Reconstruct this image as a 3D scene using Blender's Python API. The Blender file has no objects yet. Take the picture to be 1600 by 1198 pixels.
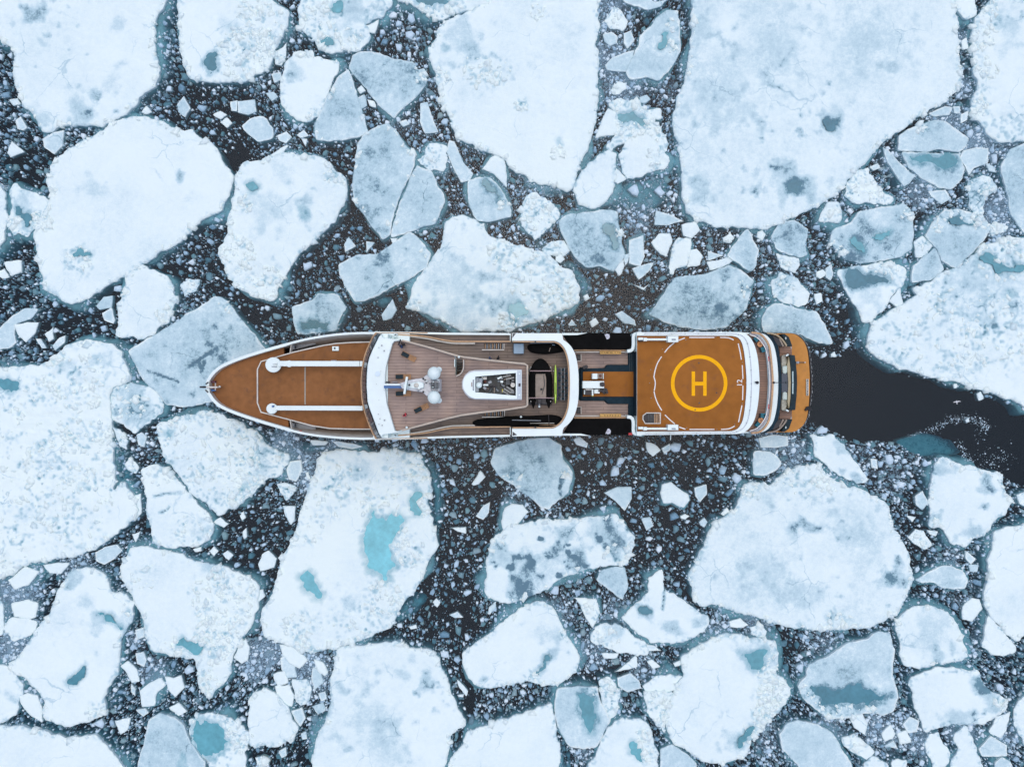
import bpy, bmesh, math, random
import numpy as np
from mathutils import Vector, Matrix
from mathutils.geometry import delaunay_2d_cdt

# ================================================================ camera, sky, sun, exposure
SC = bpy.context.scene
CAM_H = 110.0                                    # height of the camera above the sea
cam_d = bpy.data.cameras.new('camera'); cam = bpy.data.objects.new('camera', cam_d)
SC.collection.objects.link(cam); SC.camera = cam
cam.location = (0, 0, CAM_H); cam.rotation_euler = (0, 0, 0)
cam_d.sensor_width = 36.0; cam_d.lens = 36.0 * CAM_H / 160.0
cam_d.clip_start = 0.5; cam_d.clip_end = 6000.0

SUN_EL, SUN_AZ = 82.0, 15.0
w = bpy.data.worlds.new('World'); SC.world = w; w.use_nodes = True
nt = w.node_tree; nt.nodes.clear()
wo = nt.nodes.new('ShaderNodeOutputWorld'); bg = nt.nodes.new('ShaderNodeBackground')
sky = nt.nodes.new('ShaderNodeTexSky'); sky.sky_type = 'NISHITA'; sky.sun_disc = False
sky.sun_elevation = math.radians(SUN_EL); sky.sun_rotation = math.radians(SUN_AZ)
sky.air_density = 0.9; sky.dust_density = 3.0; sky.ozone_density = 1.0
nt.links.new(sky.outputs[0], bg.inputs[0]); bg.inputs[1].default_value = 0.15
nt.links.new(bg.outputs[0], wo.inputs[0])
sun_d = bpy.data.lights.new('sun', 'SUN'); sun = bpy.data.objects.new('sun', sun_d)
SC.collection.objects.link(sun)
sun_d.energy = 0.6; sun_d.angle = math.radians(75); sun_d.color = (1.0, 0.985, 0.965)
az, el = math.radians(SUN_AZ), math.radians(SUN_EL)
sdir = Vector((math.sin(az) * math.cos(el), math.cos(az) * math.cos(el), math.sin(el)))
sun.rotation_euler = sdir.to_track_quat('Z', 'Y').to_euler()
SC.view_settings.view_transform = 'Standard'; SC.view_settings.look = 'None'
SC.view_settings.gamma = 1.0; SC.view_settings.use_curve_mapping = False
SC.view_settings.exposure = 0.22
SC.cycles.volume_bounces = 0
SC.cycles.transparent_max_bounces = 12
SC.cycles.max_bounces = 5

# ================================================================ helpers
def W(px, py, z=0.0):
    """A point of the photograph (1600 x 1198) seen at height z, in metres."""
    k = 0.1 * (CAM_H - z) / CAM_H
    return ((px - 800.0) * k, (599.0 - py) * k, z)
def put(o, parent=None):
    SC.collection.objects.link(o)
    if parent is not None: o.parent = parent
    return o
def tag(o, label=None, cat=None, group=None, kind=None):
    if label: o['label'] = label
    if cat: o['category'] = cat
    if group: o['group'] = group
    if kind: o['kind'] = kind
    return o
def np_mesh(name, V, loops, starts, totals):
    me = bpy.data.meshes.new(name)
    me.vertices.add(len(V)); me.vertices.foreach_set('co', np.asarray(V, np.float32).ravel())
    me.loops.add(len(loops)); me.loops.foreach_set('vertex_index', np.asarray(loops, np.int32))
    me.polygons.add(len(starts)); me.polygons.foreach_set('loop_start', np.asarray(starts, np.int32))
    me.polygons.foreach_set('loop_total', np.asarray(totals, np.int32))
    me.update(calc_edges=True)
    return me
def pd_mesh(name, V, F):
    me = bpy.data.meshes.new(name); me.from_pydata([tuple(v) for v in V], [], [tuple(f) for f in F]); me.update(); return me
def mk(name, me, mat, parent=None, origin=(0, 0, 0), smooth=False):
    """Object whose mesh is written in world metres; origin becomes its location."""
    if any(origin):
        me.transform(Matrix.Translation(-Vector(origin)))
    me.materials.clear(); me.materials.append(mat)
    if smooth:
        me.polygons.foreach_set('use_smooth', [True] * len(me.polygons))
    o = bpy.data.objects.new(name, me); put(o, parent)
    if parent is None: o.location = origin
    return o
def attr(me, name, arr):
    a = me.attributes.new(name, 'FLOAT', 'POINT'); a.data.foreach_set('value', np.asarray(arr, np.float32))

# ---- noise
def _h(ix, iy, s):
    n = (ix.astype(np.int64) * 374761393 + iy.astype(np.int64) * 668265263 + s * 974634777) & 0xffffffff
    n = ((n ^ (n >> 13)) * 1274126177) & 0xffffffff
    n = n ^ (n >> 16)
    return (n & 0xffffff) / float(0xffffff)
def vnoise(x, y, s=0):
    ix = np.floor(x); iy = np.floor(y); fx = x - ix; fy = y - iy
    fx = fx * fx * (3 - 2 * fx); fy = fy * fy * (3 - 2 * fy)
    a = _h(ix, iy, s); b = _h(ix + 1, iy, s); c = _h(ix, iy + 1, s); d = _h(ix + 1, iy + 1, s)
    return (a * (1 - fx) + b * fx) * (1 - fy) + (c * (1 - fx) + d * fx) * fy
def fbm(x, y, s=0, o=4):
    t = 0; a = .5; n = 0
    for i in range(o):
        t = t + a * vnoise(x, y, s + i * 7); n += a; a *= .5; x = x * 2.03 + 11.3; y = y * 2.03 + 5.7
    return t / n * 2 - 1
def voro(x, y, s=0):
    ix = np.floor(x); iy = np.floor(y)
    f1 = np.full(x.shape, 9.); f2 = np.full(x.shape, 9.); r = np.zeros(x.shape); cx = np.zeros(x.shape); cy = np.zeros(x.shape)
    for dx in (-1, 0, 1):
        for dy in (-1, 0, 1):
            jx = ix + dx; jy = iy + dy
            qx = jx + _h(jx, jy, s); qy = jy + _h(jx, jy, s + 1)
            d = np.hypot(x - qx, y - qy); m = d < f1
            f2 = np.where(m, f1, np.minimum(f2, d)); f1 = np.where(m, d, f1)
            r = np.where(m, _h(jx, jy, s + 2), r); cx = np.where(m, qx, cx); cy = np.where(m, qy, cy)
    return f1, f2, r, x - cx, y - cy
def pip(P, poly):
    x = P[:, 0]; y = P[:, 1]; inside = np.zeros(len(P), bool)
    x0, y0 = poly[-1]
    for x1, y1 in poly:
        if y0 != y1:
            c = (y1 > y) != (y0 > y)
            inside ^= c & (x < (x0 - x1) * (y - y1) / (y0 - y1) + x1)
        x0, y0 = x1, y1
    return inside
def seg_dist(P, poly, closed=True):
    d = np.full(len(P), 1e9); n = len(poly)
    for i in range(n if closed else n - 1):
        a = np.array(poly[i]); b = np.array(poly[(i + 1) % n]); ab = b - a; L = max(1e-9, ab @ ab)
        t = np.clip(((P - a) @ ab) / L, 0, 1)
        q = P - (a + t[:, None] * ab); d = np.minimum(d, np.hypot(q[:, 0], q[:, 1]))
    return d
def wpoly(pts, z=0.0):
    return [W(x, y, z)[:2] for x, y in pts]
def area(p):
    p = np.array(p); x = p[:, 0]; y = p[:, 1]
    return .5 * float(np.sum(x * np.roll(y, -1) - y * np.roll(x, -1)))
def rough_outline(poly, step, amp, seed, wob=0.0):
    """Outline resampled and broken up by noise, so that no edge stays a straight line."""
    if area(poly) < 0: poly = poly[::-1]
    out = []; n = len(poly)
    P = []
    for i in range(n):
        a = np.array(poly[i]); b = np.array(poly[(i + 1) % n]); m = max(1, int(np.hypot(*(b - a)) / step))
        for k in range(m): P.append(a + (b - a) * k / m)
    P = np.array(P)
    if wob: 
        Q = P.copy()
        for _ in range(int(wob)): Q = (np.roll(Q, 1, 0) + 2 * Q + np.roll(Q, -1, 0)) / 4
        P = Q
    t = np.roll(P, -1, 0) - np.roll(P, 1, 0); t /= np.maximum(1e-6, np.hypot(t[:, 0], t[:, 1]))[:, None]
    nrm = np.stack([t[:, 1], -t[:, 0]], 1)
    k = amp * (1.5 * fbm(P[:, 0] / 2.3, P[:, 1] / 2.3, seed, 2) + 1.0 * fbm(P[:, 0] / .7, P[:, 1] / .7, seed + 3, 3))
    f1, f2, r, dx, dy = voro(P[:, 0] / .8, P[:, 1] / .8, seed + 9)
    k = k + amp * .7 * (r - .3)
    return P + nrm * k[:, None], nrm

# ================================================================ materials
def newmat(name):
    m = bpy.data.materials.new(name); m.use_nodes = True; m.node_tree.nodes.clear()
    return m, m.node_tree.nodes, m.node_tree.links
def N(ns, t, **kw):
    n = ns.new(t)
    for k, v in kw.items():
        if k.startswith('i_'): n.inputs[int(k[2:]) if k[2:].isdigit() else k[2:]].default_value = v
        else: setattr(n, k, v)
    return n
def ramp(ns, pts):
    r = ns.new('ShaderNodeValToRGB'); el = r.color_ramp.elements
    while len(el) < len(pts): el.new(.5)
    for e, (p, c) in zip(el, pts): e.position = p; e.color = (c if len(c) == 4 else (*c, 1))
    return r
def mixc(ns, ls, f, a, b, mode='MIX'):
    m = ns.new('ShaderNodeMix'); m.data_type = 'RGBA'; m.blend_type = mode; m.clamp_factor = True
    for sock, v in ((m.inputs[0], f), (m.inputs[6], a), (m.inputs[7], b)):
        if isinstance(v, (int, float)): sock.default_value = v
        elif isinstance(v, tuple): sock.default_value = v if len(v) == 4 else (*v, 1)
        else: ls.new(v, sock)
    return m.outputs[2]
def mth(ns, ls, op, a, b=None, clamp=False):
    m = ns.new('ShaderNodeMath'); m.operation = op; m.use_clamp = clamp
    for i, v in enumerate((a, b)):
        if v is None: continue
        if isinstance(v, (int, float)): m.inputs[i].default_value = v
        else: ls.new(v, m.inputs[i])
    return m.outputs[0]
def plain(name, col, rough=.5, metal=0., var=.12, scale=3., bump=.0, spec=.5, dirt=None):
    """Painted / moulded surface with a little wear and tone variation."""
    m, ns, ls = newmat(name)
    out = N(ns, 'ShaderNodeOutputMaterial'); b = N(ns, 'ShaderNodeBsdfPrincipled'); ls.new(b.outputs[0], out.inputs[0])
    tc = N(ns, 'ShaderNodeTexCoord')
    n1 = N(ns, 'ShaderNodeTexNoise', i_Scale=scale, i_Detail=6.); ls.new(tc.outputs['Object'], n1.inputs['Vector'])
    n2 = N(ns, 'ShaderNodeTexNoise', i_Scale=scale * .17, i_Detail=4.); ls.new(tc.outputs['Object'], n2.inputs['Vector'])
    f = mth(ns, ls, 'ADD', mth(ns, ls, 'MULTIPLY', n1.outputs[0], .5), mth(ns, ls, 'MULTIPLY', n2.outputs[0], .5))
    lo = tuple(c * (1 - var * 1.6) for c in col); hi = tuple(min(1, c * (1 + var * 1.4)) for c in col)
    r = ramp(ns, [(.32, lo), (.68, hi)]); ls.new(f, r.inputs[0]); c = r.outputs[0]
    if dirt:
        n3 = N(ns, 'ShaderNodeTexNoise', i_Scale=scale * .6, i_Detail=9., i_Roughness=.7); ls.new(tc.outputs['Object'], n3.inputs['Vector'])
        rr = ramp(ns, [(.55, (0, 0, 0)), (.72, (1, 1, 1))]); ls.new(n3.outputs[0], rr.inputs[0])
        c = mixc(ns, ls, mth(ns, ls, 'MULTIPLY', rr.outputs[0], dirt[1]), c, dirt[0])
    ls.new(c, b.inputs['Base Color']); b.inputs['Roughness'].default_value = rough; b.inputs['Metallic'].default_value = metal
    b.inputs['Specular IOR Level'].default_value = spec
    if bump:
        bp = N(ns, 'ShaderNodeBump', i_Strength=bump, i_Distance=.02); ls.new(n1.outputs[0], bp.inputs['Height']); ls.new(bp.outputs[0], b.inputs['Normal'])
    return m
def planked(name, c1, c2, gap, width=.5, length=6.):
    m, ns, ls = newmat(name)
    out = N(ns, 'ShaderNodeOutputMaterial'); b = N(ns, 'ShaderNodeBsdfPrincipled', i_Roughness=.75); ls.new(b.outputs[0], out.inputs[0])
    tc = N(ns, 'ShaderNodeTexCoord')
    br = N(ns, 'ShaderNodeTexBrick', i_Scale=1.0); br.offset = .37; br.inputs['Brick Width'].default_value = length; br.inputs['Row Height'].default_value = width
    br.inputs['Mortar Size'].default_value = .03; br.inputs['Mortar Smooth'].default_value = .3; br.inputs['Bias'].default_value = 0.
    br.inputs['Color1'].default_value = (*c1, 1); br.inputs['Color2'].default_value = (*c2, 1); br.inputs['Mortar'].default_value = (*gap, 1)
    ls.new(tc.outputs['Object'], br.inputs['Vector'])
    mp = N(ns, 'ShaderNodeMapping'); mp.inputs['Scale'].default_value = (.35, 4, 1); ls.new(tc.outputs['Object'], mp.inputs[0])
    n = N(ns, 'ShaderNodeTexNoise', i_Scale=2., i_Detail=7., i_Roughness=.65); ls.new(mp.outputs[0], n.inputs['Vector'])
    n2 = N(ns, 'ShaderNodeTexNoise', i_Scale=.35, i_Detail=4.); ls.new(tc.outputs['Object'], n2.inputs['Vector'])
    r = ramp(ns, [(.3, (.78, .78, .78)), (.7, (1.25, 1.22, 1.2))]); ls.new(n.outputs[0], r.inputs[0])
    r2 = ramp(ns, [(.35, (.78, .8, .84)), (.65, (1.12, 1.1, 1.06))]); ls.new(n2.outputs[0], r2.inputs[0])
    c = mixc(ns, ls, 1.0, br.outputs[0], r.outputs[0], 'MULTIPLY'); c = mixc(ns, ls, 1.0, c, r2.outputs[0], 'MULTIPLY')
    ls.new(c, b.inputs['Base Color'])
    return m

def ice_material():
    m, ns, ls = newmat('sea_ice')
    out = N(ns, 'ShaderNodeOutputMaterial'); b = N(ns, 'ShaderNodeBsdfPrincipled'); ls.new(b.outputs[0], out.inputs[0])
    geo = N(ns, 'ShaderNodeNewGeometry'); pos = geo.outputs['Position']
    g = N(ns, 'ShaderNodeAttribute', attribute_name='grey').outputs['Fac']
    t = N(ns, 'ShaderNodeAttribute', attribute_name='teal').outputs['Fac']
    n1 = N(ns, 'ShaderNodeTexNoise', i_Scale=.22, i_Detail=8., i_Roughness=.62); ls.new(pos, n1.inputs['Vector'])
    n2 = N(ns, 'ShaderNodeTexNoise', i_Scale=1.5, i_Detail=8., i_Roughness=.7); ls.new(pos, n2.inputs['Vector'])
    n3 = N(ns, 'ShaderNodeTexNoise', i_Scale=5., i_Detail=5., i_Roughness=.7); ls.new(pos, n3.inputs['Vector'])
    # thin snow: greyness grows where the floe's own map, a slow noise and a fine noise agree
    a = mth(ns, ls, 'MULTIPLY', mth(ns, ls, 'SUBTRACT', n1.outputs[0], .5), 1.1)
    c2 = mth(ns, ls, 'MULTIPLY', mth(ns, ls, 'SUBTRACT', n2.outputs[0], .5), 1.3)
    c3 = mth(ns, ls, 'MULTIPLY', mth(ns, ls, 'SUBTRACT', n3.outputs[0], .5), .7)
    s = mth(ns, ls, 'ADD', mth(ns, ls, 'ADD', a, c2), c3)
    gg = mth(ns, ls, 'ADD', g, mth(ns, ls, 'MULTIPLY', s, mth(ns, ls, 'ADD', mth(ns, ls, 'MULTIPLY', g, 1.45), .16)))
    # hairline cracks: here and there the edge of a warped cell shows
    wv = N(ns, 'ShaderNodeVectorMath', operation='MULTIPLY_ADD'); nw = N(ns, 'ShaderNodeTexNoise', i_Scale=.5, i_Detail=5.); ls.new(pos, nw.inputs['Vector'])
    ls.new(nw.outputs['Color'], wv.inputs[0]); wv.inputs[1].default_value = (2.6, 2.6, 0); ls.new(pos, wv.inputs[2])
    vc = N(ns, 'ShaderNodeTexVoronoi', i_Scale=.17, feature='DISTANCE_TO_EDGE'); ls.new(wv.outputs[0], vc.inputs['Vector'])
    nm = N(ns, 'ShaderNodeTexNoise', i_Scale=.12, i_Detail=4.); ls.new(pos, nm.inputs['Vector'])
    ln = mth(ns, ls, 'SUBTRACT', 1., mth(ns, ls, 'MULTIPLY', vc.outputs[0], 70.), True)
    mk_ = mth(ns, ls, 'MULTIPLY', mth(ns, ls, 'SUBTRACT', nm.outputs[0], .53), 9., True)
    gg = mth(ns, ls, 'ADD', gg, mth(ns, ls, 'MULTIPLY', mth(ns, ls, 'MULTIPLY', ln, mk_), .42))
    r = ramp(ns, [(0., (.80, .91, .88)), (.13, (.735, .86, .865)), (.32, (.575, .735, .775)), (.64, (.41, .585, .645)), (1., (.12, .22, .28))])
    ls.new(mth(ns, ls, 'ADD', gg, 0., True), r.inputs[0])
    tt = mth(ns, ls, 'ADD', t, mth(ns, ls, 'MULTIPLY', s, mth(ns, ls, 'MULTIPLY', t, .8)), True)
    c = mixc(ns, ls, tt, r.outputs[0], (.22, .46, .53))
    ls.new(c, b.inputs['Base Color'])
    b.inputs['Roughness'].default_value = .75; b.inputs['Specular IOR Level'].default_value = .25
    h = mth(ns, ls, 'ADD', mth(ns, ls, 'MULTIPLY', n2.outputs[0], 1.), mth(ns, ls, 'MULTIPLY', n3.outputs[0], .45))
    bp = N(ns, 'ShaderNodeBump', i_Strength=.42, i_Distance=.24); ls.new(h, bp.inputs['Height']); ls.new(bp.outputs[0], b.inputs['Normal'])
    return m
def brash_material():
    m, ns, ls = newmat('brash_ice')
    out = N(ns, 'ShaderNodeOutputMaterial'); b = N(ns, 'ShaderNodeBsdfPrincipled', i_Roughness=.6); ls.new(b.outputs[0], out.inputs[0])
    g = N(ns, 'ShaderNodeAttribute', attribute_name='tone').outputs['Fac']
    geo = N(ns, 'ShaderNodeNewGeometry')
    n = N(ns, 'ShaderNodeTexNoise', i_Scale=3., i_Detail=6., i_Roughness=.7); ls.new(geo.outputs['Position'], n.inputs['Vector'])
    f = mth(ns, ls, 'ADD', g, mth(ns, ls, 'MULTIPLY', mth(ns, ls, 'SUBTRACT', n.outputs[0], .5), .55), True)
    r = ramp(ns, [(0., (.78, .89, .93)), (.45, (.48, .65, .77)), (.8, (.22, .37, .48)), (1., (.10, .21, .29))]); ls.new(f, r.inputs[0])
    ls.new(r.outputs[0], b.inputs['Base Color']); b.inputs['Specular IOR Level'].default_value = .1
    bp = N(ns, 'ShaderNodeBump', i_Strength=.4, i_Distance=.1); ls.new(n.outputs[0], bp.inputs['Height']); ls.new(bp.outputs[0], b.inputs['Normal'])
    return m
def pond_material(name, tone):
    lo = (.035 + .10 * tone, .12 + .34 * tone, .17 + .36 * tone); hi = (.06 + .16 * tone, .18 + .42 * tone, .24 + .42 * tone)
    m = plain(name, tuple((a + b) / 2 for a, b in zip(lo, hi)), rough=.12, var=.14, scale=1.6, spec=.5)
    return m
def water_material():
    m, ns, ls = newmat('sea_water')
    out = N(ns, 'ShaderNodeOutputMaterial')
    geo = N(ns, 'ShaderNodeNewGeometry'); pos = geo.outputs['Position']
    sl = N(ns, 'ShaderNodeAttribute', attribute_name='slush').outputs['Fac']
    nb = N(ns, 'ShaderNodeTexNoise', i_Scale=.45, i_Detail=3.); ls.new(pos, nb.inputs['Vector'])
    bp = N(ns, 'ShaderNodeBump', i_Strength=.05, i_Distance=.05); ls.new(nb.outputs[0], bp.inputs['Height'])
    tr = N(ns, 'ShaderNodeBsdfTransparent'); tr.inputs[0].default_value = (.93, .97, .98, 1)
    gl = N(ns, 'ShaderNodeBsdfGlossy', i_Roughness=.2); ls.new(bp.outputs[0], gl.inputs['Normal'])
    fr = N(ns, 'ShaderNodeFresnel', i_IOR=1.333); ls.new(bp.outputs[0], fr.inputs['Normal'])
    mx = N(ns, 'ShaderNodeMixShader'); ls.new(fr.outputs[0], mx.inputs[0]); ls.new(tr.outputs[0], mx.inputs[1]); ls.new(gl.outputs[0], mx.inputs[2])
    # even diffuse tone painted in for overcast sky reflection and water backscatter
    tb = N(ns, 'ShaderNodeBsdfDiffuse'); tb.inputs[0].default_value = (.040, .070, .095, 1)
    m1 = N(ns, 'ShaderNodeMixShader'); m1.inputs[0].default_value = .20; ls.new(mx.outputs[0], m1.inputs[1]); ls.new(tb.outputs[0], m1.inputs[2]); mx = m1
    # grease ice and slush film: fine grains, denser where the slush map says
    df = N(ns, 'ShaderNodeBsdfDiffuse')
    n1 = N(ns, 'ShaderNodeTexNoise', i_Scale=4.5, i_Detail=7., i_Roughness=.78); ls.new(pos, n1.inputs['Vector'])
    n2 = N(ns, 'ShaderNodeTexNoise', i_Scale=.33, i_Detail=4., i_Roughness=.6, i_Distortion=1.2); ls.new(pos, n2.inputs['Vector'])
    vo = N(ns, 'ShaderNodeTexVoronoi', i_Scale=3.2, feature='DISTANCE_TO_EDGE'); ls.new(pos, vo.inputs['Vector'])
    f = mth(ns, ls, 'ADD', mth(ns, ls, 'MULTIPLY', mth(ns, ls, 'SUBTRACT', n1.outputs[0], .52), 3.2), mth(ns, ls, 'MULTIPLY', mth(ns, ls, 'SUBTRACT', n2.outputs[0], .5), 1.3))
    f = mth(ns, ls, 'ADD', f, mth(ns, ls, 'MULTIPLY', mth(ns, ls, 'SUBTRACT', vo.outputs[0], .12), 1.5))
    f = mth(ns, ls, 'ADD', f, mth(ns, ls, 'MULTIPLY', mth(ns, ls, 'SUBTRACT', sl, .62), 1.9), True)
    f = mth(ns, ls, 'MULTIPLY', f, .85)
    r = ramp(ns, [(.35, (.13, .25, .34)), (.7, (.42, .57, .67))]); ls.new(n1.outputs[0], r.inputs[0]); ls.new(r.outputs[0], df.inputs[0])
    m2 = N(ns, 'ShaderNodeMixShader'); ls.new(f, m2.inputs[0]); ls.new(mx.outputs[0], m2.inputs[1]); ls.new(df.outputs[0], m2.inputs[2])
    ls.new(m2.outputs[0], out.inputs['Surface'])
    va = N(ns, 'ShaderNodeVolumeAbsorption'); va.inputs['Color'].default_value = (.15, .66, .74, 1); va.inputs['Density'].default_value = .62
    ls.new(va.outputs[0], out.inputs['Volume'])
    return m
ICE = ice_material(); BRASH = brash_material(); SEA = water_material()
SHELF = plain('submerged_ice', (.26, .53, .62), rough=.6, var=.25, scale=1.2, spec=.2)
PONDS = {}
def pond_mat(t):
    k = round(t * 10)
    if k not in PONDS: PONDS[k] = pond_material('melt_water_%d' % k, k / 10)
    return PONDS[k]
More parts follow.
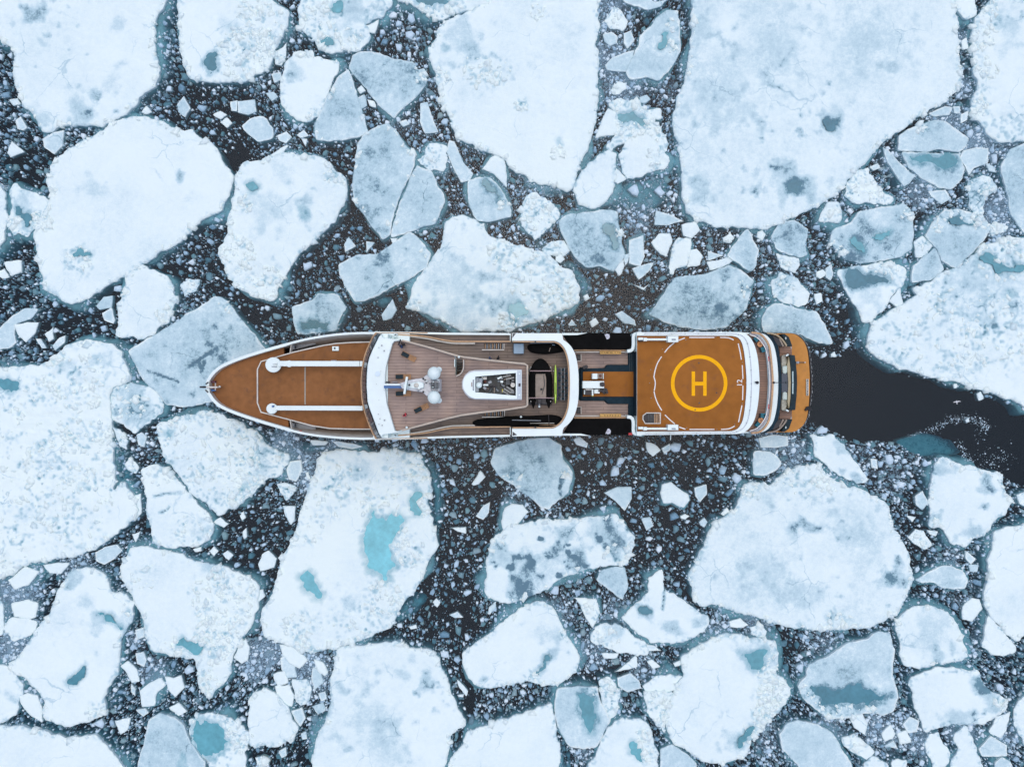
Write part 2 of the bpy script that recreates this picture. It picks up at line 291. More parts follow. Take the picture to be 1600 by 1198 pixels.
# ---------------------------------------------------------------- traced floes
# (alias, label, kind, top height, outline, options)   kinds: S snow covered, G thin grey, R rubbly
# pond = list of (outline, depth tone); grey = blobs (x, y, r, amount); rub = rubble blobs (x, y, r, count); rim = blocks per metre of edge
BIG = [
("the corner floe beyond the bow", "broad white snow floe filling the corner beyond the bow, grey dimples on it", "S", .75,
 [(-60,-60),(265,-60),(265,-5),(262,3),(252,20),(244,32),(245,60),(247,83),(250,110),(250,125),(246,138),(222,152),(207,170),(189,187),(172,194),(160,201),(140,199),(97,199),(72,208),(61,200),(55,185),(42,168),(37,152),(28,138),(20,118),(24,90),(22,78),(8,68),(0,57),(-60,20)],
 dict(grey=[(53,28,16,.9),(190,40,16,.35),(150,150,12,.7),(125,172,26,.65),(70,70,8,.4),(175,130,18,.3),(70,185,22,.4)], rim=1.2)),
("the round snow floe beyond the bow", "large rounded white snow floe with one tiny grey-teal melt pond near its edge", "S", .7,
 [(172,197),(190,187),(209,182),(225,185),(255,191),(278,204),(305,205),(315,218),(333,223),(345,240),(353,260),(364,275),(363,297),(360,305),(348,328),(325,341),(300,360),(275,385),(250,399),(218,420),(190,436),(160,456),(130,473),(112,475),(98,467),(72,450),(65,420),(60,400),(58,377),(60,352),(76,328),(80,305),(75,283),(85,255),(100,240),(130,225),(163,207)],
 dict(pond=[([(118,400),(124,394),(129,386),(136,393),(143,398),(136,404),(124,404)],.5)], grey=[(283,276,8,.9),(298,312,10,.3),(150,296,14,.3)], rim=.8, rub=[(80,300,12,30),(70,350,12,30),(122,408,22,25)])),
("the floe with the notch-shaped pond", "snow floe at the frame edge with dark notch-shaped pond and rubbly side", "S", .7,
 [(281,-60),(281,0),(279,30),(283,70),(285,90),(292,108),(298,122),(312,126),(335,129),(350,130),(385,129),(400,120),(414,115),(424,108),(428,85),(440,62),(449,45),(452,22),(432,8),(419,-2),(415,-60)],
 dict(pond=[([(323,98),(330,87),(337,87),(338,97),(344,108),(342,117),(330,121),(325,112)],.15)], grey=[(362,42,14,.35)], rub=[(405,30,32,110),(385,85,40,150),(420,70,18,50)], rim=1.)),
("the lobed floe beside the triangle", "pale lobed floe with an upturned corner slab beside the triangular floe", "S", .4,
 [(461,85),(488,83),(489,93),(510,96),(528,98),(529,115),(518,130),(514,145),(504,160),(504,172),(493,183),(485,191),(463,186),(445,168),(441,150),(440,128),(448,100)],
 dict(grey=[(460,108,16,.55),(452,120,10,.6)], rub=[(480,88,8,8),(490,178,10,14)], rim=.5)),
("the tall triangular floe", "tall triangular grey-white floe with a scalloped slanting side", "G", .3,
 [(545,111),(550,122),(560,160),(574,207),(560,214),(520,219),(496,218),(494,195),(500,180),(510,155),(523,135),(533,120)], dict(grey=[(545,170,30,.35)], rim=.4)),
("the smooth wedge floe", "smooth blue-grey wedge floe tapering to a point toward the yacht", "G", .2,
 [(554,88),(570,84),(595,86),(615,96),(645,99),(650,110),(663,108),(665,130),(650,150),(633,165),(616,184),(600,170),(575,142),(548,108)], dict(grey=[(590,120,60,.75)], rub=[(652,120,14,16)])),
("the rubbly floe with two small pools", "rubble-covered floe at the frame edge with two small bluish pools", "R", .7,
 [(482,-50),(467,18),(466,32),(470,52),(487,60),(497,80),(518,86),(540,78),(560,80),(578,67),(579,52),(570,42),(600,22),(612,8),(612,-50)],
 dict(pond=[([(500,66),(508,62),(518,63),(522,70),(512,74),(503,72)],.5),([(522,10),(532,8),(537,14),(530,20),(523,17)],.6)], grey=[(560,25,25,.4)], rub=[(495,50,30,80),(545,70,22,60),(490,10,24,50)])),
("the ridge strip at the frame edge", "narrow strip of broken ice ridge with a dark teal pool", "R", .6,
 [(618,-40),(622,2),(650,12),(675,28),(693,34),(705,24),(740,16),(765,6),(770,-40)],
 dict(pond=[([(648,-8),(690,-8),(708,2),(700,10),(670,8),(650,5)],.25)], rub=[(690,20,28,70),(640,4,16,25)])),
("the long snow floe", "very large elongated snow floe running from the frame edge toward the yacht", "S", .75,
 [(775,-60),(770,0),(750,15),(713,25),(697,35),(687,50),(677,73),(669,75),(674,95),(680,115),(686,140),(692,165),(704,195),(715,220),(745,233),(775,243),(789,250),(800,265),(806,272),(822,275),(828,288),(857,291),(885,299),(896,293),(904,262),(917,238),(927,212),(932,180),(936,148),(932,120),(936,95),(930,72),(934,50),(932,15),(938,0),(940,-60)],
 dict(pond=[([(869,218),(874,217),(879,224),(877,229),(871,226)],.4),([(692,72),(697,74),(699,79),(694,80)],.3)], grey=[(720,60,34,.45),(740,90,20,.3),(880,90,40,.15)], rub=[(778,115,18,40),(815,165,12,20),(835,22,14,22),(872,240,12,18),(750,110,26,40),(690,120,12,20)], rim=.9)),
("the small floe with the teal notch", "small grey floe in the slushy lead with a teal pool by its rough side", "G", .25,
 [(1040,20),(1058,21),(1059,50),(1061,75),(1055,95),(1042,112),(1027,125),(1010,120),(985,124),(980,113),(989,92),(998,73),(1000,58),(1018,42),(1025,32)],
 dict(pond=[([(1030,53),(1044,52),(1042,66),(1036,80),(1029,78),(1032,65)],.55)], grey=[(1010,95,26,.4)], rub=[(1052,75,10,24),(1050,40,10,14)])),
("the rubble heap above the pale quad", "heap of broken white slabs jammed across the lead", "R", .5,
 [(955,165),(975,158),(995,162),(1010,175),(1030,172),(1032,187),(1020,190),(1030,205),(1043,225),(1035,235),(1022,225),(1005,208),(995,212),(970,225),(955,238),(950,230),(965,210),(962,178)],
 dict(rub=[(985,185,32,120),(1020,210,20,50)], pond=[([(966,180),(985,178),(1005,186),(1008,195),(985,190),(968,187)],.35)])),
("the bright four-sided floe", "bright white four-sided floe beside teal water", "S", .6,
 [(999,206),(1018,218),(1035,238),(1044,250),(1038,265),(1008,270),(980,279),(968,260),(967,245),(978,225)], dict(rub=[(1025,250,16,24)],
 shelf=[[(935,312),(965,285),(1040,262),(1058,290),(1050,310),(1028,322),(1010,345),(985,335),(970,322),(950,328)]])),
("the bright leaf-shaped floe", "bright leaf-shaped white floe beside the four-sided one", "S", .6,
 [(950,234),(961,240),(961,262),(962,275),(955,300),(940,318),(925,327),(903,318),(899,300),(900,288),(912,265),(930,248)], {}),
("the huge smooth snow floe", "huge smooth snow floe, the largest, with two tiny dark melt holes", "S", .8,
 [(1079,-60),(1077,0),(1080,25),(1078,55),(1074,90),(1068,125),(1058,155),(1051,180),(1055,213),(1060,245),(1065,273),(1064,298),(1065,308),(1071,330),(1083,347),(1113,354),(1150,356),(1170,360),(1198,358),(1228,346),(1258,333),(1285,319),(1300,308),(1313,295),(1328,273),(1355,253),(1380,223),(1413,200),(1450,175),(1480,155),(1498,140),(1500,128),(1498,100),(1494,75),(1495,38),(1487,0),(1486,-60)],
 dict(pond=[([(1228,290),(1235,284),(1244,284),(1256,281),(1264,284),(1258,291),(1256,299),(1245,304),(1232,302)],.1),([(1285,190),(1295,193),(1309,187),(1304,198),(1299,206),(1293,202)],.12)],
 grey=[(1095,295,22,.6),(1180,270,10,.5),(1392,112,10,.4),(1150,182,30,.25),(1090,50,18,.3),(1185,290,8,.6),(1300,196,22,.5),(1240,290,30,.5),(1200,60,60,.22),(1350,60,60,.2),(1120,140,50,.2)], rim=1.3, dull=.10)),
("the snow floe at the stern-side corner", "white floe cut by the frame with a rough ridge along its edge", "R", .75,
 [(1552,-60),(1548,5),(1540,8),(1523,30),(1519,62),(1518,115),(1523,130),(1518,150),(1514,162),(1517,185),(1533,200),(1538,213),(1558,223),(1575,225),(1660,222),(1660,-60)],
 dict(rub=[(1530,60,22,60),(1524,170,16,60),(1535,110,20,40),(1545,15,16,30)], grey=[(1570,40,30,.3)], smooth=[(1600,100,75)])),
(None, "small rounded bright floe plugging the narrow lead at the frame edge", "S", .6, [(1498,-30),(1520,-30),(1522,10),(1523,20),(1515,28),(1505,30),(1496,22),(1492,8)], {}),
("the fan-shaped grey floe", "fan-shaped pale grey floe lying beside the huge smooth floe", "G", .3,
 [(1420,202),(1440,197),(1453,191),(1473,193),(1488,200),(1509,218),(1505,230),(1495,238),(1465,234),(1448,238),(1403,236),(1406,213)], dict(grey=[(1455,220,50,.35)], rub=[(1435,200,12,16)])),
(None, "wedge of grey ice with a teal flooded side below the fan-shaped floe", "G", .25,
 [(1410,240),(1447,241),(1495,242),(1503,265),(1500,280),(1485,297),(1465,295),(1440,278),(1420,262)],
 dict(pond=[([(1413,241),(1447,242),(1493,243),(1495,255),(1480,262),(1462,259),(1440,257),(1424,257)],.45)], grey=[(1480,275,30,.4)])),
("the grey floe at the stern-side frame edge", "smooth grey floe cut by the frame edge, curved side outward", "G", .25,
 [(1600,225),(1578,233),(1562,260),(1567,285),(1573,310),(1578,335),(1590,355),(1600,365),(1660,370),(1660,226)], dict(grey=[(1590,290,70,.5)])),
(None, "narrow grey slab standing between the fan floe and the huge floe", "G", .25,
 [(1380,233),(1386,237),(1400,252),(1420,270),(1427,273),(1418,285),(1410,290),(1398,272),(1386,255),(1382,245)], dict(grey=[(1400,260,30,.3)])),
(None, "rubbly pale floe tucked against the huge smooth floe", "R", .4,
 [(1323,290),(1335,270),(1355,265),(1362,280),(1375,295),(1393,310),(1388,317),(1370,316),(1345,318),(1330,312),(1320,302)], dict(rub=[(1350,300,24,50)])),
(None, "broken grey slab pile between the fan floe and the frame-edge grey floe", "R", .35,
 [(1513,282),(1535,275),(1550,280),(1555,295),(1540,310),(1535,332),(1525,333),(1512,310)], dict(rub=[(1532,300,20,40)], grey=[(1530,300,25,.5)])),
("the sliver floe at the bow-side frame edge", "white floe sliver cut off by the bow-side edge of the view", "S", .6,
 [(-60,262),(0,288),(10,305),(12,330),(12,350),(10,375),(0,388),(-60,410)], {}),
("the triangular slab with the grey pool", "triangular slab with grey pool beside the round snow floe", "S", .35,
 [(17,299),(25,289),(48,298),(66,305),(77,316),(71,328),(62,348),(50,360),(44,369),(30,360),(24,366),(12,352),(18,332),(21,322),(16,312)],
 dict(pond=[([(24,322),(32,322),(38,332),(48,336),(52,345),(47,352),(40,356),(35,345),(25,333)],.25)], grey=[(38,312,20,.4)], rub=[(60,345,14,30),(22,350,10,18)])),
("the blue-tinged floe off the bow", "chunky blue-tinged snow floe between the round floe and the split floe", "S", .7,
 [(372,270),(383,254),(412,250),(457,240),(482,247),(505,247),(520,265),(540,280),(542,298),(539,315),(525,340),(500,372),(475,392),(460,412),(445,437),(432,452),(434,465),(425,469),(400,466),(378,455),(360,435),(350,412),(344,398),(350,378),(357,358),(364,325),(367,300)],
 dict(pond=[([(471,329),(475,326),(480,334),(487,340),(484,344),(475,340)],.35),([(386,288),(396,290),(404,296),(396,300),(387,296)],.6)], grey=[(420,325,40,.3),(478,335,18,.3),(440,270,20,.25)], rub=[(375,400,28,110),(415,440,26,60),(385,320,12,30),(520,275,14,22)], rim=1.)),
("the bow-side half of the split floe", "bow-side half of a grey-white floe split by a thin dark crack", "G", .3,
 [(575,208),(592,197),(607,194),(620,208),(635,228),(650,243),(649,260),(640,280),(629,301),(618,335),(610,368),(598,375),(588,362),(573,340),(555,318),(551,300),(550,292),(555,250),(560,225)],
 dict(grey=[(580,340,24,.5),(590,240,40,.3),(580,290,50,.25)], rim=.7)),
("the stern-side half of the split floe", "smaller stern-side half of the floe split by a thin crack", "G", .3,
 [(652,262),(673,270),(683,292),(693,305),(695,315),(680,348),(660,354),(640,363),(614,369),(613,362),(621,335),(632,304),(642,281)], dict(grey=[(655,310,40,.3)], rim=.5)),
("the oblong floe with the blotch", "oblong grey-white floe with a dark blotch at its middle", "G", .3,
 [(532,413),(560,400),(590,398),(617,380),(640,365),(660,383),(671,400),(662,420),(640,435),(613,448),(585,463),(557,471),(547,455),(535,432)],
 dict(grey=[(592,410,17,1.),(605,420,20,.6),(575,440,30,.35)], rub=[(665,395,8,9)], shelf=[[(582,462),(600,457),(612,462),(608,474),(592,480),(583,472)]])),
("the floe touching the yacht's side", "large hummocky white floe pressed along the yacht's side amidships", "S", .6,
 [(719,336),(735,341),(755,350),(765,367),(797,380),(825,388),(850,397),(875,415),(893,425),(904,450),(904,470),(893,482),(860,495),(830,506),(800,515),(775,518),(727,517),(700,507),(662,492),(633,481),(640,460),(652,440),(675,405),(688,390),(696,362),(697,350)],
 dict(pond=[([(796,478),(810,477),(824,485),(822,492),(808,494),(797,488)],.55)], grey=[(700,430,50,.3),(720,480,50,.3),(800,480,35,.35)], rub=[(850,440,50,120),(790,400,26,50),(645,470,12,22),(800,508,22,50),(870,470,22,40)], rim=.8,
 shelf=[[(868,402),(905,405),(918,425),(928,445),(925,465),(908,478),(900,440),(885,415)]])),
(None, "small flooded grey floe near the foredeck", "G", .15,
 [(459,480),(490,470),(497,460),(528,462),(539,482),(530,497),(525,515),(490,520),(467,522),(460,500)],
 dict(pond=[([(468,505),(480,500),(500,498),(515,505),(512,514),(490,517),(472,518)],.35)], grey=[(505,485,22,.8)])),
(None, "small grey-white slab tucked under the point of the long snow floe", "G", .35,
 [(733,287),(748,280),(765,280),(778,292),(790,310),(798,325),(797,338),(778,342),(763,345),(745,343),(736,325),(732,305)],
 dict(pond=[([(756,284),(764,286),(778,300),(788,316),(780,318),(768,300)],.3)], grey=[(758,315,24,.4)], rub=[(790,322,8,14)])),
(None, "white triangular splinter off the point of the long snow floe", "S", .4, [(775,243),(787,245),(791,272),(790,290),(770,272),(755,265)], {}),
("the rubble knob", "knobbly bright rubble chunk between the hull-side floe and the leaf floe", "R", .7,
 [(823,312),(838,305),(860,318),(872,325),(870,340),(852,357),(850,367),(838,375),(825,362),(816,347),(817,327)], dict(rub=[(843,335,26,80)], shelf=[[(830,365),(860,372),(885,378),(885,400),(862,402),(838,388)]])),
("the grey floe with the flooded band", "smooth grey floe with a flooded band along its raised rim", "G", .3,
 [(875,347),(888,336),(912,334),(953,330),(963,333),(965,355),(970,382),(973,400),(958,424),(938,417),(913,414),(898,400),(888,382),(877,362)],
 dict(pond=[([(946,352),(958,352),(962,370),(967,392),(960,392),(954,375),(945,362)],.3)], grey=[(915,370,50,.55),(925,407,14,.7)], rub=[(964,365,6,16)])),
("the smooth grey floe by the helideck", "large smooth blue-grey floe floating alongside the helideck", "G", .25,
 [(1063,432),(1100,430),(1138,415),(1158,422),(1176,440),(1170,460),(1165,483),(1150,497),(1133,512),(1100,516),(1070,512),(1038,505),(1013,491),(1025,475),(1040,455),(1053,435)],
 dict(grey=[(1090,470,80,.8),(1148,468,16,1.)], rub=[(1163,450,10,12),(1150,505,10,8)])),
("the diamond floe", "small diamond-shaped grey floe with one corner pointing at the huge floe", "G", .3,
 [(1166,360),(1183,392),(1178,420),(1170,425),(1155,412),(1136,400),(1148,382)], dict(grey=[(1165,395,25,.6)])),
("the lobed grey floe", "lobed grey floe between the huge snow floe and the stern", "G", .3,
 [(1205,370),(1218,350),(1240,346),(1262,360),(1256,382),(1260,400),(1247,402),(1228,397),(1212,390)], dict(grey=[(1235,375,35,.5)])),
("the pale floe with the streaky pool", "pale rounded floe with a streaky teal pool and cracked corner", "G", .35,
 [(1410,319),(1421,328),(1423,343),(1426,368),(1423,390),(1405,402),(1375,408),(1345,412),(1318,405),(1295,378),(1300,360),(1328,347),(1340,332),(1375,324)],
 dict(grey=[(1370,370,40,.55),(1345,385,22,.8)], pond=[([(1322,374),(1335,372),(1345,380),(1348,393),(1340,390),(1330,382)],.6),([(1360,372),(1380,362),(1392,358),(1385,370),(1368,378)],.65)], rub=[(1310,388,14,30),(1415,335,8,14)])),
("the floe with the curled ridge", "grey floe with a curled bright ridge and dark strip along one side", "G", .35,
 [(1453,353),(1473,332),(1490,329),(1513,333),(1540,348),(1543,358),(1533,375),(1518,392),(1493,418),(1470,408),(1463,390),(1444,370)],
 dict(pond=[([(1478,345),(1490,340),(1510,346),(1530,352),(1524,356),(1500,352),(1485,353)],.15)], grey=[(1495,380,40,.4)], rub=[(1490,336,16,34),(1530,347,14,34),(1462,350,12,24)])),
("the cracked triangular floe", "grey triangular floe split off the curled-ridge floe by a crack", "G", .35,
 [(1458,388),(1465,402),(1473,423),(1450,438),(1423,441),(1425,415),(1433,408)], dict(grey=[(1450,420,20,.4)])),
("the half-flooded wedge floe", "wedge floe whose far half is flooded dark teal below a white ridge", "S", .4,
 [(1310,425),(1325,421),(1350,415),(1385,411),(1408,422),(1413,437),(1405,450),(1395,460),(1378,486),(1360,500),(1348,501),(1335,475),(1320,447)],
 dict(pond=[([(1318,424),(1345,423),(1365,429),(1398,434),(1392,443),(1370,443),(1345,448),(1330,456),(1322,440)],.12)], grey=[(1355,455,30,.35)], rub=[(1385,420,18,34),(1355,417,12,14)],
 shelf=[[(1400,448),(1425,440),(1432,462),(1412,482),(1385,488),(1392,468)]])),
("the huge rubbly floe near the stern", "huge bright hummocky floe beside the open dark lead astern", "S", .9,
 [(1530,388),(1545,382),(1575,367),(1598,372),(1660,368),(1660,655),(1600,634),(1550,615),(1495,600),(1488,597),(1450,587),(1403,577),(1395,570),(1375,562),(1352,550),(1355,525),(1360,505),(1378,490),(1400,482),(1433,462),(1425,452),(1450,440),(1475,425),(1500,417),(1523,395)],
 dict(pond=[([(1528,404),(1540,398),(1548,410),(1560,418),(1580,421),(1600,414),(1600,420),(1578,426),(1556,424),(1540,414)],.4),([(1572,458),(1576,454),(1581,457),(1577,461)],.3)],
 grey=[(1520,430,40,.3),(1500,470,40,.2),(1560,440,40,.3)], rub=[(1560,395,40,90),(1540,520,60,110),(1450,470,40,50),(1400,540,40,30),(1500,560,40,40)], rim=1.)),
("the broken slab pair by the stern", "broken white slabs clustered off the helideck's stern corner", "S", .35,
 [(1205,440),(1220,428),(1245,438),(1263,462),(1258,473),(1247,480),(1218,470),(1206,455)], dict(rub=[(1230,455,22,24)], grey=[(1225,445,14,.4)])),
("the grey floe rubbing the stern quarter", "grey tapering floe lying against the yacht's stern quarter", "G", .25,
 [(1200,482),(1212,474),(1245,482),(1272,488),(1285,505),(1297,536),(1278,535),(1250,522),(1225,519),(1195,519),(1192,500)], dict(grey=[(1240,500,50,.45)])),
("the bell-shaped floe", "bell-shaped bright floe between the round snow floe and the bow", "S", .6,
 [(225,419),(237,425),(260,435),(272,453),(277,470),(268,485),(265,500),(250,512),(238,522),(220,528),(185,522),(190,500),(189,475),(197,450),(200,432)], dict(rim=.9, rub=[(260,495,14,20)])),
("the grey floe under the bow", "grey floe being split by the yacht's bow, dark cracks in it", "G", .3,
 [(336,464),(350,466),(358,473),(375,495),(400,522),(415,545),(405,590),(350,625),(320,630),(292,635),(262,632),(245,612),(228,598),(215,575),(201,548),(212,540),(250,520),(282,500),(312,480)],
 dict(grey=[(290,540,60,.35),(375,530,30,.8),(330,580,40,.5)], crack=[[(298,572),(318,558),(334,548)],[(312,566),(316,582),(320,565)],[(232,580),(262,590),(280,596)]], rub=[(355,480,12,18)])),
("the rotten slab by the bow", "rotten grey slab jammed between bow floe and hummocky left giant", "R", .35,
 [(178,610),(190,600),(215,600),(235,602),(250,612),(257,637),(245,650),(225,662),(212,674),(200,668),(190,658),(178,655),(175,630)], dict(grey=[(215,630,35,.7)], rub=[(200,625,30,60)])),
("the giant hummocky floe ahead", "giant hummocky floe ahead of the bow with a few tiny blue pools", "S", .9,
 [(-60,552),(0,572),(5,577),(25,573),(50,569),(65,575),(85,558),(110,537),(145,532),(180,540),(192,552),(200,572),(207,592),(190,600),(177,605),(175,632),(176,675),(179,705),(183,740),(180,765),(197,752),(208,768),(220,800),(208,815),(185,832),(155,852),(120,867),(88,873),(55,878),(15,897),(0,905),(-60,925)],
 dict(pond=[([(0,590),(18,594),(34,600),(33,612),(20,615),(5,606),(0,602)],.35),([(62,692),(71,692),(68,703)],.35),([(124,758),(140,758),(134,763),(126,766)],.5)],
 grey=[(80,725,14,.3),(45,800,20,.3),(160,560,20,.4),(110,570,14,.4)], dull=-.06, rub=[(120,590,50,120),(60,650,60,90),(130,700,50,140),(60,760,60,90),(110,800,50,80),(160,760,30,50),(20,850,40,40)], rim=1.,
 shelf=[[(176,680),(188,690),(200,705),(202,735),(200,752),(184,768),(180,740)]])),
("the white floe with hairline cracks", "long white hummocky floe with hairline cracks below the bow", "S", .7,
 [(225,735),(240,725),(265,730),(280,748),(295,768),(312,785),(328,800),(339,825),(328,843),(300,851),(265,853),(248,850),(239,838),(235,810),(229,775)],
 dict(rub=[(255,735,20,30),(300,830,24,34)], crack=[[(242,775),(262,770),(285,769)],[(252,800),(262,796),(266,792)]], grey=[(258,733,8,.4),(325,825,10,.5)], rim=.6)),
("the rugged floe beside the foredeck", "rugged white floe with jumbled blocks beside the foredeck", "R", .8,
 [(252,663),(275,655),(300,647),(322,643),(350,648),(398,672),(415,687),(435,705),(454,710),(454,722),(437,740),(422,747),(400,765),(397,772),(372,792),(343,804),(320,787),(297,765),(280,742),(260,715),(248,690)],
 dict(rub=[(340,700,60,210),(400,720,40,90),(375,770,24,80),(270,680,24,40)], pond=[([(378,762),(388,752),(384,765),(376,768)],.4),([(258,677),(268,674),(272,678),(260,680)],.5)], smooth=[(300,690,34)], grey=[(410,725,24,.35)],
 shelf=[[(398,668),(450,690),(520,698),(570,704),(560,714),(500,710),(455,712),(430,698)]])),
("the floe with the big turquoise pond", "big white floe carrying a bright turquoise melt pond at its middle", "S", .85,
 [(497,720),(505,705),(540,700),(575,707),(600,703),(620,702),(655,707),(665,725),(675,745),(678,762),(670,785),(675,815),(683,832),(684,850),(670,875),(664,903),(650,915),(648,925),(625,948),(615,973),(600,983),(555,1005),(522,1013),(483,1017),(438,1003),(415,993),(408,973),(412,948),(430,923),(435,898),(440,875),(457,840),(475,787),(487,755)],
 dict(pond=[([(575,826),(580,808),(583,796),(588,806),(600,808),(615,803),(628,804),(636,812),(632,824),(622,835),(617,845),(614,858),(613,872),(617,885),(608,893),(606,910),(594,903),(583,896),(572,887),(567,862),(566,840)],.95),
 ([(637,774),(648,770),(658,772),(653,785),(657,798),(648,804),(640,795)],.8),([(472,903),(478,892),(490,898),(494,908),(510,922),(505,933),(494,934),(480,922)],.85)],
 grey=[(640,758,8,.5),(560,740,20,.3),(545,935,14,.4)], rub=[(640,720,34,110),(590,780,34,60),(530,760,40,60),(640,860,24,60),(625,830,12,14),(600,935,26,80),(475,985,30,60),(560,985,40,60),(665,790,14,30),(480,820,24,20)], rim=1.2,
 shelf=[[(658,712),(675,722),(686,745),(690,790),(690,822),(684,838),(672,812),(674,770)],[(625,945),(650,930),(668,938),(655,958),(625,980),(612,978)]])),
("the smooth grey floe amidships", "smooth grey rounded floe close under the yacht's side amidships", "G", .3,
 [(765,722),(775,700),(797,692),(825,684),(860,684),(875,695),(881,717),(894,735),(892,752),(885,772),(872,780),(857,795),(845,792),(825,775),(800,755),(785,747)],
 dict(grey=[(830,730,60,.6)], crack=[[(874,762),(880,748),(884,742)],[(876,775),(874,760),(876,745)]], rub=[(800,750,14,16),(882,740,8,8)])),
("the speckled floe", "dirty speckled white floe with grey blotches, second row from the yacht", "S", .5,
 [(775,832),(800,820),(812,818),(835,815),(845,808),(883,810),(920,806),(960,805),(980,822),(991,837),(985,860),(983,880),(955,882),(920,887),(885,898),(862,913),(832,928),(800,942),(782,938),(762,930),(755,910),(758,898),(762,872),(767,852)],
 dict(grey=[(885,830,18,1.),(870,855,14,.9),(905,870,18,1.),(820,895,24,1.),(960,845,22,1.),(940,825,26,.5),(810,920,20,.8),(785,870,20,.5),(855,880,30,.4)], rub=[(965,870,20,24),(780,840,12,20)], rim=.7)),
("the great snow floe off the helideck", "great rounded snow floe off the helideck, grey spots near its rim", "S", .8,
 [(1160,756),(1180,752),(1200,755),(1212,747),(1237,732),(1250,726),(1277,725),(1287,742),(1312,755),(1350,765),(1372,780),(1385,790),(1392,815),(1407,842),(1420,865),(1426,900),(1417,930),(1400,958),(1375,973),(1337,980),(1282,980),(1237,978),(1200,972),(1183,963),(1150,955),(1125,945),(1097,943),(1078,928),(1076,898),(1082,875),(1097,850),(1107,825),(1125,812),(1147,792),(1152,780)],
 dict(pond=[([(1378,896),(1388,893),(1391,900),(1398,907),(1390,910),(1382,905)],.1)], grey=[(1260,820,14,.9),(1390,902,16,.8),(1240,925,34,.4),(1238,822,8,.5),(1300,800,10,.3),(1200,880,60,.22),(1350,870,40,.18),(1294,970,8,.7),(1345,840,30,.2)], dull=.07, rub=[(1255,745,32,80),(1290,750,20,50),(1172,765,14,20),(1310,972,20,40)], rim=1.6)),
("the bean-shaped floe astern", "bean-shaped white floe lying just off the stern corner", "S", .45,
 [(1266,680),(1280,681),(1300,680),(1317,695),(1330,715),(1345,735),(1355,747),(1350,755),(1325,747),(1300,732),(1275,712),(1270,700),(1272,690)], dict(grey=[(1337,744,9,.8),(1310,695,8,.4)], rub=[(1350,748,5,6)])),
("the lone floe by the wake", "lone white floe with grey smudges beside the yacht's dark wake", "S", .6,
 [(1465,714),(1477,714),(1495,725),(1517,727),(1535,735),(1565,740),(1568,762),(1577,785),(1570,802),(1555,812),(1547,827),(1522,842),(1506,855),(1485,845),(1465,825),(1452,820),(1450,800),(1451,762),(1455,740),(1460,722)],
 dict(grey=[(1540,752,14,1.),(1530,765,10,.8),(1470,735,14,.6),(1512,830,14,.6),(1460,808,8,.6)], rim=1.2, rub=[(1458,815,8,8)])),
("the snow floe at the stern-side frame", "bright snow floe cut by the frame on the stern side", "S", .75,
 [(1600,817),(1580,820),(1552,832),(1547,852),(1542,875),(1540,898),(1537,913),(1532,935),(1540,960),(1560,975),(1572,993),(1587,1002),(1600,990),(1660,980),(1660,812)], dict(rim=.5)),
("the snapped-off corner piece", "snapped-off white corner piece along a thin dark crack", "S", .7,
 [(1543,963),(1560,978),(1572,996),(1583,1006),(1581,1019),(1550,1019),(1535,1008),(1536,985)], {}),
(None, "flat teal-edged grey floe between the great snow floe and the frame", "G", .2,
 [(1430,905),(1450,892),(1475,882),(1500,890),(1510,905),(1505,918),(1472,918),(1455,908),(1440,910)], dict(grey=[(1470,900,30,.4)])),
("the round speckled floe", "round pale speckled floe beyond the great snow floe's outer edge", "S", .45,
 [(1408,960),(1426,950),(1453,949),(1470,953),(1490,965),(1500,990),(1508,1023),(1490,1033),(1460,1037),(1435,1043),(1415,1038),(1405,1018),(1408,1005),(1398,975)], dict(grey=[(1450,985,45,.3),(1465,1020,14,.6)], rim=.6)),
("the rounded square floe", "rounded square white floe with a flooded grey corner", "S", .45,
 [(1422,1055),(1460,1043),(1487,1043),(1525,1048),(1537,1068),(1560,1083),(1575,1090),(1572,1108),(1555,1118),(1537,1125),(1500,1130),(1472,1135),(1447,1145),(1440,1138),(1435,1118),(1425,1093),(1419,1065)],
 dict(pond=[([(1520,1055),(1528,1055),(1535,1070),(1543,1080),(1535,1080),(1524,1070)],.2)], grey=[(1548,1090,18,.8),(1500,1120,20,.5),(1530,1065,18,.8)], rub=[(1565,1095,12,26)])),
("the floe with the long teal pool", "grey-white floe with a long dark teal pool and jagged ridge", "G", .4,
 [(1370,985),(1387,988),(1396,1015),(1392,1048),(1400,1085),(1395,1108),(1380,1115),(1350,1110),(1325,1118),(1295,1120),(1275,1108),(1252,1090),(1244,1070),(1257,1053),(1260,1035),(1292,1025),(1320,1003),(1350,995)],
 dict(pond=[([(1266,1070),(1285,1073),(1300,1074),(1320,1068),(1340,1068),(1360,1078),(1393,1082),(1385,1090),(1372,1099),(1345,1105),(1322,1098),(1305,1103),(1285,1097)],.2)], grey=[(1330,1055,40,.5)], rub=[(1290,1108,28,50),(1350,1112,30,40),(1255,1080,14,26)])),
("the smooth lozenge floe", "smooth pale lozenge floe at the frame edge", "G", .35,
 [(1216,1143),(1230,1128),(1245,1123),(1275,1130),(1300,1143),(1315,1168),(1330,1196),(1340,1250),(1260,1250),(1245,1193),(1220,1168)], {}),
("the kidney-shaped grey floe", "kidney-shaped pale floe with a small dark inlet, off amidships", "S", .4,
 [(740,1003),(770,983),(798,960),(815,948),(837,938),(850,938),(865,950),(880,973),(892,998),(905,1020),(905,1040),(887,1056),(872,1070),(842,1066),(815,1063),(797,1068),(767,1073),(742,1068),(725,1045),(720,1020)],
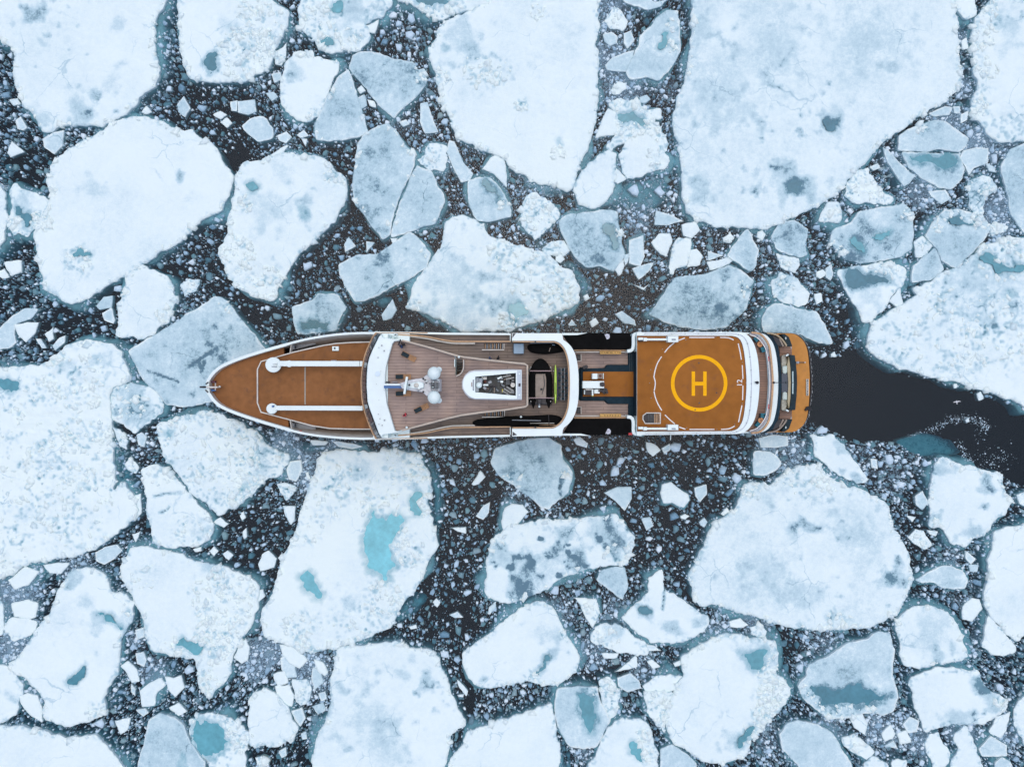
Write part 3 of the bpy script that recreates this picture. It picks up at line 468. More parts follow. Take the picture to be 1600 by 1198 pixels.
 dict(pond=[([(834,1046),(848,1040),(855,1020),(858,1022),(853,1040),(846,1048),(842,1055)],.3)], grey=[(865,1020,16,.6),(757,1060,8,.9),(860,990,22,.3)], rim=.7, rub=[(880,990,8,10),(830,1058,10,12)])),
("the broad snow floe at the frame edge", "broad flat snow floe cut by the frame, opposite the pond floe", "S", .75,
 [(527,1010),(562,1005),(600,1003),(625,1000),(640,1010),(650,1012),(670,1013),(687,1025),(697,1053),(707,1088),(720,1113),(728,1130),(707,1143),(700,1173),(695,1196),(690,1250),(492,1250),(492,1196),(486,1183),(497,1158),(505,1130),(517,1095),(520,1053),(525,1023)],
 dict(grey=[(665,1062,12,.6),(630,1052,16,.35),(580,1120,40,.35),(530,1150,14,.4),(645,1025,10,.3),(610,1170,40,.2),(560,1050,30,.15)], rim=1.)),
("the quiet snow floe beside it", "plain white snow floe at the frame edge beside a teal channel", "S", .7,
 [(730,1140),(755,1130),(799,1118),(825,1110),(860,1096),(866,1118),(870,1138),(875,1173),(875,1250),(705,1250),(700,1190),(712,1175),(725,1153)], dict(rim=.6)),
("the floe cut by a teal channel", "grey floe with a teal flooded channel down its middle", "G", .3,
 [(872,1077),(900,1072),(932,1073),(935,1090),(952,1123),(947,1135),(930,1163),(910,1166),(890,1160),(880,1148),(869,1118),(867,1098)],
 dict(pond=[([(900,1080),(915,1080),(928,1092),(935,1115),(930,1140),(920,1148),(915,1130),(912,1110),(904,1095)],.4)], grey=[(885,1110,25,.4)], rub=[(925,1075,10,12)])),
("the broken slabs near the channel floe", "cluster of broken grey-white slabs beside the channel floe", "R", .4,
 [(935,1063),(950,1057),(972,1080),(962,1098),(953,1122),(938,1092)], dict(rub=[(952,1085,24,50)])),
("the white hummock cluster", "cluster of bright blue-tinged blocks against a large rounded floe", "R", .6,
 [(1010,1085),(1035,1080),(1050,1083),(1040,1113),(1037,1143),(1025,1130),(1008,1110)], dict(rub=[(1028,1105,28,80)])),
("the large floe with rubbly rim", "large snow floe with teal pool and heavily rubbled outer rim", "S", .8,
 [(1065,1023),(1087,1008),(1110,998),(1132,989),(1160,990),(1199,998),(1210,997),(1215,1018),(1210,1048),(1225,1065),(1235,1073),(1225,1098),(1207,1118),(1197,1130),(1175,1155),(1162,1178),(1125,1194),(1095,1188),(1075,1173),(1050,1158),(1040,1138),(1037,1110),(1052,1073),(1065,1053)],
 dict(pond=[([(1152,1012),(1158,1018),(1172,1018),(1195,1014),(1192,1030),(1188,1044),(1175,1050),(1168,1038),(1160,1026)],.5),([(1152,1165),(1150,1154),(1162,1143),(1175,1130),(1178,1135),(1168,1150),(1160,1160)],.4)],
 grey=[(1170,1025,24,.4),(1150,1155,16,.5)], rub=[(1200,1040,24,110),(1205,1080,22,120),(1190,1115,20,90),(1172,1150,16,50)], rim=1.,
 shelf=[[(1208,1010),(1224,1012),(1232,1040),(1230,1062),(1214,1064)]])),
("the snow floe with the pale pool", "white floe at the frame edge with a small pale pool", "S", .65,
 [(945,1148),(955,1130),(970,1120),(998,1120),(1015,1135),(1018,1155),(1028,1173),(1025,1250),(900,1250),(917,1195),(935,1168)],
 dict(pond=[([(983,1160),(992,1158),(1003,1175),(1005,1190),(995,1185),(988,1172)],.7)], rub=[(1005,1150,14,30),(1015,1180,12,20)])),
("the tooth-shaped floe", "tooth-shaped grey-white floe with a spike toward the yacht", "S", .4,
 [(1013,903),(1022,899),(1033,893),(1037,913),(1040,925),(1060,935),(1083,953),(1102,965),(1097,985),(1070,998),(1050,1002),(1017,1002),(1002,990),(985,975),(974,963),(985,950),(1010,928)],
 dict(pond=[([(1000,950),(1010,948),(1018,954),(1012,958),(1003,958)],.2)], grey=[(1008,953,12,.8),(1050,978,14,.7),(1090,972,10,.6)], crack=[[(1035,950),(1038,925),(1040,905)]])),
(None, "small grey shield-shaped floe next to the speckled floe", "G", .3,
 [(931,905),(935,898),(940,890),(958,886),(976,886),(979,913),(972,935),(962,928),(952,920)], dict(grey=[(955,905,25,.4)])),
("the long stranded slab", "long thick slab lying tilted on broken ice", "R", .5,
 [(927,988),(940,973),(960,970),(980,983),(1005,1000),(1006,1018),(975,1017),(940,1008),(926,1000)], dict(rub=[(950,985,22,40)], grey=[(960,985,20,.4)], smooth=[(975,1006,26)])),
("the white floe with the slit ponds", "white snow floe with two narrow slit-like melt ponds", "S", .8,
 [(87,936),(98,915),(110,895),(125,887),(140,885),(160,891),(170,900),(175,927),(190,924),(200,926),(210,941),(211,963),(207,975),(195,990),(189,1010),(189,1040),(185,1053),(172,1070),(165,1090),(165,1110),(147,1126),(112,1134),(92,1130),(72,1120),(70,1093),(55,1070),(37,1058),(15,1043),(30,1023),(52,993),(75,963)],
 dict(pond=[([(110,1064),(118,1057),(127,1050),(136,1038),(136,1044),(129,1058),(119,1067)],.3),([(155,955),(165,956),(180,965),(193,980),(190,981),(176,969),(163,960)],.6)],
 grey=[(165,965,24,.5),(120,905,12,.7),(140,940,16,.4)], rub=[(155,1110,16,26),(205,950,14,14)], rim=.6,
 shelf=[[(172,1068),(188,1048),(192,1060),(188,1080),(178,1108),(165,1122),(162,1100)]])),
("the small floe at the bow-side frame", "white floe cut by the frame below the giant hummocky floe", "S", .6,
 [(-60,1022),(0,1035),(12,1042),(25,1055),(38,1070),(33,1090),(28,1115),(10,1123),(0,1125),(-60,1128)], dict(grey=[(22,1090,12,.5)])),
(None, "small white slab wedged between two snow floes near the frame corner", "S", .5, [(32,1087),(45,1083),(60,1086),(66,1106),(66,1123),(47,1113),(36,1098)], {}),
("the corner snow floe", "bright snow floe filling the frame corner below the slit-pond floe", "S", .8,
 [(-60,1134),(0,1129),(25,1131),(67,1137),(107,1149),(150,1145),(170,1163),(180,1178),(195,1196),(205,1250),(-60,1250)], dict(rim=.5)),
("the half-rubble floe", "white floe, smooth on one half and shattered rubble on the other", "S", .8,
 [(190,880),(207,857),(225,852),(250,858),(287,865),(310,875),(350,882),(370,892),(380,898),(398,902),(405,915),(402,940),(399,960),(395,980),(382,990),(370,1010),(362,1033),(360,1048),(345,1073),(332,1090),(315,1078),(310,1048),(305,1030),(275,1023),(240,1015),(232,998),(225,965),(212,943),(207,925),(195,905)],
 dict(pond=[([(278,1008),(285,998),(300,1000),(319,1006),(316,1015),(305,1018),(290,1012)],.55)], grey=[(335,880,12,.4)], rub=[(350,930,46,220),(340,1000,36,180),(320,1060,20,60),(275,1015,24,50),(230,900,20,20)], smooth=[(250,930,45)], rim=.8)),
("the grey floe below the half-rubble one", "bluish grey floe tapering toward the half-rubble floe", "G", .4,
 [(235,1123),(250,1111),(275,1118),(290,1131),(295,1146),(307,1168),(322,1186),(325,1250),(210,1250),(217,1186),(227,1155)], dict(grey=[(260,1160,50,.4)], pond=[([(286,1175),(290,1180),(289,1198),(284,1198)],.6)])),
("the ring of ice round a teal pool", "broken ice ring around a deep teal pool near the frame", "R", .5,
 [(307,1113),(338,1111),(360,1123),(382,1136),(390,1148),(386,1178),(385,1250),(325,1250),(328,1190),(315,1178),(302,1161),(295,1138),(298,1123)],
 dict(pond=[([(302,1138),(309,1120),(320,1122),(330,1128),(342,1130),(352,1138),(361,1158),(352,1174),(334,1186),(315,1174),(304,1158)],.55)], rub=[(355,1128,18,30),(375,1160,14,30),(305,1118,8,12)])),
("the white blunt wedge floe", "blunt white wedge floe beside the slushy rubble patch", "S", .65,
 [(392,1090),(400,1083),(417,1075),(432,1083),(445,1100),(457,1121),(466,1133),(460,1151),(432,1161),(400,1165),(392,1160),(390,1120)], dict(rim=.6)),
(None, "thin grey ice sheet half sunk beside the foam of the wake", "U", -1.7,
 [(1405,690),(1425,684),(1442,678),(1462,680),(1490,690),(1502,706),(1480,712),(1450,712),(1425,706)], {}),
]
SMALL = """
S 572,43 592,32 586,53 578,50
G 947,103 958,92 975,85 990,80 985,98 980,112 965,112 950,110
G 943,56 955,53 963,58 963,68 953,72 945,66
R 946,35 960,12 972,20 979,35 972,47 955,44
S 932,214 940,190 950,172 962,175 964,208
S 962,265 977,280 965,288 960,285
G 1500,248 1505,238 1525,233 1540,235 1540,255 1520,262 1513,272 1508,260
G 1450,300 1475,298 1483,310 1470,319 1455,308
G 597,492 613,470 619,485 612,497 600,500
G 539,382 545,372 555,385 540,394
S 609,372 622,372 615,381
G 573,378 585,380 573,395
G 658,165 668,163 675,185 683,205 665,207 657,190
G 703,223 710,225 723,253 737,270 733,280 720,283 708,260 700,240
R 654,250 665,245 673,230 695,232 697,253 693,268 675,265
R 848,390 862,378 880,378 889,390 878,400 868,397 855,400
S 869,401 876,398 881,405 875,410 869,408
S 960,420 963,409 973,407 976,416 967,429
G 973,400 983,397 981,408 977,414
G 984,378 1004,370 1006,400 1000,415 984,410
G 989,420 1020,411 1012,425 998,436
G 1026,330 1050,338 1065,346 1045,351 1024,351
S 1066,352 1085,348 1092,360 1080,372 1068,368
S 1057,372 1078,375 1077,395 1072,415 1060,418 1052,432 1044,430 1046,410 1050,390
S 1078,392 1088,389 1096,400 1092,413 1075,416
S 1030,368 1045,366 1050,375 1040,400 1028,390 1018,380
S 1106,410 1135,404 1145,406 1128,418 1110,421
G 1106,393 1128,400 1107,407
S 1183,363 1190,359 1196,367 1190,376 1182,371
R 1215,398 1228,402 1245,405 1248,415 1240,425 1220,418
R 1293,318 1308,318 1315,340 1310,348 1280,345 1285,332
R 1431,400 1430,380 1440,370 1448,378 1455,385 1440,402
S 1388,470 1405,452 1409,475 1403,480
S 1324,1118 1345,1113 1352,1130 1350,1146 1335,1135
R 1315,1153 1335,1146 1355,1163 1362,1173 1352,1183 1332,1175 1320,1165
S 1378,1145 1390,1130 1398,1145 1393,1152 1382,1155
S 1400,1145 1415,1140 1423,1158 1405,1161
G 1410,1130 1420,1120 1434,1125 1430,1140 1418,1142
G 1380,1165 1395,1155 1400,1166
S 1450,1150 1465,1143 1475,1165 1485,1175 1480,1190 1460,1200 1455,1185 1447,1160
S 1490,1150 1505,1133 1515,1145 1525,1175 1530,1190 1528,1240 1490,1240 1488,1190 1495,1170
S 1555,1120 1576,1113 1570,1140 1563,1151 1545,1142
G 1530,1168 1547,1150 1570,1163 1570,1178 1535,1179
S 1600,1085 1583,1105 1582,1120 1590,1150 1600,1162 1655,1170 1655,1080
S 1395,1190 1415,1185 1420,1240 1390,1240
S 1350,1190 1365,1180 1385,1195 1388,1240 1345,1240
G 1555,1190 1565,1182 1578,1190 1580,1240 1555,1240
G 965,1058 985,1052 997,1063 1000,1073 980,1078 967,1070
S 1005,1070 1018,1063 1045,1053 1068,1056 1056,1073 1025,1083
G 1032,1170 1050,1163 1073,1177 1088,1190 1082,1240 1035,1240
S 941,1020 965,1020 962,1026 945,1027
S 962,1048 992,1026 994,1040
S 1012,1033 1018,1030 1030,1040 1020,1042
S 1052,1035 1063,1030 1062,1037 1055,1039
R 900,935 930,937 936,955 925,978 917,965 908,945
G 1010,1005 1022,1008 1032,1015 1012,1016
S 1140,970 1155,966 1167,975 1160,980 1142,978
R 1172,980 1185,976 1195,985 1190,996 1173,990
R 1418,840 1430,828 1442,830 1453,850 1442,855 1428,850
G 1430,775 1440,767 1448,785 1440,795 1431,788
S 1417,806 1430,807 1424,815
G 1507,860 1522,872 1515,880 1508,872
G 1448,828 1463,830 1460,836 1452,834
G 1513,882 1527,882 1525,892 1515,892
G 1360,717 1368,718 1370,732 1362,730
S 1590,773 1600,768 1655,770 1655,790 1592,786
S 1504,948 1517,935 1528,936 1532,950 1517,968 1505,965
G 946,770 965,762 985,762 985,778 975,795 962,782
S 1035,757 1048,755 1060,765 1073,772 1075,780 1066,790 1050,783 1038,785 1033,770
G 1085,762 1102,758 1103,772 1093,783 1087,775
S 1009,690 1022,695 1030,703 1020,711 1012,705
G 1034,700 1046,693 1046,703 1038,708
S 897,687 905,684 918,692 916,699 902,694
S 1062,806 1070,802 1077,806 1070,811 1063,810
G 1092,815 1100,808 1105,815 1100,823 1094,820
S 1125,802 1135,793 1140,800 1130,806
G 1003,810 1015,808 1020,820 1010,827
G 450,733 455,722 470,720 472,733 463,750 453,747
R 436,757 447,755 462,758 458,770 448,779 440,768
S 443,791 461,792 460,810 455,818 447,805
S 406,880 412,867 420,861 432,872 428,885 408,890
S 477,738 483,736 485,748 480,747
S 738,755 750,736 757,745 748,755 740,757
G 745,805 755,790 765,785 763,800 755,810
S 705,824 727,823 727,832 715,830
S 487,688 512,690 508,694 490,694
G 523,690 550,692 565,697 550,701 530,697
G 1187,685 1205,680 1228,682 1228,695 1210,698 1190,697
G 1178,705 1200,705 1215,715 1220,725 1212,735 1195,742 1178,740 1176,725
S 785,812 790,795 800,788 815,790 824,800 812,812 800,822 788,825
G 440,1028 452,1022 460,1040 463,1055 448,1057 442,1045
G 490,1043 500,1048 505,1065 492,1075 488,1058
S 429,1053 445,1048 450,1065 435,1070
S 432,1072 452,1070 458,1085 455,1100 445,1098 435,1085
R 460,1063 478,1062 486,1075 483,1090 470,1100 460,1085
G 457,1110 472,1105 477,1120 470,1132 462,1122
G 490,1103 505,1097 508,1108 498,1114
S 492,1030 505,1035 512,1048 508,1055 497,1045
G 499,1083 508,1080 511,1090 503,1093
S 440,1008 455,1010 470,1020 478,1030 468,1040 455,1035 444,1022
S 191,1040 200,1032 214,1042 217,1062 207,1064 200,1050
S 368,1025 375,1010 384,997 390,1010 388,1030 378,1035
G 213,983 225,980 226,993 215,998
G 214,1020 225,1018 230,1030 226,1040 216,1035
S 220,1078 235,1068 252,1060 258,1070 245,1082 242,1098 225,1100 222,1090
S 258,1055 272,1058 283,1055 287,1072 275,1085 265,1075
S 268,1105 280,1098 292,1110 280,1116
S 181,1125 193,1122 205,1120 200,1138 190,1144
G 206,1068 212,1075 212,1085 207,1080
G 215,1108 228,1105 233,1112 225,1118
S 22,943 45,938 58,943 55,962 40,965 25,962
S 12,980 22,968 45,967 60,972 58,985 38,993 25,998
S -30,930 0,938 8,955 10,970 3,988 -30,995
S 15,905 40,885 60,893 45,912 25,918
S 70,882 90,880 108,880 95,895 80,893
S 8,410 34,408 34,424 20,430 12,420
S -5,427 8,421 15,433 5,436
S 25,508 62,504 55,520 42,534 32,525
G 2,514 18,496 40,483 60,484 50,498 26,506 24,520 30,535 15,543 0,545 -10,525
S 72,522 84,512 86,530 78,533
G 83,540 95,528 103,525 102,535 88,547
G 58,530 65,530 73,543 66,544
G 153,478 163,465 176,463 174,480 157,483
G 162,490 175,483 180,500 178,505 165,500
R 283,445 296,437 312,438 308,453 290,463
S 14,240 20,223 38,238 18,246
G 27,190 34,184 43,200 38,204 30,202
G 70,218 85,210 100,206 98,228 86,240 72,230
G 278,165 288,153 297,170 290,183 280,175
G 374,160 398,157 400,175 388,180 374,176
G 380,198 395,188 412,185 425,200 425,215 405,221 388,210
S 335,180 345,175 354,180 345,186
S 345,192 355,186 362,193 355,199
G 361,161 371,159 371,175 362,174
S 222,176 230,168 238,176 228,179
G 15,157 28,155 33,163 22,166
G 417,147 428,145 434,152 425,158
G 434,213 448,207 456,215 447,224 438,220
S 424,243 440,232 450,228 443,240 430,247
G 465,212 475,205 482,213 470,216
S 472,218 480,218 478,229
S 559,140 565,135 571,143 563,147
G 560,155 570,150 573,165 565,170
S 575,157 585,160 587,168 578,166
G 625,192 635,188 640,195 630,199
G 426,118 438,115 440,125 430,130
R 430,85 442,75 448,68 447,90 440,103 432,100
G 970,-15 1000,-15 1020,3 1040,0 1030,10 1010,15 980,5
G 975,55 985,50 990,65 980,76 975,68
G 1000,153 1010,150 1015,156 1008,161 1001,160
R 953,143 965,130 978,130 979,140 968,148 958,148
S 1503,66 1508,62 1511,76 1504,77
G 1488,168 1498,168 1498,178 1490,177
G 1452,178 1475,168 1485,170 1480,180 1460,183
G 1500,180 1511,175 1510,188 1500,193
G 1541,257 1553,262 1555,270 1545,268
G 1358,262 1370,257 1373,263 1364,267
G 963,492 972,487 990,500 992,508 975,505
S 922,503 930,498 935,505 925,511
G 888,507 893,500 899,508 890,509
S 910,463 918,458 923,466 915,472
R 1128,372 1140,363 1147,372 1140,380 1130,378
G 990,445 1005,450 1012,445 1005,453
S 1272,460 1281,460 1283,470 1275,475
S 1275,425 1285,420 1290,428 1280,435 1275,432
G 1290,420 1298,415 1300,430 1297,438 1290,433
S 1297,553 1303,550 1305,557 1298,558
R 1545,352 1555,348 1573,355 1570,362 1550,368
G 215,680 222,676 230,683 226,697 218,694
S 207,834 219,831 213,845
R 195,725 203,714 210,720 218,730 213,738 200,733
R 177,667 188,672 200,688 198,700 190,695 182,680
S 195,790 205,778 220,772 222,800 212,812 202,805
G 152,862 165,855 183,852 190,860 180,870 165,880 153,875
S 338,815 345,809 357,818 350,822
S 303,857 315,854 316,860 306,861
S 328,860 335,853 342,860 335,868
S 350,865 356,860 363,867 358,873
S 380,832 385,825 386,838 382,841
S 376,805 381,799 384,808 379,812
S 400,922 412,920 415,930 405,938 400,935
S 677,940 682,934 687,940 683,946
S 713,1060 718,1063 730,1078 728,1084 718,1072
S 715,1085 725,1083 724,1088 717,1088
G 703,960 715,955 723,963 712,965
G 762,958 765,948 774,940 774,948 766,958
S 639,978 650,975 651,980 642,982
R 400,1183 410,1180 420,1192 415,1198 402,1196
G 437,1172 447,1166 448,1178 441,1182
G 471,1145 478,1142 480,1152 473,1153
S 1526,616 1531,613 1534,622 1529,624
S 1507,656 1512,652 1514,659 1509,661
S 1489,601 1493,600 1494,605 1490,606
"""
SLUSH = [  # x, y, r, level: milky slush film and how thick the fine brash lies
 (265,80,26,.6),(10,300,30,.5),(80,225,30,.5),(20,450,60,.55),(70,500,50,.5),(120,890,50,.9),(30,930,60,1.),(20,1010,50,1.),(50,1090,40,.7),(225,700,30,.8),
 (215,1000,24,.8),(240,1050,40,.8),(430,960,40,1.),(420,1020,50,1.),(480,1050,60,1.),(400,1040,40,1.),(460,80,30,.5),(430,60,20,.5),(620,40,50,.55),(650,80,50,.6),
 (640,200,60,.65),(700,250,50,.65),(680,140,40,.65),(600,180,40,.5),(950,20,60,.9),(950,90,60,.9),(980,140,60,.9),(1040,140,40,.8),(1065,100,20,.6),(1000,250,60,.7),
 (830,300,60,.7),(860,350,50,.6),(950,340,60,.7),(1000,350,60,.7),(980,420,50,.6),(900,440,40,.5),(1100,380,60,.6),(1210,400,60,.6),(1250,430,50,.6),(1300,330,50,.6),
 (1500,60,30,.9),(1505,140,30,.9),(1480,190,50,1.),(1530,230,50,1.),(1560,330,50,1.),(1400,250,50,.7),(1440,300,60,.85),(1450,350,40,.7),(1560,350,40,1.),(1570,230,30,.9),
 (1290,520,40,.5),(1200,700,50,.9),(1240,700,40,.9),(1240,730,30,.9),(1330,700,40,.6),(1400,720,60,.6),(1440,800,40,.5),(1480,870,40,.7),(1500,930,40,.7),(1530,1000,40,.6),
 (870,960,60,.8),(930,1020,60,.8),(860,790,30,.7),(810,780,40,.7),(900,900,40,.6),(960,960,50,.7),(1000,1040,50,.7),(1120,980,50,.8),(1180,975,40,.8),(1280,1000,60,.7),(1250,1040,30,.7),
 (1300,1130,50,.8),(1380,1140,60,.85),(1440,1160,50,.9),(1540,1100,50,.8),(1580,1150,40,.8),(1500,1140,50,.9),(970,1110,40,.6),(1200,1150,60,.7),(910,1180,30,.8),(480,730,60,.9),
 (450,700,50,.9),(520,700,40,.8),(400,690,30,.7),(1550,700,60,.25),(780,1090,50,.5),(1050,340,40,.6),(780,510,10,.3),(1340,722,60,.75),(1400,745,60,.7),(350,540,20,.5),(1100,700,60,.45),(960,720,60,.45),(720,700,60,.4)]
DARKW = [(640,500,60,.25),(700,520,40,.15),(880,700,24,.1),(1060,680,40,.5),(560,340,40,.6)]
CLEAR = [(1000,720,120),(920,740,70),(1120,700,60),(700,850,90),(720,760,60),(690,950,50),(400,850,70),(350,200,70),(300,180,50),(560,250,50),(340,370,70),(380,440,50),(100,520,50),(160,490,60),(220,460,40),(520,400,60),(480,440,50),(900,460,80),(960,440,60),(1330,480,50),(1290,520,40),(1100,860,80),(1040,820,70),(1460,800,50),(580,360,50),(430,530,60),(590,500,70),(250,850,30),(740,1020,50),(1160,420,30),(20,480,40),(60,260,50),(540,230,40)]
LEAD = [(1262,545),(1290,562),(1310,556),(1330,546),(1352,553),(1400,580),(1450,590),(1500,606),(1600,638),(1660,660),(1660,775),(1600,762),(1568,745),(1500,722),(1470,712),(1440,694),(1405,695),(1370,690),(1330,690),(1300,672),(1262,660)]

# ================================================================ building the ice
RNG = np.random.default_rng(7)
def prisms(C, R, ZT, H, rng, tilt=.12, n=6, aspect=.75):
    """Many irregular flat-topped blocks at once: arrays -> vertices, loops, starts, totals."""
    m = len(C); C = np.asarray(C, float).reshape(m, 2); R = np.asarray(R, float); ZT = np.asarray(ZT, float); H = np.asarray(H, float)
    base = (np.arange(n) / n)[None, :] * 2 * np.pi
    a = base + (rng.random((m, n)) - .5) * (2.1 * np.pi / n)
    a = np.sort(a, 1); r = R[:, None] * (.62 + .62 * rng.random((m, n)))
    rot = rng.random(m) * 2 * np.pi; asp = aspect + (1.05 - aspect) * rng.random(m)
    ux = r * np.cos(a); uy = r * np.sin(a) * asp[:, None]
    x = ux * np.cos(rot)[:, None] - uy * np.sin(rot)[:, None]; y = ux * np.sin(rot)[:, None] + uy * np.cos(rot)[:, None]
    tx = (rng.random(m) - .5) * 2 * tilt; ty = (rng.random(m) - .5) * 2 * tilt
    z = ZT[:, None] + x * tx[:, None] + y * ty[:, None]
    V = np.zeros((m, 2 * n, 3)); V[:, :n, 0] = C[:, 0:1] + x * .93; V[:, :n, 1] = C[:, 1:2] + y * .93; V[:, :n, 2] = z
    V[:, n:, 0] = C[:, 0:1] + x * 1.06; V[:, n:, 1] = C[:, 1:2] + y * 1.06; V[:, n:, 2] = z - H[:, None]
    k = np.arange(n); k2 = (k + 1) % n
    side = np.stack([k, k + n, k2 + n, k2], 1).ravel()
    one = np.concatenate([k, side]); L = (one[None, :] + (np.arange(m) * 2 * n)[:, None]).ravel()
    tot = np.tile(np.array([n] + [4] * n), m); st = np.concatenate([[0], np.cumsum(tot)[:-1]])
    return V.reshape(-1, 3), L, st, tot
def prism_obj(name, C, R, ZT, H, tone, mat, parent=None, origin=(0, 0, 0), **kw):
    V, L, st, tot = prisms(C, R, ZT, H, RNG, **kw)
    me = np_mesh(name, V, L, st, tot); n = len(V) // max(1, len(R)); attr(me, 'tone', np.repeat(tone, n))
    if mat is ICE:
        attr(me, 'grey', np.repeat(tone, n)); attr(me, 'teal', np.zeros(len(V)))
    return mk(name, me, mat, parent, origin)

FLOE_POLYS = []          # rough outlines in metres, for keeping the brash off the floes
def build_floe(name, kind, ztop, pts, opt, seed, label=None, big=True):
    poly = wpoly(pts, 0.0)
    A0 = abs(area(poly)); gr = (1.10 if A0 < 12 else 1.045 if A0 < 80 else 1.0); cc = np.mean(poly, 0)
    poly = [tuple(cc + (np.array(p) - cc) * gr) for p in poly]
    A = abs(area(poly))
    amp = {'S': .26, 'R': .34, 'G': .13, 'U': .15}[kind]
    if A < 12: amp *= .45
    step = .28 if A > 12 else .22
    out, nrm = rough_outline(poly, step, amp, seed, wob=0 if A < 12 else 1)
    FLOE_POLYS.append(out)
    s = .42 if A > 250 else (.34 if A > 40 else .26)
    x0, y0 = out.min(0); x1, y1 = out.max(0)
    x0 = max(x0, -88); x1 = min(x1, 88); y0 = max(y0, -68); y1 = min(y1, 68)
    gx, gy = np.meshgrid(np.arange(x0, x1, s), np.arange(y0, y1, s * .87))
    gx = gx + (np.arange(gx.shape[0]) % 2)[:, None] * s * .5
    P = np.stack([gx.ravel(), gy.ravel()], 1) + (RNG.random((gx.size, 2)) - .5) * s * .45
    P = P[pip(P, out)]
    if len(P):
        keep = seg_dist_fast(P, out) > s * .45; P = P[keep]
    allp = np.vstack([out, P]) if len(P) else out
    res = delaunay_2d_cdt([Vector(p) for p in allp.tolist()], [], [list(range(len(out)))], 1, 1e-5)
    V2 = np.array([tuple(v) for v in res[0]]); F = np.array([f for f in res[2] if len(f) == 3])
    d = seg_dist_fast(V2, out)
    x, y = V2[:, 0], V2[:, 1]
    edge = np.clip(d / .5, 0, 1)
    grey = np.zeros(len(V2)); teal = np.zeros(len(V2))
    z = ztop * .62 * (.84 + .16 * edge ** .6) + .12 * fbm(x / 5, y / 5, seed + 20, 3) * edge + .04 * fbm(x / 1.1, y / 1.1, seed + 30, 3)
    if kind == 'G':
        z = ztop + .03 * fbm(x / 3, y / 3, seed + 20, 3); grey += .31
        # bright crumbled rim round thin floes
        rimw = .28 + .25 * fbm(x / 3., y / 3., seed + 5, 2); rm = np.clip(1 - d / np.maximum(.12, rimw), 0, 1) * (fbm(x / 2.5, y / 2.5, seed + 8, 2) > -.15)
        z += .10 * rm; grey -= .34 * rm
    if kind == 'U': grey += .62; z = np.full(len(V2), ztop) + .05 * fbm(x, y, seed, 2)
    # hummocks and broken slabs frozen into the floe
    rr = np.zeros(len(V2)) + (.75 if kind == 'R' else 0)
    for bx, by, br, *_ in opt.get('rub', []):
        c = W(bx, by)[:2]; q = np.hypot(x - c[0], y - c[1]) / (br * .1 * 1.15)
        rr = np.maximum(rr, np.clip(1.45 - q - .5 * (fbm(x / 1.5, y / 1.5, seed + 2, 3) + .3), 0, 1))
    if kind == 'S' and A > 12: rr = np.maximum(rr, np.clip(1. - d / (.7 + .6 * fbm(x / 4, y / 4, seed + 4, 2)), 0, .75) * (fbm(x / 3, y / 3, seed + 6, 2) > -.25))
    for bx, by, br in opt.get('smooth', []):
        c = W(bx, by)[:2]; rr *= np.clip((np.hypot(x - c[0], y - c[1]) / (br * .1) - .8) * 4, 0, 1)
    if kind != 'U' and rr.max() > 0:
        wx = x + .25 * fbm(x, y, seed + 60, 2); wy = y + .25 * fbm(x + 9, y, seed + 61, 2)
        for sc, hh in ((2.3, .26), (1.1, .16)):
            f1, f2, r, dx, dy = voro(wx / sc, wy / sc, seed + int(sc * 10))
            e = np.clip((f2 - f1) * 4, 0, 1)
            z += rr * hh * ((r - .35) + (dx * (r * 7 % 1 - .5) + dy * (r * 13 % 1 - .5)) * 1.2) * e - rr * hh * .35 * (1 - e)
            ln = np.clip(1 - (f2 - f1) * sc / .16, 0, 1) * (fbm(x / 2, y / 2, seed + 33, 2) > -.1); grey += rr * .62 * ln + rr * .09 * (r - .5); teal += rr * .3 * ln
    grey += .12 * fbm(x / 7, y / 7, seed + 40, 3) + .06 + opt.get('dull', 0)
    for bx, by, br, am in opt.get('grey', []):
        c = W(bx, by)[:2]; an = (bx * 7 + by * 13) % 3.14; ex = (x - c[0]) * math.cos(an) + (y - c[1]) * math.sin(an); ey = -(x - c[0]) * math.sin(an) + (y - c[1]) * math.cos(an); wq = 1 + 1.3 * fbm(x / 1.5 + 3, y / 1.5, seed + 50, 5); q = np.hypot(ex / 1.45, ey / .8) / (br * .1) * np.maximum(.25, wq)
        k = np.clip(1.25 - q, 0, 1); k = k * k * (3 - 2 * k); grey += am * (.40 if kind == 'G' else .70) * k; z -= .05 * am * k
    for line in opt.get('crack', []):
        q = seg_dist(V2, wpoly(line), False); k = np.clip(1 - q / .26, 0, 1); grey += 1.1 * k; z -= .3 * k
    ponds = []
    for pp, tone in opt.get('pond', []):
        po, _ = rough_outline(wpoly(pp), .14, .42, seed + 70, wob=1)
        ins = pip(V2, po); q = seg_dist_fast(V2, po)
        dep = np.where(ins, np.clip(q / .35, 0, 1), 0); z -= dep * .32
        hq = np.clip(1 - (q + .35 * fbm(x / .8, y / .8, seed + 71, 3) * 1.6) / .6, 0, 1); halo = np.where(ins, 1, hq); teal += .62 * halo * tone ** .6; grey += .75 * halo * (1 - tone) ** 1.6
        ponds.append((po, tone))
    bnd = {}
    for a, b, c in F.tolist():
        for e in ((a, b), (b, c), (c, a)):
            bnd[(e[1], e[0])] = bnd.get((e[1], e[0]), 0)
            bnd[e] = 1
    be = [e for e, v in bnd.items() if v == 1 and not bnd.get((e[1], e[0]), 0)]
    nv = len(V2); idx = {}
    ext = []
    for e in be:
        for v in e:
            if v not in idx: idx[v] = nv + len(ext); ext.append(v)
    ext = np.array(ext, int); k = len(ext)
    Vt = np.column_stack([V2, z]); Vb = Vt[ext].copy(); Vb[:, 2] = -.55
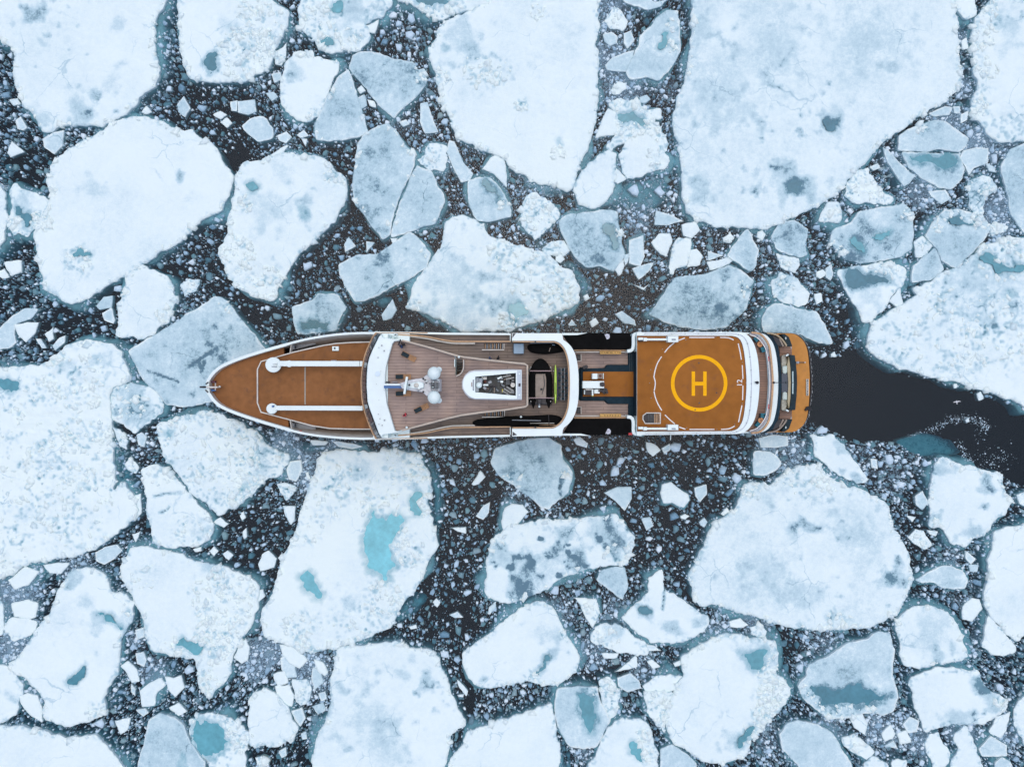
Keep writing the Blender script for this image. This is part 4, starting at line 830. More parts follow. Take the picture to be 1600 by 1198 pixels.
    V = np.vstack([Vt, Vb])
    Q = [(a, idx[a], idx[b], b) for a, b in be]
    L = np.concatenate([F.ravel(), np.array(Q).ravel()]); tot = np.array([3] * len(F) + [4] * len(Q)); st = np.concatenate([[0], np.cumsum(tot)[:-1]])
    me = np_mesh(name, V, L, st, tot)
    gg = np.concatenate([grey, np.full(k, .35)]); te = np.concatenate([teal, np.full(k, .35)])
    attr(me, 'grey', gg); attr(me, 'teal', te)
    c = V2.mean(0); org = (float(c[0]), float(c[1]), 0.0)
    kids = bool(opt.get('pond') or opt.get('rub') or opt.get('shelf') or A > 12)
    ob = mk(name, me, ICE, None, org, smooth=True)
    for p in me.polygons[len(F):]: p.use_smooth = False
    # ---- parts
    for po, tone in ponds:
        r2 = delaunay_2d_cdt([Vector(p) for p in po.tolist()], [], [list(range(len(po)))], 1, 1e-5)
        q = np.array([tuple(v) for v in r2[0]])
        zz = np.interp(0, [0], [1]); near = z[np.argsort(np.hypot(V2[:, 0] - q[:, 0].mean(), V2[:, 1] - q[:, 1].mean()))[:40]]
        zp = float(np.median(near)) + .13
        if abs(area(q_ := po.tolist())) < 1.6: continue          # puddles: wet patches in the floe's own surface
        Pm = pd_mesh('melt_pond', [(a, b, zp) for a, b in q.tolist()], r2[2])
        mk('melt_pond', Pm, pond_mat(tone), ob, org)
    C = []; R = []; Z = []
    def zat(px, py):
        j = np.argmin((V2[:, 0] - px) ** 2 + (V2[:, 1] - py) ** 2); return z[j]
    for bx, by, br, cnt in opt.get('rub', []):
        c0 = W(bx, by)[:2]
        for _ in range(int(cnt * .7)):
            a = RNG.random() * 6.28; q = br * .1 * math.sqrt(RNG.random()) * 1.1
            C.append((c0[0] + math.cos(a) * q, c0[1] + math.sin(a) * q))
    if opt.get('rim'):
        for i in np.nonzero(RNG.random(len(out)) < opt['rim'] * step * .8)[0]:
            C.append(tuple(out[i] - nrm[i] * (.15 + .45 * RNG.random())))
    if C:
        C = np.array(C); C = C[pip(C, out)]
        for po, tone in ponds:
            if len(C): C = C[~pip(C, po)]
        if len(C):
            ok = (np.abs(C[:, 0]) < 84) & (np.abs(C[:, 1]) < 64); C = C[ok]
        if len(C):
            R = .16 + .70 * RNG.random(len(C)) ** 2.4
            D = (V2[None, :, 0] - C[:, 0:1]) ** 2 + (V2[None, :, 1] - C[:, 1:2]) ** 2 if len(C) * len(V2) < 4e7 else None
            Z = z[D.argmin(1)] if D is not None else np.array([zat(*p) for p in C])
            rb = prism_obj('rubble', C, R, Z + R * .07 + .035, R * .9, RNG.random(len(C)) ** 2 * .26 - .05, ICE, ob, org, tilt=.24, n=5, aspect=.5)
            rb['kind'] = 'stuff'
    if A > 9 and kind != 'U':
        w = .10 + 1.5 * np.clip(fbm(out[:, 0] / 5, out[:, 1] / 5, seed + 90, 2) + .05, 0, 1.2) * (1.5 if kind != 'G' else .9) + .12 * fbm(out[:, 0], out[:, 1], seed + 91, 2)
        w = np.maximum(.06, w * 1.25)[:, None]
        w = w * .62; rings = [(out - nrm * .12, -.06), (out + nrm * w * .55, -.16), (out + nrm * w, -.5), (out + nrm * w * 1.35, -2.4)]
        n = len(out); Vs = np.vstack([np.column_stack([r, np.full(n, zz)]) for r, zz in rings]); Fs = []
        for k in range(3):
            for i in range(n):
                j = (i + 1) % n; Fs.append((k * n + i, (k + 1) * n + i, (k + 1) * n + j, k * n + j))
        L = np.array(Fs).ravel(); me2 = np_mesh('underwater_shelf', Vs, L, np.arange(len(Fs)) * 4, np.full(len(Fs), 4))
        mk('underwater_shelf', me2, SHELF, ob, org, smooth=True)
    for sp in opt.get('shelf', []):
        po, _ = rough_outline(wpoly(sp), .4, .35, seed + 80, wob=4)
        xx, yy = np.meshgrid(np.arange(po[:, 0].min(), po[:, 0].max(), .6), np.arange(po[:, 1].min(), po[:, 1].max(), .6))
        q = np.stack([xx.ravel(), yy.ravel()], 1); q = q[pip(q, po)]; q = q[seg_dist_fast(q, po) > .3]
        r2 = delaunay_2d_cdt([Vector(p) for p in np.vstack([po, q]).tolist()], [], [list(range(len(po)))], 1, 1e-5)
        v = np.array([tuple(a) for a in r2[0]]); dd = seg_dist_fast(v, po)
        zz = -.42 - 1.9 * np.exp(-dd / .6) + .3 * fbm(v[:, 0] / 1.5, v[:, 1] / 1.5, seed, 3)
        mk('underwater_shelf', pd_mesh('underwater_shelf', np.column_stack([v, zz]), r2[2]), SHELF, ob, org, smooth=True)
    return ob, c, A, kind, poly
def seg_dist_fast(P, out):
    """Distance to an outline sampled densely (nearest of its points, refined half a step)."""
    d = np.full(len(P), 1e9)
    for i in range(0, len(P), 4000):
        q = P[i:i + 4000]; best = np.full(len(q), 1e9)
        for k in range(0, len(out), 256):
            o = out[k:k + 256]
            best = np.minimum(best, ((q[:, None, 0] - o[None, :, 0]) ** 2 + (q[:, None, 1] - o[None, :, 1]) ** 2).min(1))
        d[i:i + 4000] = np.sqrt(best)
    return d
GROUP = 'ice floes and chunks round the yacht'
NAMED = []; REC = []
for i, (alias, label, kind, zt, pts, opt) in enumerate(BIG):
    ob, c, A, kd, poly = build_floe('ice_floe', kind, zt, pts, opt, 100 + i * 17)
    tag(ob, label, 'ice floe', GROUP)
    if alias: NAMED.append((alias, np.array(poly)))
used = set()
def nw(l): return len(l.replace('-', ' ').replace("'", ' ').split())
def lab_of(size, tone, shp, rl, al):
    l = f"{size} {tone} {shp} chunk {rl} {al}"
    for cut in ((size + ' ', ''), (shp + ' ', '')):
        if nw(l) <= 16: break
        l = l.replace(*cut)
    if nw(l) > 16: l = l.replace('on the open-ice side of', 'beyond').replace("on the yacht's side of", 'inside')
    return l
def shape_word(p):
    p = np.array(p); q = p - p.mean(0); u, sv, vt = np.linalg.svd(q, full_matrices=False); asp = sv[0] / max(1e-6, sv[1])
    if len(p) == 3: return 'triangular'
    if asp > 2.3: return 'long thin'
    if asp > 1.6: return 'oblong'
    if len(p) == 4: return 'four-sided'
    return 'angular' if len(p) == 5 else 'rounded'
def rel(c, fl):
    """Where c lies as seen from a named floe, in the yacht's own terms."""
    q = fl[np.argmin(np.hypot(fl[:, 0] - c[0], fl[:, 1] - c[1]))]; dx, dy = c[0] - q[0], c[1] - q[1]
    inb = pip(np.array([c]), fl)[0]
    if inb: return 'lying on'
    m = fl.mean(0); dx, dy = c[0] - m[0], c[1] - m[1]
    if abs(dx) > abs(dy) * 1.1: return 'just sternward of' if dx > 0 else 'just bowward of'
    out = abs(c[1]) > abs(m[1])
    return 'on the open-ice side of' if out else "on the yacht's side of"
smalls = []
for ln in SMALL.strip().splitlines():
    k, *pp = ln.split(); smalls.append((k, [tuple(float(v) for v in p.split(',')) for p in pp]))
for i, (k, pts) in enumerate(smalls):
    zt = {'S': .38, 'G': .16, 'R': .3}[k]; opt = {}
    if k == 'R':
        cx = sum(p[0] for p in pts) / len(pts); cy = sum(p[1] for p in pts) / len(pts); opt['rub'] = [(cx, cy, 9, 10)]
    ob, c, A, kd, poly = build_floe('ice_chunk', k, zt, pts, opt, 3000 + i * 13, big=False)
    tone = {'S': 'white', 'G': 'grey', 'R': 'lumpy'}[k]; size = 'tiny' if A < .8 else ('small' if A < 3.5 else 'medium-sized')
    order = sorted(NAMED, key=lambda a: np.min(np.hypot(a[1][:, 0] - c[0], a[1][:, 1] - c[1])))
    sw = shape_word(poly); lab = None; rls = {al: rel(c, fl) for al, fl in order[:9]}
    cands = [f"{p}{rls[al]} {al}" for p in (f"{size} {tone} {sw} chunk ", f"{size} {tone} chunk ", f"{tone} {sw} chunk ") for al, fl in order[:4]]
    cands += [f"{p}{rls[al]} {al}" for p in (f"{size} {tone} {sw} chunk ", f"{tone} {sw} chunk ", f"{tone} chunk ") for al, fl in order[4:9]]
    cands += [f"{size} {tone} {sw} chunk in the gap beside {al}" for al, fl in order[:6]]
    lab = next(l for l in cands if l not in used and nw(l) <= 16)
    used.add(lab); tag(ob, lab, 'ice chunk', GROUP)

# ---- where there is open water: raster over the sea, 0.2 m
X0, Y0, CELL = -92.0, -72.0, .2
NX, NY = 920, 720
occ = np.zeros((NY, NX), bool)
def fill(poly, grow=0.0):
    poly = np.asarray(poly); i0 = max(0, int((poly[:, 0].min() - X0) / CELL)); i1 = min(NX, int((poly[:, 0].max() - X0) / CELL) + 2)
    j0 = max(0, int((poly[:, 1].min() - Y0) / CELL)); j1 = min(NY, int((poly[:, 1].max() - Y0) / CELL) + 2)
    if i1 <= i0 or j1 <= j0: return
    xx, yy = np.meshgrid(X0 + (np.arange(i0, i1) + .5) * CELL, Y0 + (np.arange(j0, j1) + .5) * CELL)
    m = pip(np.stack([xx.ravel(), yy.ravel()], 1), poly).reshape(xx.shape); occ[j0:j1, i0:i1] |= m
for p in FLOE_POLYS[:]: fill(p)
HULL_WL = [(366,603),(385,588),(420,574),(470,560),(530,548),(585,540),(800,533),(1150,531),(1225,535),(1240,560),(1243,600),(1240,640),(1225,664),(1150,668),(800,670),(585,665),(530,658),(470,646),(420,632),(385,618)]
fill(np.array(wpoly(HULL_WL)))
lead = np.array(wpoly(LEAD))
def blobs(P, lst, base=0.0):
    v = np.full(len(P), base)
    for x, y, r, l in lst:
        c = W(x, y)[:2]; q = np.hypot(P[:, 0] - c[0], P[:, 1] - c[1]) / (r * .1)
        v = np.maximum(v, l * np.clip(1.35 - q, 0, 1))
    return v
def slush_at(P):
    v = blobs(P, SLUSH, .38) + .18 * fbm(P[:, 0] / 4, P[:, 1] / 4, 5, 3)
    for x, y, r, l in DARKW:
        c = W(x, y)[:2]; q = np.hypot(P[:, 0] - c[0], P[:, 1] - c[1]) / (r * .1); v *= l + (1 - l) * np.clip(q - .4, 0, 1)
    cl = np.ones(len(P))
    for x, y, r in CLEAR:
        c = W(x, y)[:2]; q = np.hypot(P[:, 0] - c[0], P[:, 1] - c[1]) / (r * .1); cl = np.minimum(cl, .2 + .8 * np.clip((q - .7) * 2.2, 0, 1))
    v = v * cl
    q = pip(P, lead); d = seg_dist(P, lead)
    v = np.where(q, v * np.clip(1 - d / .6, 0, 1), v)
    return np.clip(v, 0, 1)
def free(P):
    i = ((P[:, 0] - X0) / CELL).astype(int); j = ((P[:, 1] - Y0) / CELL).astype(int)
    ok = (i >= 0) & (j >= 0) & (i < NX) & (j < NY); r = np.zeros(len(P), bool); r[ok] = ~occ[j[ok], i[ok]]; return r
def dens(P):
    v = np.ones(len(P))
    for x, y, r in CLEAR:
        c = W(x, y)[:2]; q = np.hypot(P[:, 0] - c[0], P[:, 1] - c[1]) / (r * .1); v = np.minimum(v, .48 + .52 * np.clip((q - .7) * 2.2, 0, 1))
    for x, y, r, l in DARKW:
        c = W(x, y)[:2]; q = np.hypot(P[:, 0] - c[0], P[:, 1] - c[1]) / (r * .1); v *= l + (1 - l) * np.clip((q - .6) * 2, 0, 1)
    q = pip(P, lead); d = seg_dist(P, lead); v = np.where(q, np.clip(.5 - d / .8, 0.0, 1) * .6, v)
    v *= np.clip(.8 + 1.3 * fbm(P[:, 0] / 3.5, P[:, 1] / 3.5, 77, 4), .1, 1)
    return v
# medium pieces, kept apart from one another
MC, MR = [], []
for rad, want, tries in ((.85, 40, 900), (.64, 330, 6000), (.47, 1200, 15000), (.34, 3000, 30000)):
    P = np.column_stack([RNG.uniform(-86, 86, tries), RNG.uniform(-66, 66, tries)])
    P = P[free(P)]; P = P[RNG.random(len(P)) < dens(P)]; n = 0
    for p in P:
        r = rad * RNG.uniform(.8, 1.2); k = int(r * .85 / CELL) + 1
        i = int((p[0] - X0) / CELL); j = int((p[1] - Y0) / CELL)
        if i - k < 0 or j - k < 0 or occ[j - k:j + k + 1, i - k:i + k + 1].any(): continue
        kk = max(1, int(r * .8 / CELL)); occ[j - kk:j + kk + 1, i - kk:i + kk + 1] = True
        MC.append(p); MR.append(r); n += 1
        if n >= want: break
MC = np.array(MC); MR = np.array(MR); o = np.argsort(-MR); MC = MC[o]; MR = MR[o]
inv = (np.abs(MC[:, 0]) < 79) & (np.abs(MC[:, 1]) < 59)
single = np.nonzero(inv)[0][:18]
for q in single:
    V, L, st, tot = prisms(MC[q:q + 1], MR[q:q + 1], [.1], [.6], RNG, n=7); me = np_mesh('ice_chunk', V, L, st, tot); attr(me, 'tone', np.full(len(V), .3))
    ob = mk('ice_chunk', me, BRASH, None, (float(MC[q, 0]), float(MC[q, 1]), 0)); tag(ob, 'small pale ice chunk adrift in the fine brash between floes', 'ice chunk', 'ice chunks adrift in the brash')
rest = np.ones(len(MC), bool); rest[single] = False; MC = MC[rest]; MR = MR[rest]
m = len(MC); sub = RNG.random(m) < .55; msl = slush_at(MC)
ZT = np.where(sub, -.15 - .9 * RNG.random(m), .03 + .12 * RNG.random(m)); TN = np.clip(.34 + .66 * RNG.random(m) ** .8 - .1 * sub - .3 * msl, 0, 1); TN = np.where(RNG.random(m) < .26, .05 + .25 * RNG.random(m), TN)
bm_ = prism_obj('brash_pieces', MC, MR, ZT, np.full(m, .5), TN, BRASH, n=6, aspect=.55)
tag(bm_, 'hand-sized to boulder-sized broken ice pieces crowding the dark water', 'brash ice', None, 'stuff')
# small and fine brash
def scatter(n, r0, r1, pw, subp, name, label, nn, tb):
    P = np.column_stack([RNG.uniform(-86, 86, n), RNG.uniform(-66, 66, n)]); P = P[free(P)]
    P = P[RNG.random(len(P)) < dens(P)]; k = len(P); sl = slush_at(P)
    R = (r0 + (r1 - r0) * RNG.random(k) ** pw) * (1 - .25 * sl); sb = RNG.random(k) < subp
    Z = np.where(sb, -.08 - 1.0 * RNG.random(k), .02 + .07 * RNG.random(k)); T = np.clip(tb + .12 + .68 * RNG.random(k) ** .6 - .32 * sl, 0, 1); T = np.where(RNG.random(k) < .24, .02 + .2 * RNG.random(k), T)
    ob = prism_obj(name, P, R, Z, np.full(k, .3), T, BRASH, n=nn, aspect=.5, tilt=.25); tag(ob, label, 'brash ice', None, 'stuff'); return k
n1_ = scatter(80000, .13, .32, 1.6, .5, 'brash_bits', 'fist-sized ice bits strewn thickly between the larger pieces', 5, .12)
n2_ = scatter(230000, .05, .13, 1.3, .45, 'brash_crumbs', 'fine ice crumbs peppering the water between floes', 4, .08)
# jammed slush fields: pale plates and lumps packed edge to edge
P = np.column_stack([RNG.uniform(-86, 86, 90000), RNG.uniform(-66, 66, 90000)]); P = P[free(P)]; sl = slush_at(P)
kp = RNG.random(len(P)) < np.clip((sl - .34) * 2.1, 0, 1); P = P[kp]; k = len(P); R = .10 + .38 * RNG.random(k) ** 2.4
T = np.clip(.22 + .5 * RNG.random(k), 0, 1); T = np.where(RNG.random(k) < .3, .03 + .2 * RNG.random(k), T)
tag(prism_obj('slush_ice', P, R, np.where(RNG.random(k) < .35, -.05 - .3 * RNG.random(k), .02 + .1 * RNG.random(k)), np.full(k, .3), T, BRASH, n=6, aspect=.5, tilt=.3), 'pale crushed ice jammed tight in the narrow channels', 'slush ice', None, 'stuff')
# foam thrown up in the wake: strings of tiny blobs along curved lines
FC = []
for path, wd, cnt in (([(1417,690),(1425,682),(1440,678),(1452,675),(1460,670),(1472,662),(1485,656),(1500,654),(1515,654),(1530,655),(1537,665),(1545,668)], .35, 420),
                      ([(1498,690),(1503,700),(1508,712),(1520,722)], .3, 90), ([(1530,656),(1536,668),(1530,680)], .6, 60), ([(1540,722),(1555,718),(1580,716)], .9, 90), ([(1500,705),(1530,728),(1560,735)], 1.2, 120)):
    Q = np.array(wpoly(path)); sl = np.hypot(*np.diff(Q, axis=0).T); cum = np.concatenate([[0], np.cumsum(sl)])
    t = RNG.random(cnt) * cum[-1]; xx = np.interp(t, cum, Q[:, 0]) + RNG.normal(0, wd, cnt); yy = np.interp(t, cum, Q[:, 1]) + RNG.normal(0, wd, cnt); FC += list(zip(xx, yy))
FC = np.array(FC); FC = FC[free(FC)]; k = len(FC)
tag(prism_obj('foam', FC, .03 + .10 * RNG.random(k) ** 3, np.full(k, .02) - .15 * (RNG.random(k) < .4), np.full(k, .06), .1 + .3 * RNG.random(k), BRASH, n=5, tilt=.05), 'strings of white foam and bubbles curling through the dark wake', 'foam', None, 'stuff')

# ================================================================ the sea
xs = np.concatenate([[-1500, -300], np.arange(-90, 90.01, .75), [300, 1500]]); ys = np.concatenate([[-1500, -300], np.arange(-70, 70.01, .75), [300, 1500]])
gx, gy = np.meshgrid(xs, ys); nx, ny = len(xs), len(ys); T = np.column_stack([gx.ravel(), gy.ravel(), np.zeros(nx * ny)])
ii = np.arange(nx * ny).reshape(ny, nx); a = ii[:-1, :-1].ravel(); b = ii[:-1, 1:].ravel(); c = ii[1:, 1:].ravel(); d = ii[1:, :-1].ravel()
top = np.stack([a, b, c, d], 1); loop = list(ii[0, :]) + list(ii[1:, -1]) + list(ii[-1, -2::-1]) + list(ii[-2:0:-1, 0])
nb = nx * ny; Bv = T[loop].copy(); Bv[:, 2] = -14
V = np.vstack([T, Bv]); m = len(loop)
sides = np.array([(loop[(i + 1) % m], loop[i], nb + i, nb + (i + 1) % m) for i in range(m)])
L = np.concatenate([top.ravel(), sides.ravel(), (nb + np.arange(m))[::-1]]); tot = np.concatenate([np.full(len(top) + m, 4), [m]]); st = np.concatenate([[0], np.cumsum(tot)[:-1]])
me = np_mesh('sea_water', V, L, st, tot)
sv = np.zeros(len(V)); inn = (np.abs(T[:, 0]) < 91) & (np.abs(T[:, 1]) < 71); sv[:nb][inn] = slush_at(T[inn, :2])
attr(me, 'slush', sv); sea = mk('water', me, SEA); tag(sea, 'dark cold sea water between the ice floes', None, None, 'structure')
sb = mk('seabed', pd_mesh('seabed', [(-1500, -1500, -14.5), (1500, -1500, -14.5), (1500, 1500, -14.5), (-1500, 1500, -14.5)], [(0, 1, 2, 3)]), plain('seabed_mud', (.03, .035, .04), .9)); sb['kind'] = 'structure'

# ================================================================ the yacht
WHITE = plain('white_paint', (.75, .86, .84), .35, var=.035, scale=.8, dirt=((.55, .60, .64), .25))
CREAM = plain('weathered_cream_paint', (.62, .60, .54), .5, var=.12, scale=1.2, dirt=((.34, .30, .25), .5))
BROWN = plain('brown_deck_coating', (.255, .112, .042), .8, spec=.15, var=.15, scale=1.1, bump=.2, dirt=((.13, .07, .045), .75))
HELI = plain('rust_brown_deck_coating', (.325, .125, .026), .8, spec=.12, var=.11, scale=.8, bump=.2, dirt=((.20, .09, .045), .7))
ORANGE = plain('orange_teak', (.52, .235, .055), .7, spec=.25, var=.10, scale=1.5, dirt=((.36, .18, .07), .5))
TAN = plain('varnished_teak_rail', (.52, .32, .17), .5, var=.2, scale=3)
NAVY = plain('navy_deck_paint', (.010, .030, .045), .7, spec=.15, var=.3, scale=1.5)
NAVYC = plain('navy_cushion', (.010, .028, .036), .85, var=.3, scale=3, bump=.3)
BLACK = plain('black_canopy_fabric', (.007, .007, .007), .95, var=.2, scale=2, spec=.05, bump=.2)
RUB = plain('black_rubber', (.02, .02, .024), .55, var=.3, scale=3)
GREY = plain('grey_steel', (.30, .34, .38), .45, var=.15, scale=2, dirt=((.14, .13, .12), .4))
DGREY = plain('dark_steel', (.055, .065, .07), .55, var=.5, scale=2.5)
BGREY = plain('blue_grey_locker_paint', (.22, .34, .45), .45, var=.1, scale=1.5)
GLASSD = plain('dark_window_glass', (.10, .13, .155), .12, var=.3, scale=1.2, spec=.6)
YELLOW = plain('yellow_marking_paint', (.97, .46, .006), .7, spec=.12, var=.05, scale=1.5, dirt=((.55, .25, .03), .6))
MARK = plain('white_marking_paint', (.80, .80, .78), .6, var=.08, scale=1.5, dirt=((.45, .33, .25), .4))
LIME = plain('lime_board', (.40, .62, .06), .4, var=.1)
BLUE = plain('blue_stripe_paint', (.02, .13, .36), .4, var=.1)
RED = plain('red_paint', (.50, .02, .025), .5, var=.2)
TEALC = plain('teal_cushion', (.03, .19, .25), .8, var=.2, scale=3, bump=.3)
SAND = plain('beige_liner', (.30, .25, .205), .7, var=.15, scale=3)
SILVER = plain('polished_rail', (.55, .58, .60), .25, metal=.6, var=.1)
HULLM = plain('navy_hull_paint', (.018, .028, .045), .3, var=.12, scale=.4, dirt=((.12, .12, .12), .25))
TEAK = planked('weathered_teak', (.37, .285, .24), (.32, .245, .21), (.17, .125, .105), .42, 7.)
TEAKD = planked('dark_teak', (.215, .17, .14), (.175, .14, .115), (.08, .06, .05), .42, 7.)  # teak in a darker plank tone, for promenade and stair landing
TEAKL = planked('red_teak', (.25, .15, .105), (.21, .13, .095), (.10, .07, .05), .36, 5.)
ORG = W(794, 600, 0)
yacht = bpy.data.objects.new('expedition_yacht', None); put(yacht); yacht.location = ORG
tag(yacht, 'long white and brown expedition yacht with a helicopter deck, lying among the floes', 'ship')
def bevel(o, wd=.05, seg=2):
    b = o.modifiers.new('edges', 'BEVEL'); b.width = wd; b.segments = seg; b.limit_method = 'ANGLE'; b.angle_limit = math.radians(50); b.harden_normals = False
    return o
def part(name, me, mat, parent=None, label=None, smooth=False):
    """A part of the yacht: mesh in world metres, hung on the yacht (or on one of its parts)."""
    par = parent or yacht; me.transform(Matrix.Translation(-Vector(ORG))); me.materials.clear(); me.materials.append(mat)
    if smooth: me.polygons.foreach_set('use_smooth', [True] * len(me.polygons))
    o = bpy.data.objects.new(name, me); put(o, par)
    if label: o['label'] = label
    return o
def slab_mesh(outer, zt, zb, holes=(), world=False, slope=None):
    o = [tuple(p) for p in (outer if world else wpoly(outer, zt))]
    if area(o) < 0: o = o[::-1]
    hs = []
    for h in holes:
        h = [tuple(p) for p in (h if world else wpoly(h, zt))]
        if area(h) > 0: h = h[::-1]
        hs.append(h)
    pts = list(o); loops = [list(range(len(o)))]
    for h in hs: loops.append(list(range(len(pts), len(pts) + len(h)))); pts += h
    edges = [(l[i], l[(i + 1) % len(l)]) for l in loops for i in range(len(l))]
    if not hs:
        V = [(x, y, zt) for x, y in o] + [(x, y, zb) for x, y in o]; n = len(o)
        F = [tuple(range(n)), tuple(range(2 * n - 1, n - 1, -1))] + [(i, n + i, n + (i + 1) % n, (i + 1) % n) for i in range(n)]
        return pd_mesh('slab', V, F)
    r = delaunay_2d_cdt([Vector(p) for p in pts], edges, [], 0, 1e-6)
    P = [tuple(v) for v in r[0]]; T = []
    for f in r[2]:
        c = np.array([[sum(P[i][0] for i in f) / len(f), sum(P[i][1] for i in f) / len(f)]])
        if pip(c, o)[0] and not any(pip(c, h)[0] for h in hs): T.append(tuple(f))
    n = len(P); V = [(x, y, zt) for x, y in P] + [(x, y, zb) for x, y in P]
    F = T + [tuple(i + n for i in f[::-1]) for f in T]
    cnt = {}
    for f in T:
        for i in range(len(f)): cnt[(f[i], f[(i + 1) % len(f)])] = 1
    F += [(a, a + n, b + n, b) for a, b in cnt if (b, a) not in cnt]
    return pd_mesh('slab', V, F)
def slab(name, outer, zt, zb, mat, holes=(), parent=None, label=None, bev=0, world=False):
    o = part(name, slab_mesh(outer, zt, zb, holes, world), mat, parent, label)
    if bev: bevel(o, bev)
    return o
def offs(path, d, closed=False):
    P = np.array(path, float); n = len(P)
    t = np.roll(P, -1, 0) - np.roll(P, 1, 0)
    if not closed: t[0] = P[1] - P[0]; t[-1] = P[-1] - P[-2]
    t /= np.maximum(1e-9, np.hypot(t[:, 0], t[:, 1]))[:, None]
    return P + np.stack([-t[:, 1], t[:, 0]], 1) * (np.asarray(d)[:, None] if np.ndim(d) else d)
def smooth_path(path, k=4, closed=False):
    P = np.array(path, float); out = []; n = len(P)
    for i in range(n if closed else n - 1):
        a = P[(i - 1) % n] if closed or i > 0 else P[i]; b = P[i]; c = P[(i + 1) % n]; d = P[(i + 2) % n] if closed or i < n - 2 else P[i + 1]
        for j in range(k):
            t = j / k; out.append(.5 * ((2 * b) + (c - a) * t + (2 * a - 5 * b + 4 * c - d) * t * t + (3 * b - a - 3 * c + d) * t ** 3))
    if not closed: out.append(P[-1])
    return [tuple(p) for p in out]
def ribbon_mesh(path, wpx, zt, h, closed=False, ws=None):
    """A rail or wall of given pixel width following a path, top at zt, h metres deep."""
    wd = wpx * .1 * (CAM_H - zt) / CAM_H
    P = np.array([p[:2] for p in path]) if ws else np.array(wpoly(path, zt))
    A = offs(P, wd / 2, closed); B = offs(P, -wd / 2, closed); n = len(P)
    V = [(*a, zt) for a in A] + [(*b, zt) for b in B] + [(*b, zt - h) for b in B] + [(*a, zt - h) for a in A]; F = []
    for i in range(n if closed else n - 1):
        j = (i + 1) % n
        for k in range(4): k2 = (k + 1) % 4; F.append((k * n + i, k2 * n + i, k2 * n + j, k * n + j))
    if not closed: F += [(0, 3 * n, 2 * n, n), (n - 1, 2 * n - 1, 3 * n - 1, 4 * n - 1)]
    me = pd_mesh('ribbon', V, F); bm = bmesh.new(); bm.from_mesh(me); bmesh.ops.recalc_face_normals(bm, faces=bm.faces); bm.to_mesh(me); bm.free()
    return me
def ribbon(name, path, wpx, zt, h, mat, parent=None, label=None, closed=False, bev=0):
    o = part(name, ribbon_mesh(path, wpx, zt, h, closed), mat, parent, label)
    if bev: bevel(o, bev)
    return o
class MB:
    """Collects simple solids into one mesh."""
    def __init__(s): s.bm = bmesh.new()
    def box(s, c, d, rz=0., ry=0., rx=0.):
        m = Matrix.Translation(c) @ Matrix.Rotation(rz, 4, 'Z') @ Matrix.Rotation(ry, 4, 'Y') @ Matrix.Rotation(rx, 4, 'X') @ Matrix.Diagonal((*d, 1))
        bmesh.ops.create_cube(s.bm, size=1, matrix=m); return s
    def cyl(s, a, b, r1, r2=None, n=12):
        a = Vector(a); b = Vector(b); d = b - a; q = d.to_track_quat('Z', 'Y').to_matrix().to_4x4()
        bmesh.ops.create_cone(s.bm, cap_ends=True, segments=n, radius1=r1, radius2=r1 if r2 is None else r2, depth=d.length, matrix=Matrix.Translation((a + b) / 2) @ q); return s
    def ball(s, c, r, sz=1., n=18):
        m = Matrix.Translation(c) @ Matrix.Diagonal((1, 1, sz, 1)); bmesh.ops.create_uvsphere(s.bm, u_segments=n, v_segments=n // 2, radius=r, matrix=m); return s
    def prism(s, pts, zt, zb):
        V = [s.bm.verts.new((x, y, zt)) for x, y in pts] + [s.bm.verts.new((x, y, zb)) for x, y in pts]; n = len(pts)
        s.bm.faces.new(V[:n]); s.bm.faces.new(V[:n - 1:-1])
        for i in range(n): s.bm.faces.new((V[i], V[n + i], V[n + (i + 1) % n], V[(i + 1) % n]))
        return s
    def me(s, name='m'):
        bmesh.ops.recalc_face_normals(s.bm, faces=s.bm.faces); me = bpy.data.meshes.new(name); s.bm.to_mesh(me); s.bm.free(); return me
def pb(x0, y0, x1, y1, zt, zb, name, mat, parent=None, rz=0., bev=.03, label=None):
    """Box covering a pixel rectangle, top at zt, bottom at zb."""
    a = Vector(W(x0, y0, zt)); b = Vector(W(x1, y1, zt)); c = (a + b) / 2; c.z = (zt + zb) / 2
    o = part(name, MB().box(c, (abs(b.x - a.x), abs(b.y - a.y), zt - zb), rz).me(), mat, parent, label)
    if bev: bevel(o, bev)
    return o
def pm(px, z): return px * .1 * (CAM_H - z) / CAM_H      # pixels to metres at height z

# ---- hull, lofted with flare at the bow
UP = [(322.2,603),(323.2,593),(333.8,578.8),(348.8,568.4),(375,557.5),(412.5,545.5),(455.6,533.8),(487.5,526.5),(525,521),(556,519),(585,518.6),(700,519.6),(800,520.2),(905,520.2),(1000,519.4),(1150,518.8)]
LO = [(323.2,614),(335,630),(354,642),(393.8,656.5),(431,667.8),(459,675.3),(487.5,681),(525,685),(556,686.6),(585,686.6),(700,683.6),(800,681.6),(905,680.4),(1000,679.6),(1150,677.8)]
UPs = smooth_path(UP, 3); LOs = smooth_path(LO, 3)
rail_w = [W(x, y, 8.1)[:2] for x, y in UPs] + [W(x, y, 8.1)[:2] for x, y in LOs[::-1]]
st_w = [W(x, y, 3.0)[:2] for x, y in [(1219,521.5),(1238,521.5),(1248,526),(1256,534.5),(1261,549),(1263.6,575),(1264.4,598),(1263.6,621),(1261,647),(1256,661.5),(1248,670),(1238,674.5),(1219,675)]]
nU = len(UPs); outl = rail_w[:nU] + st_w + rail_w[nU:]
O = np.array(outl); ym = W(794, 600, 0)[1]
rings = []
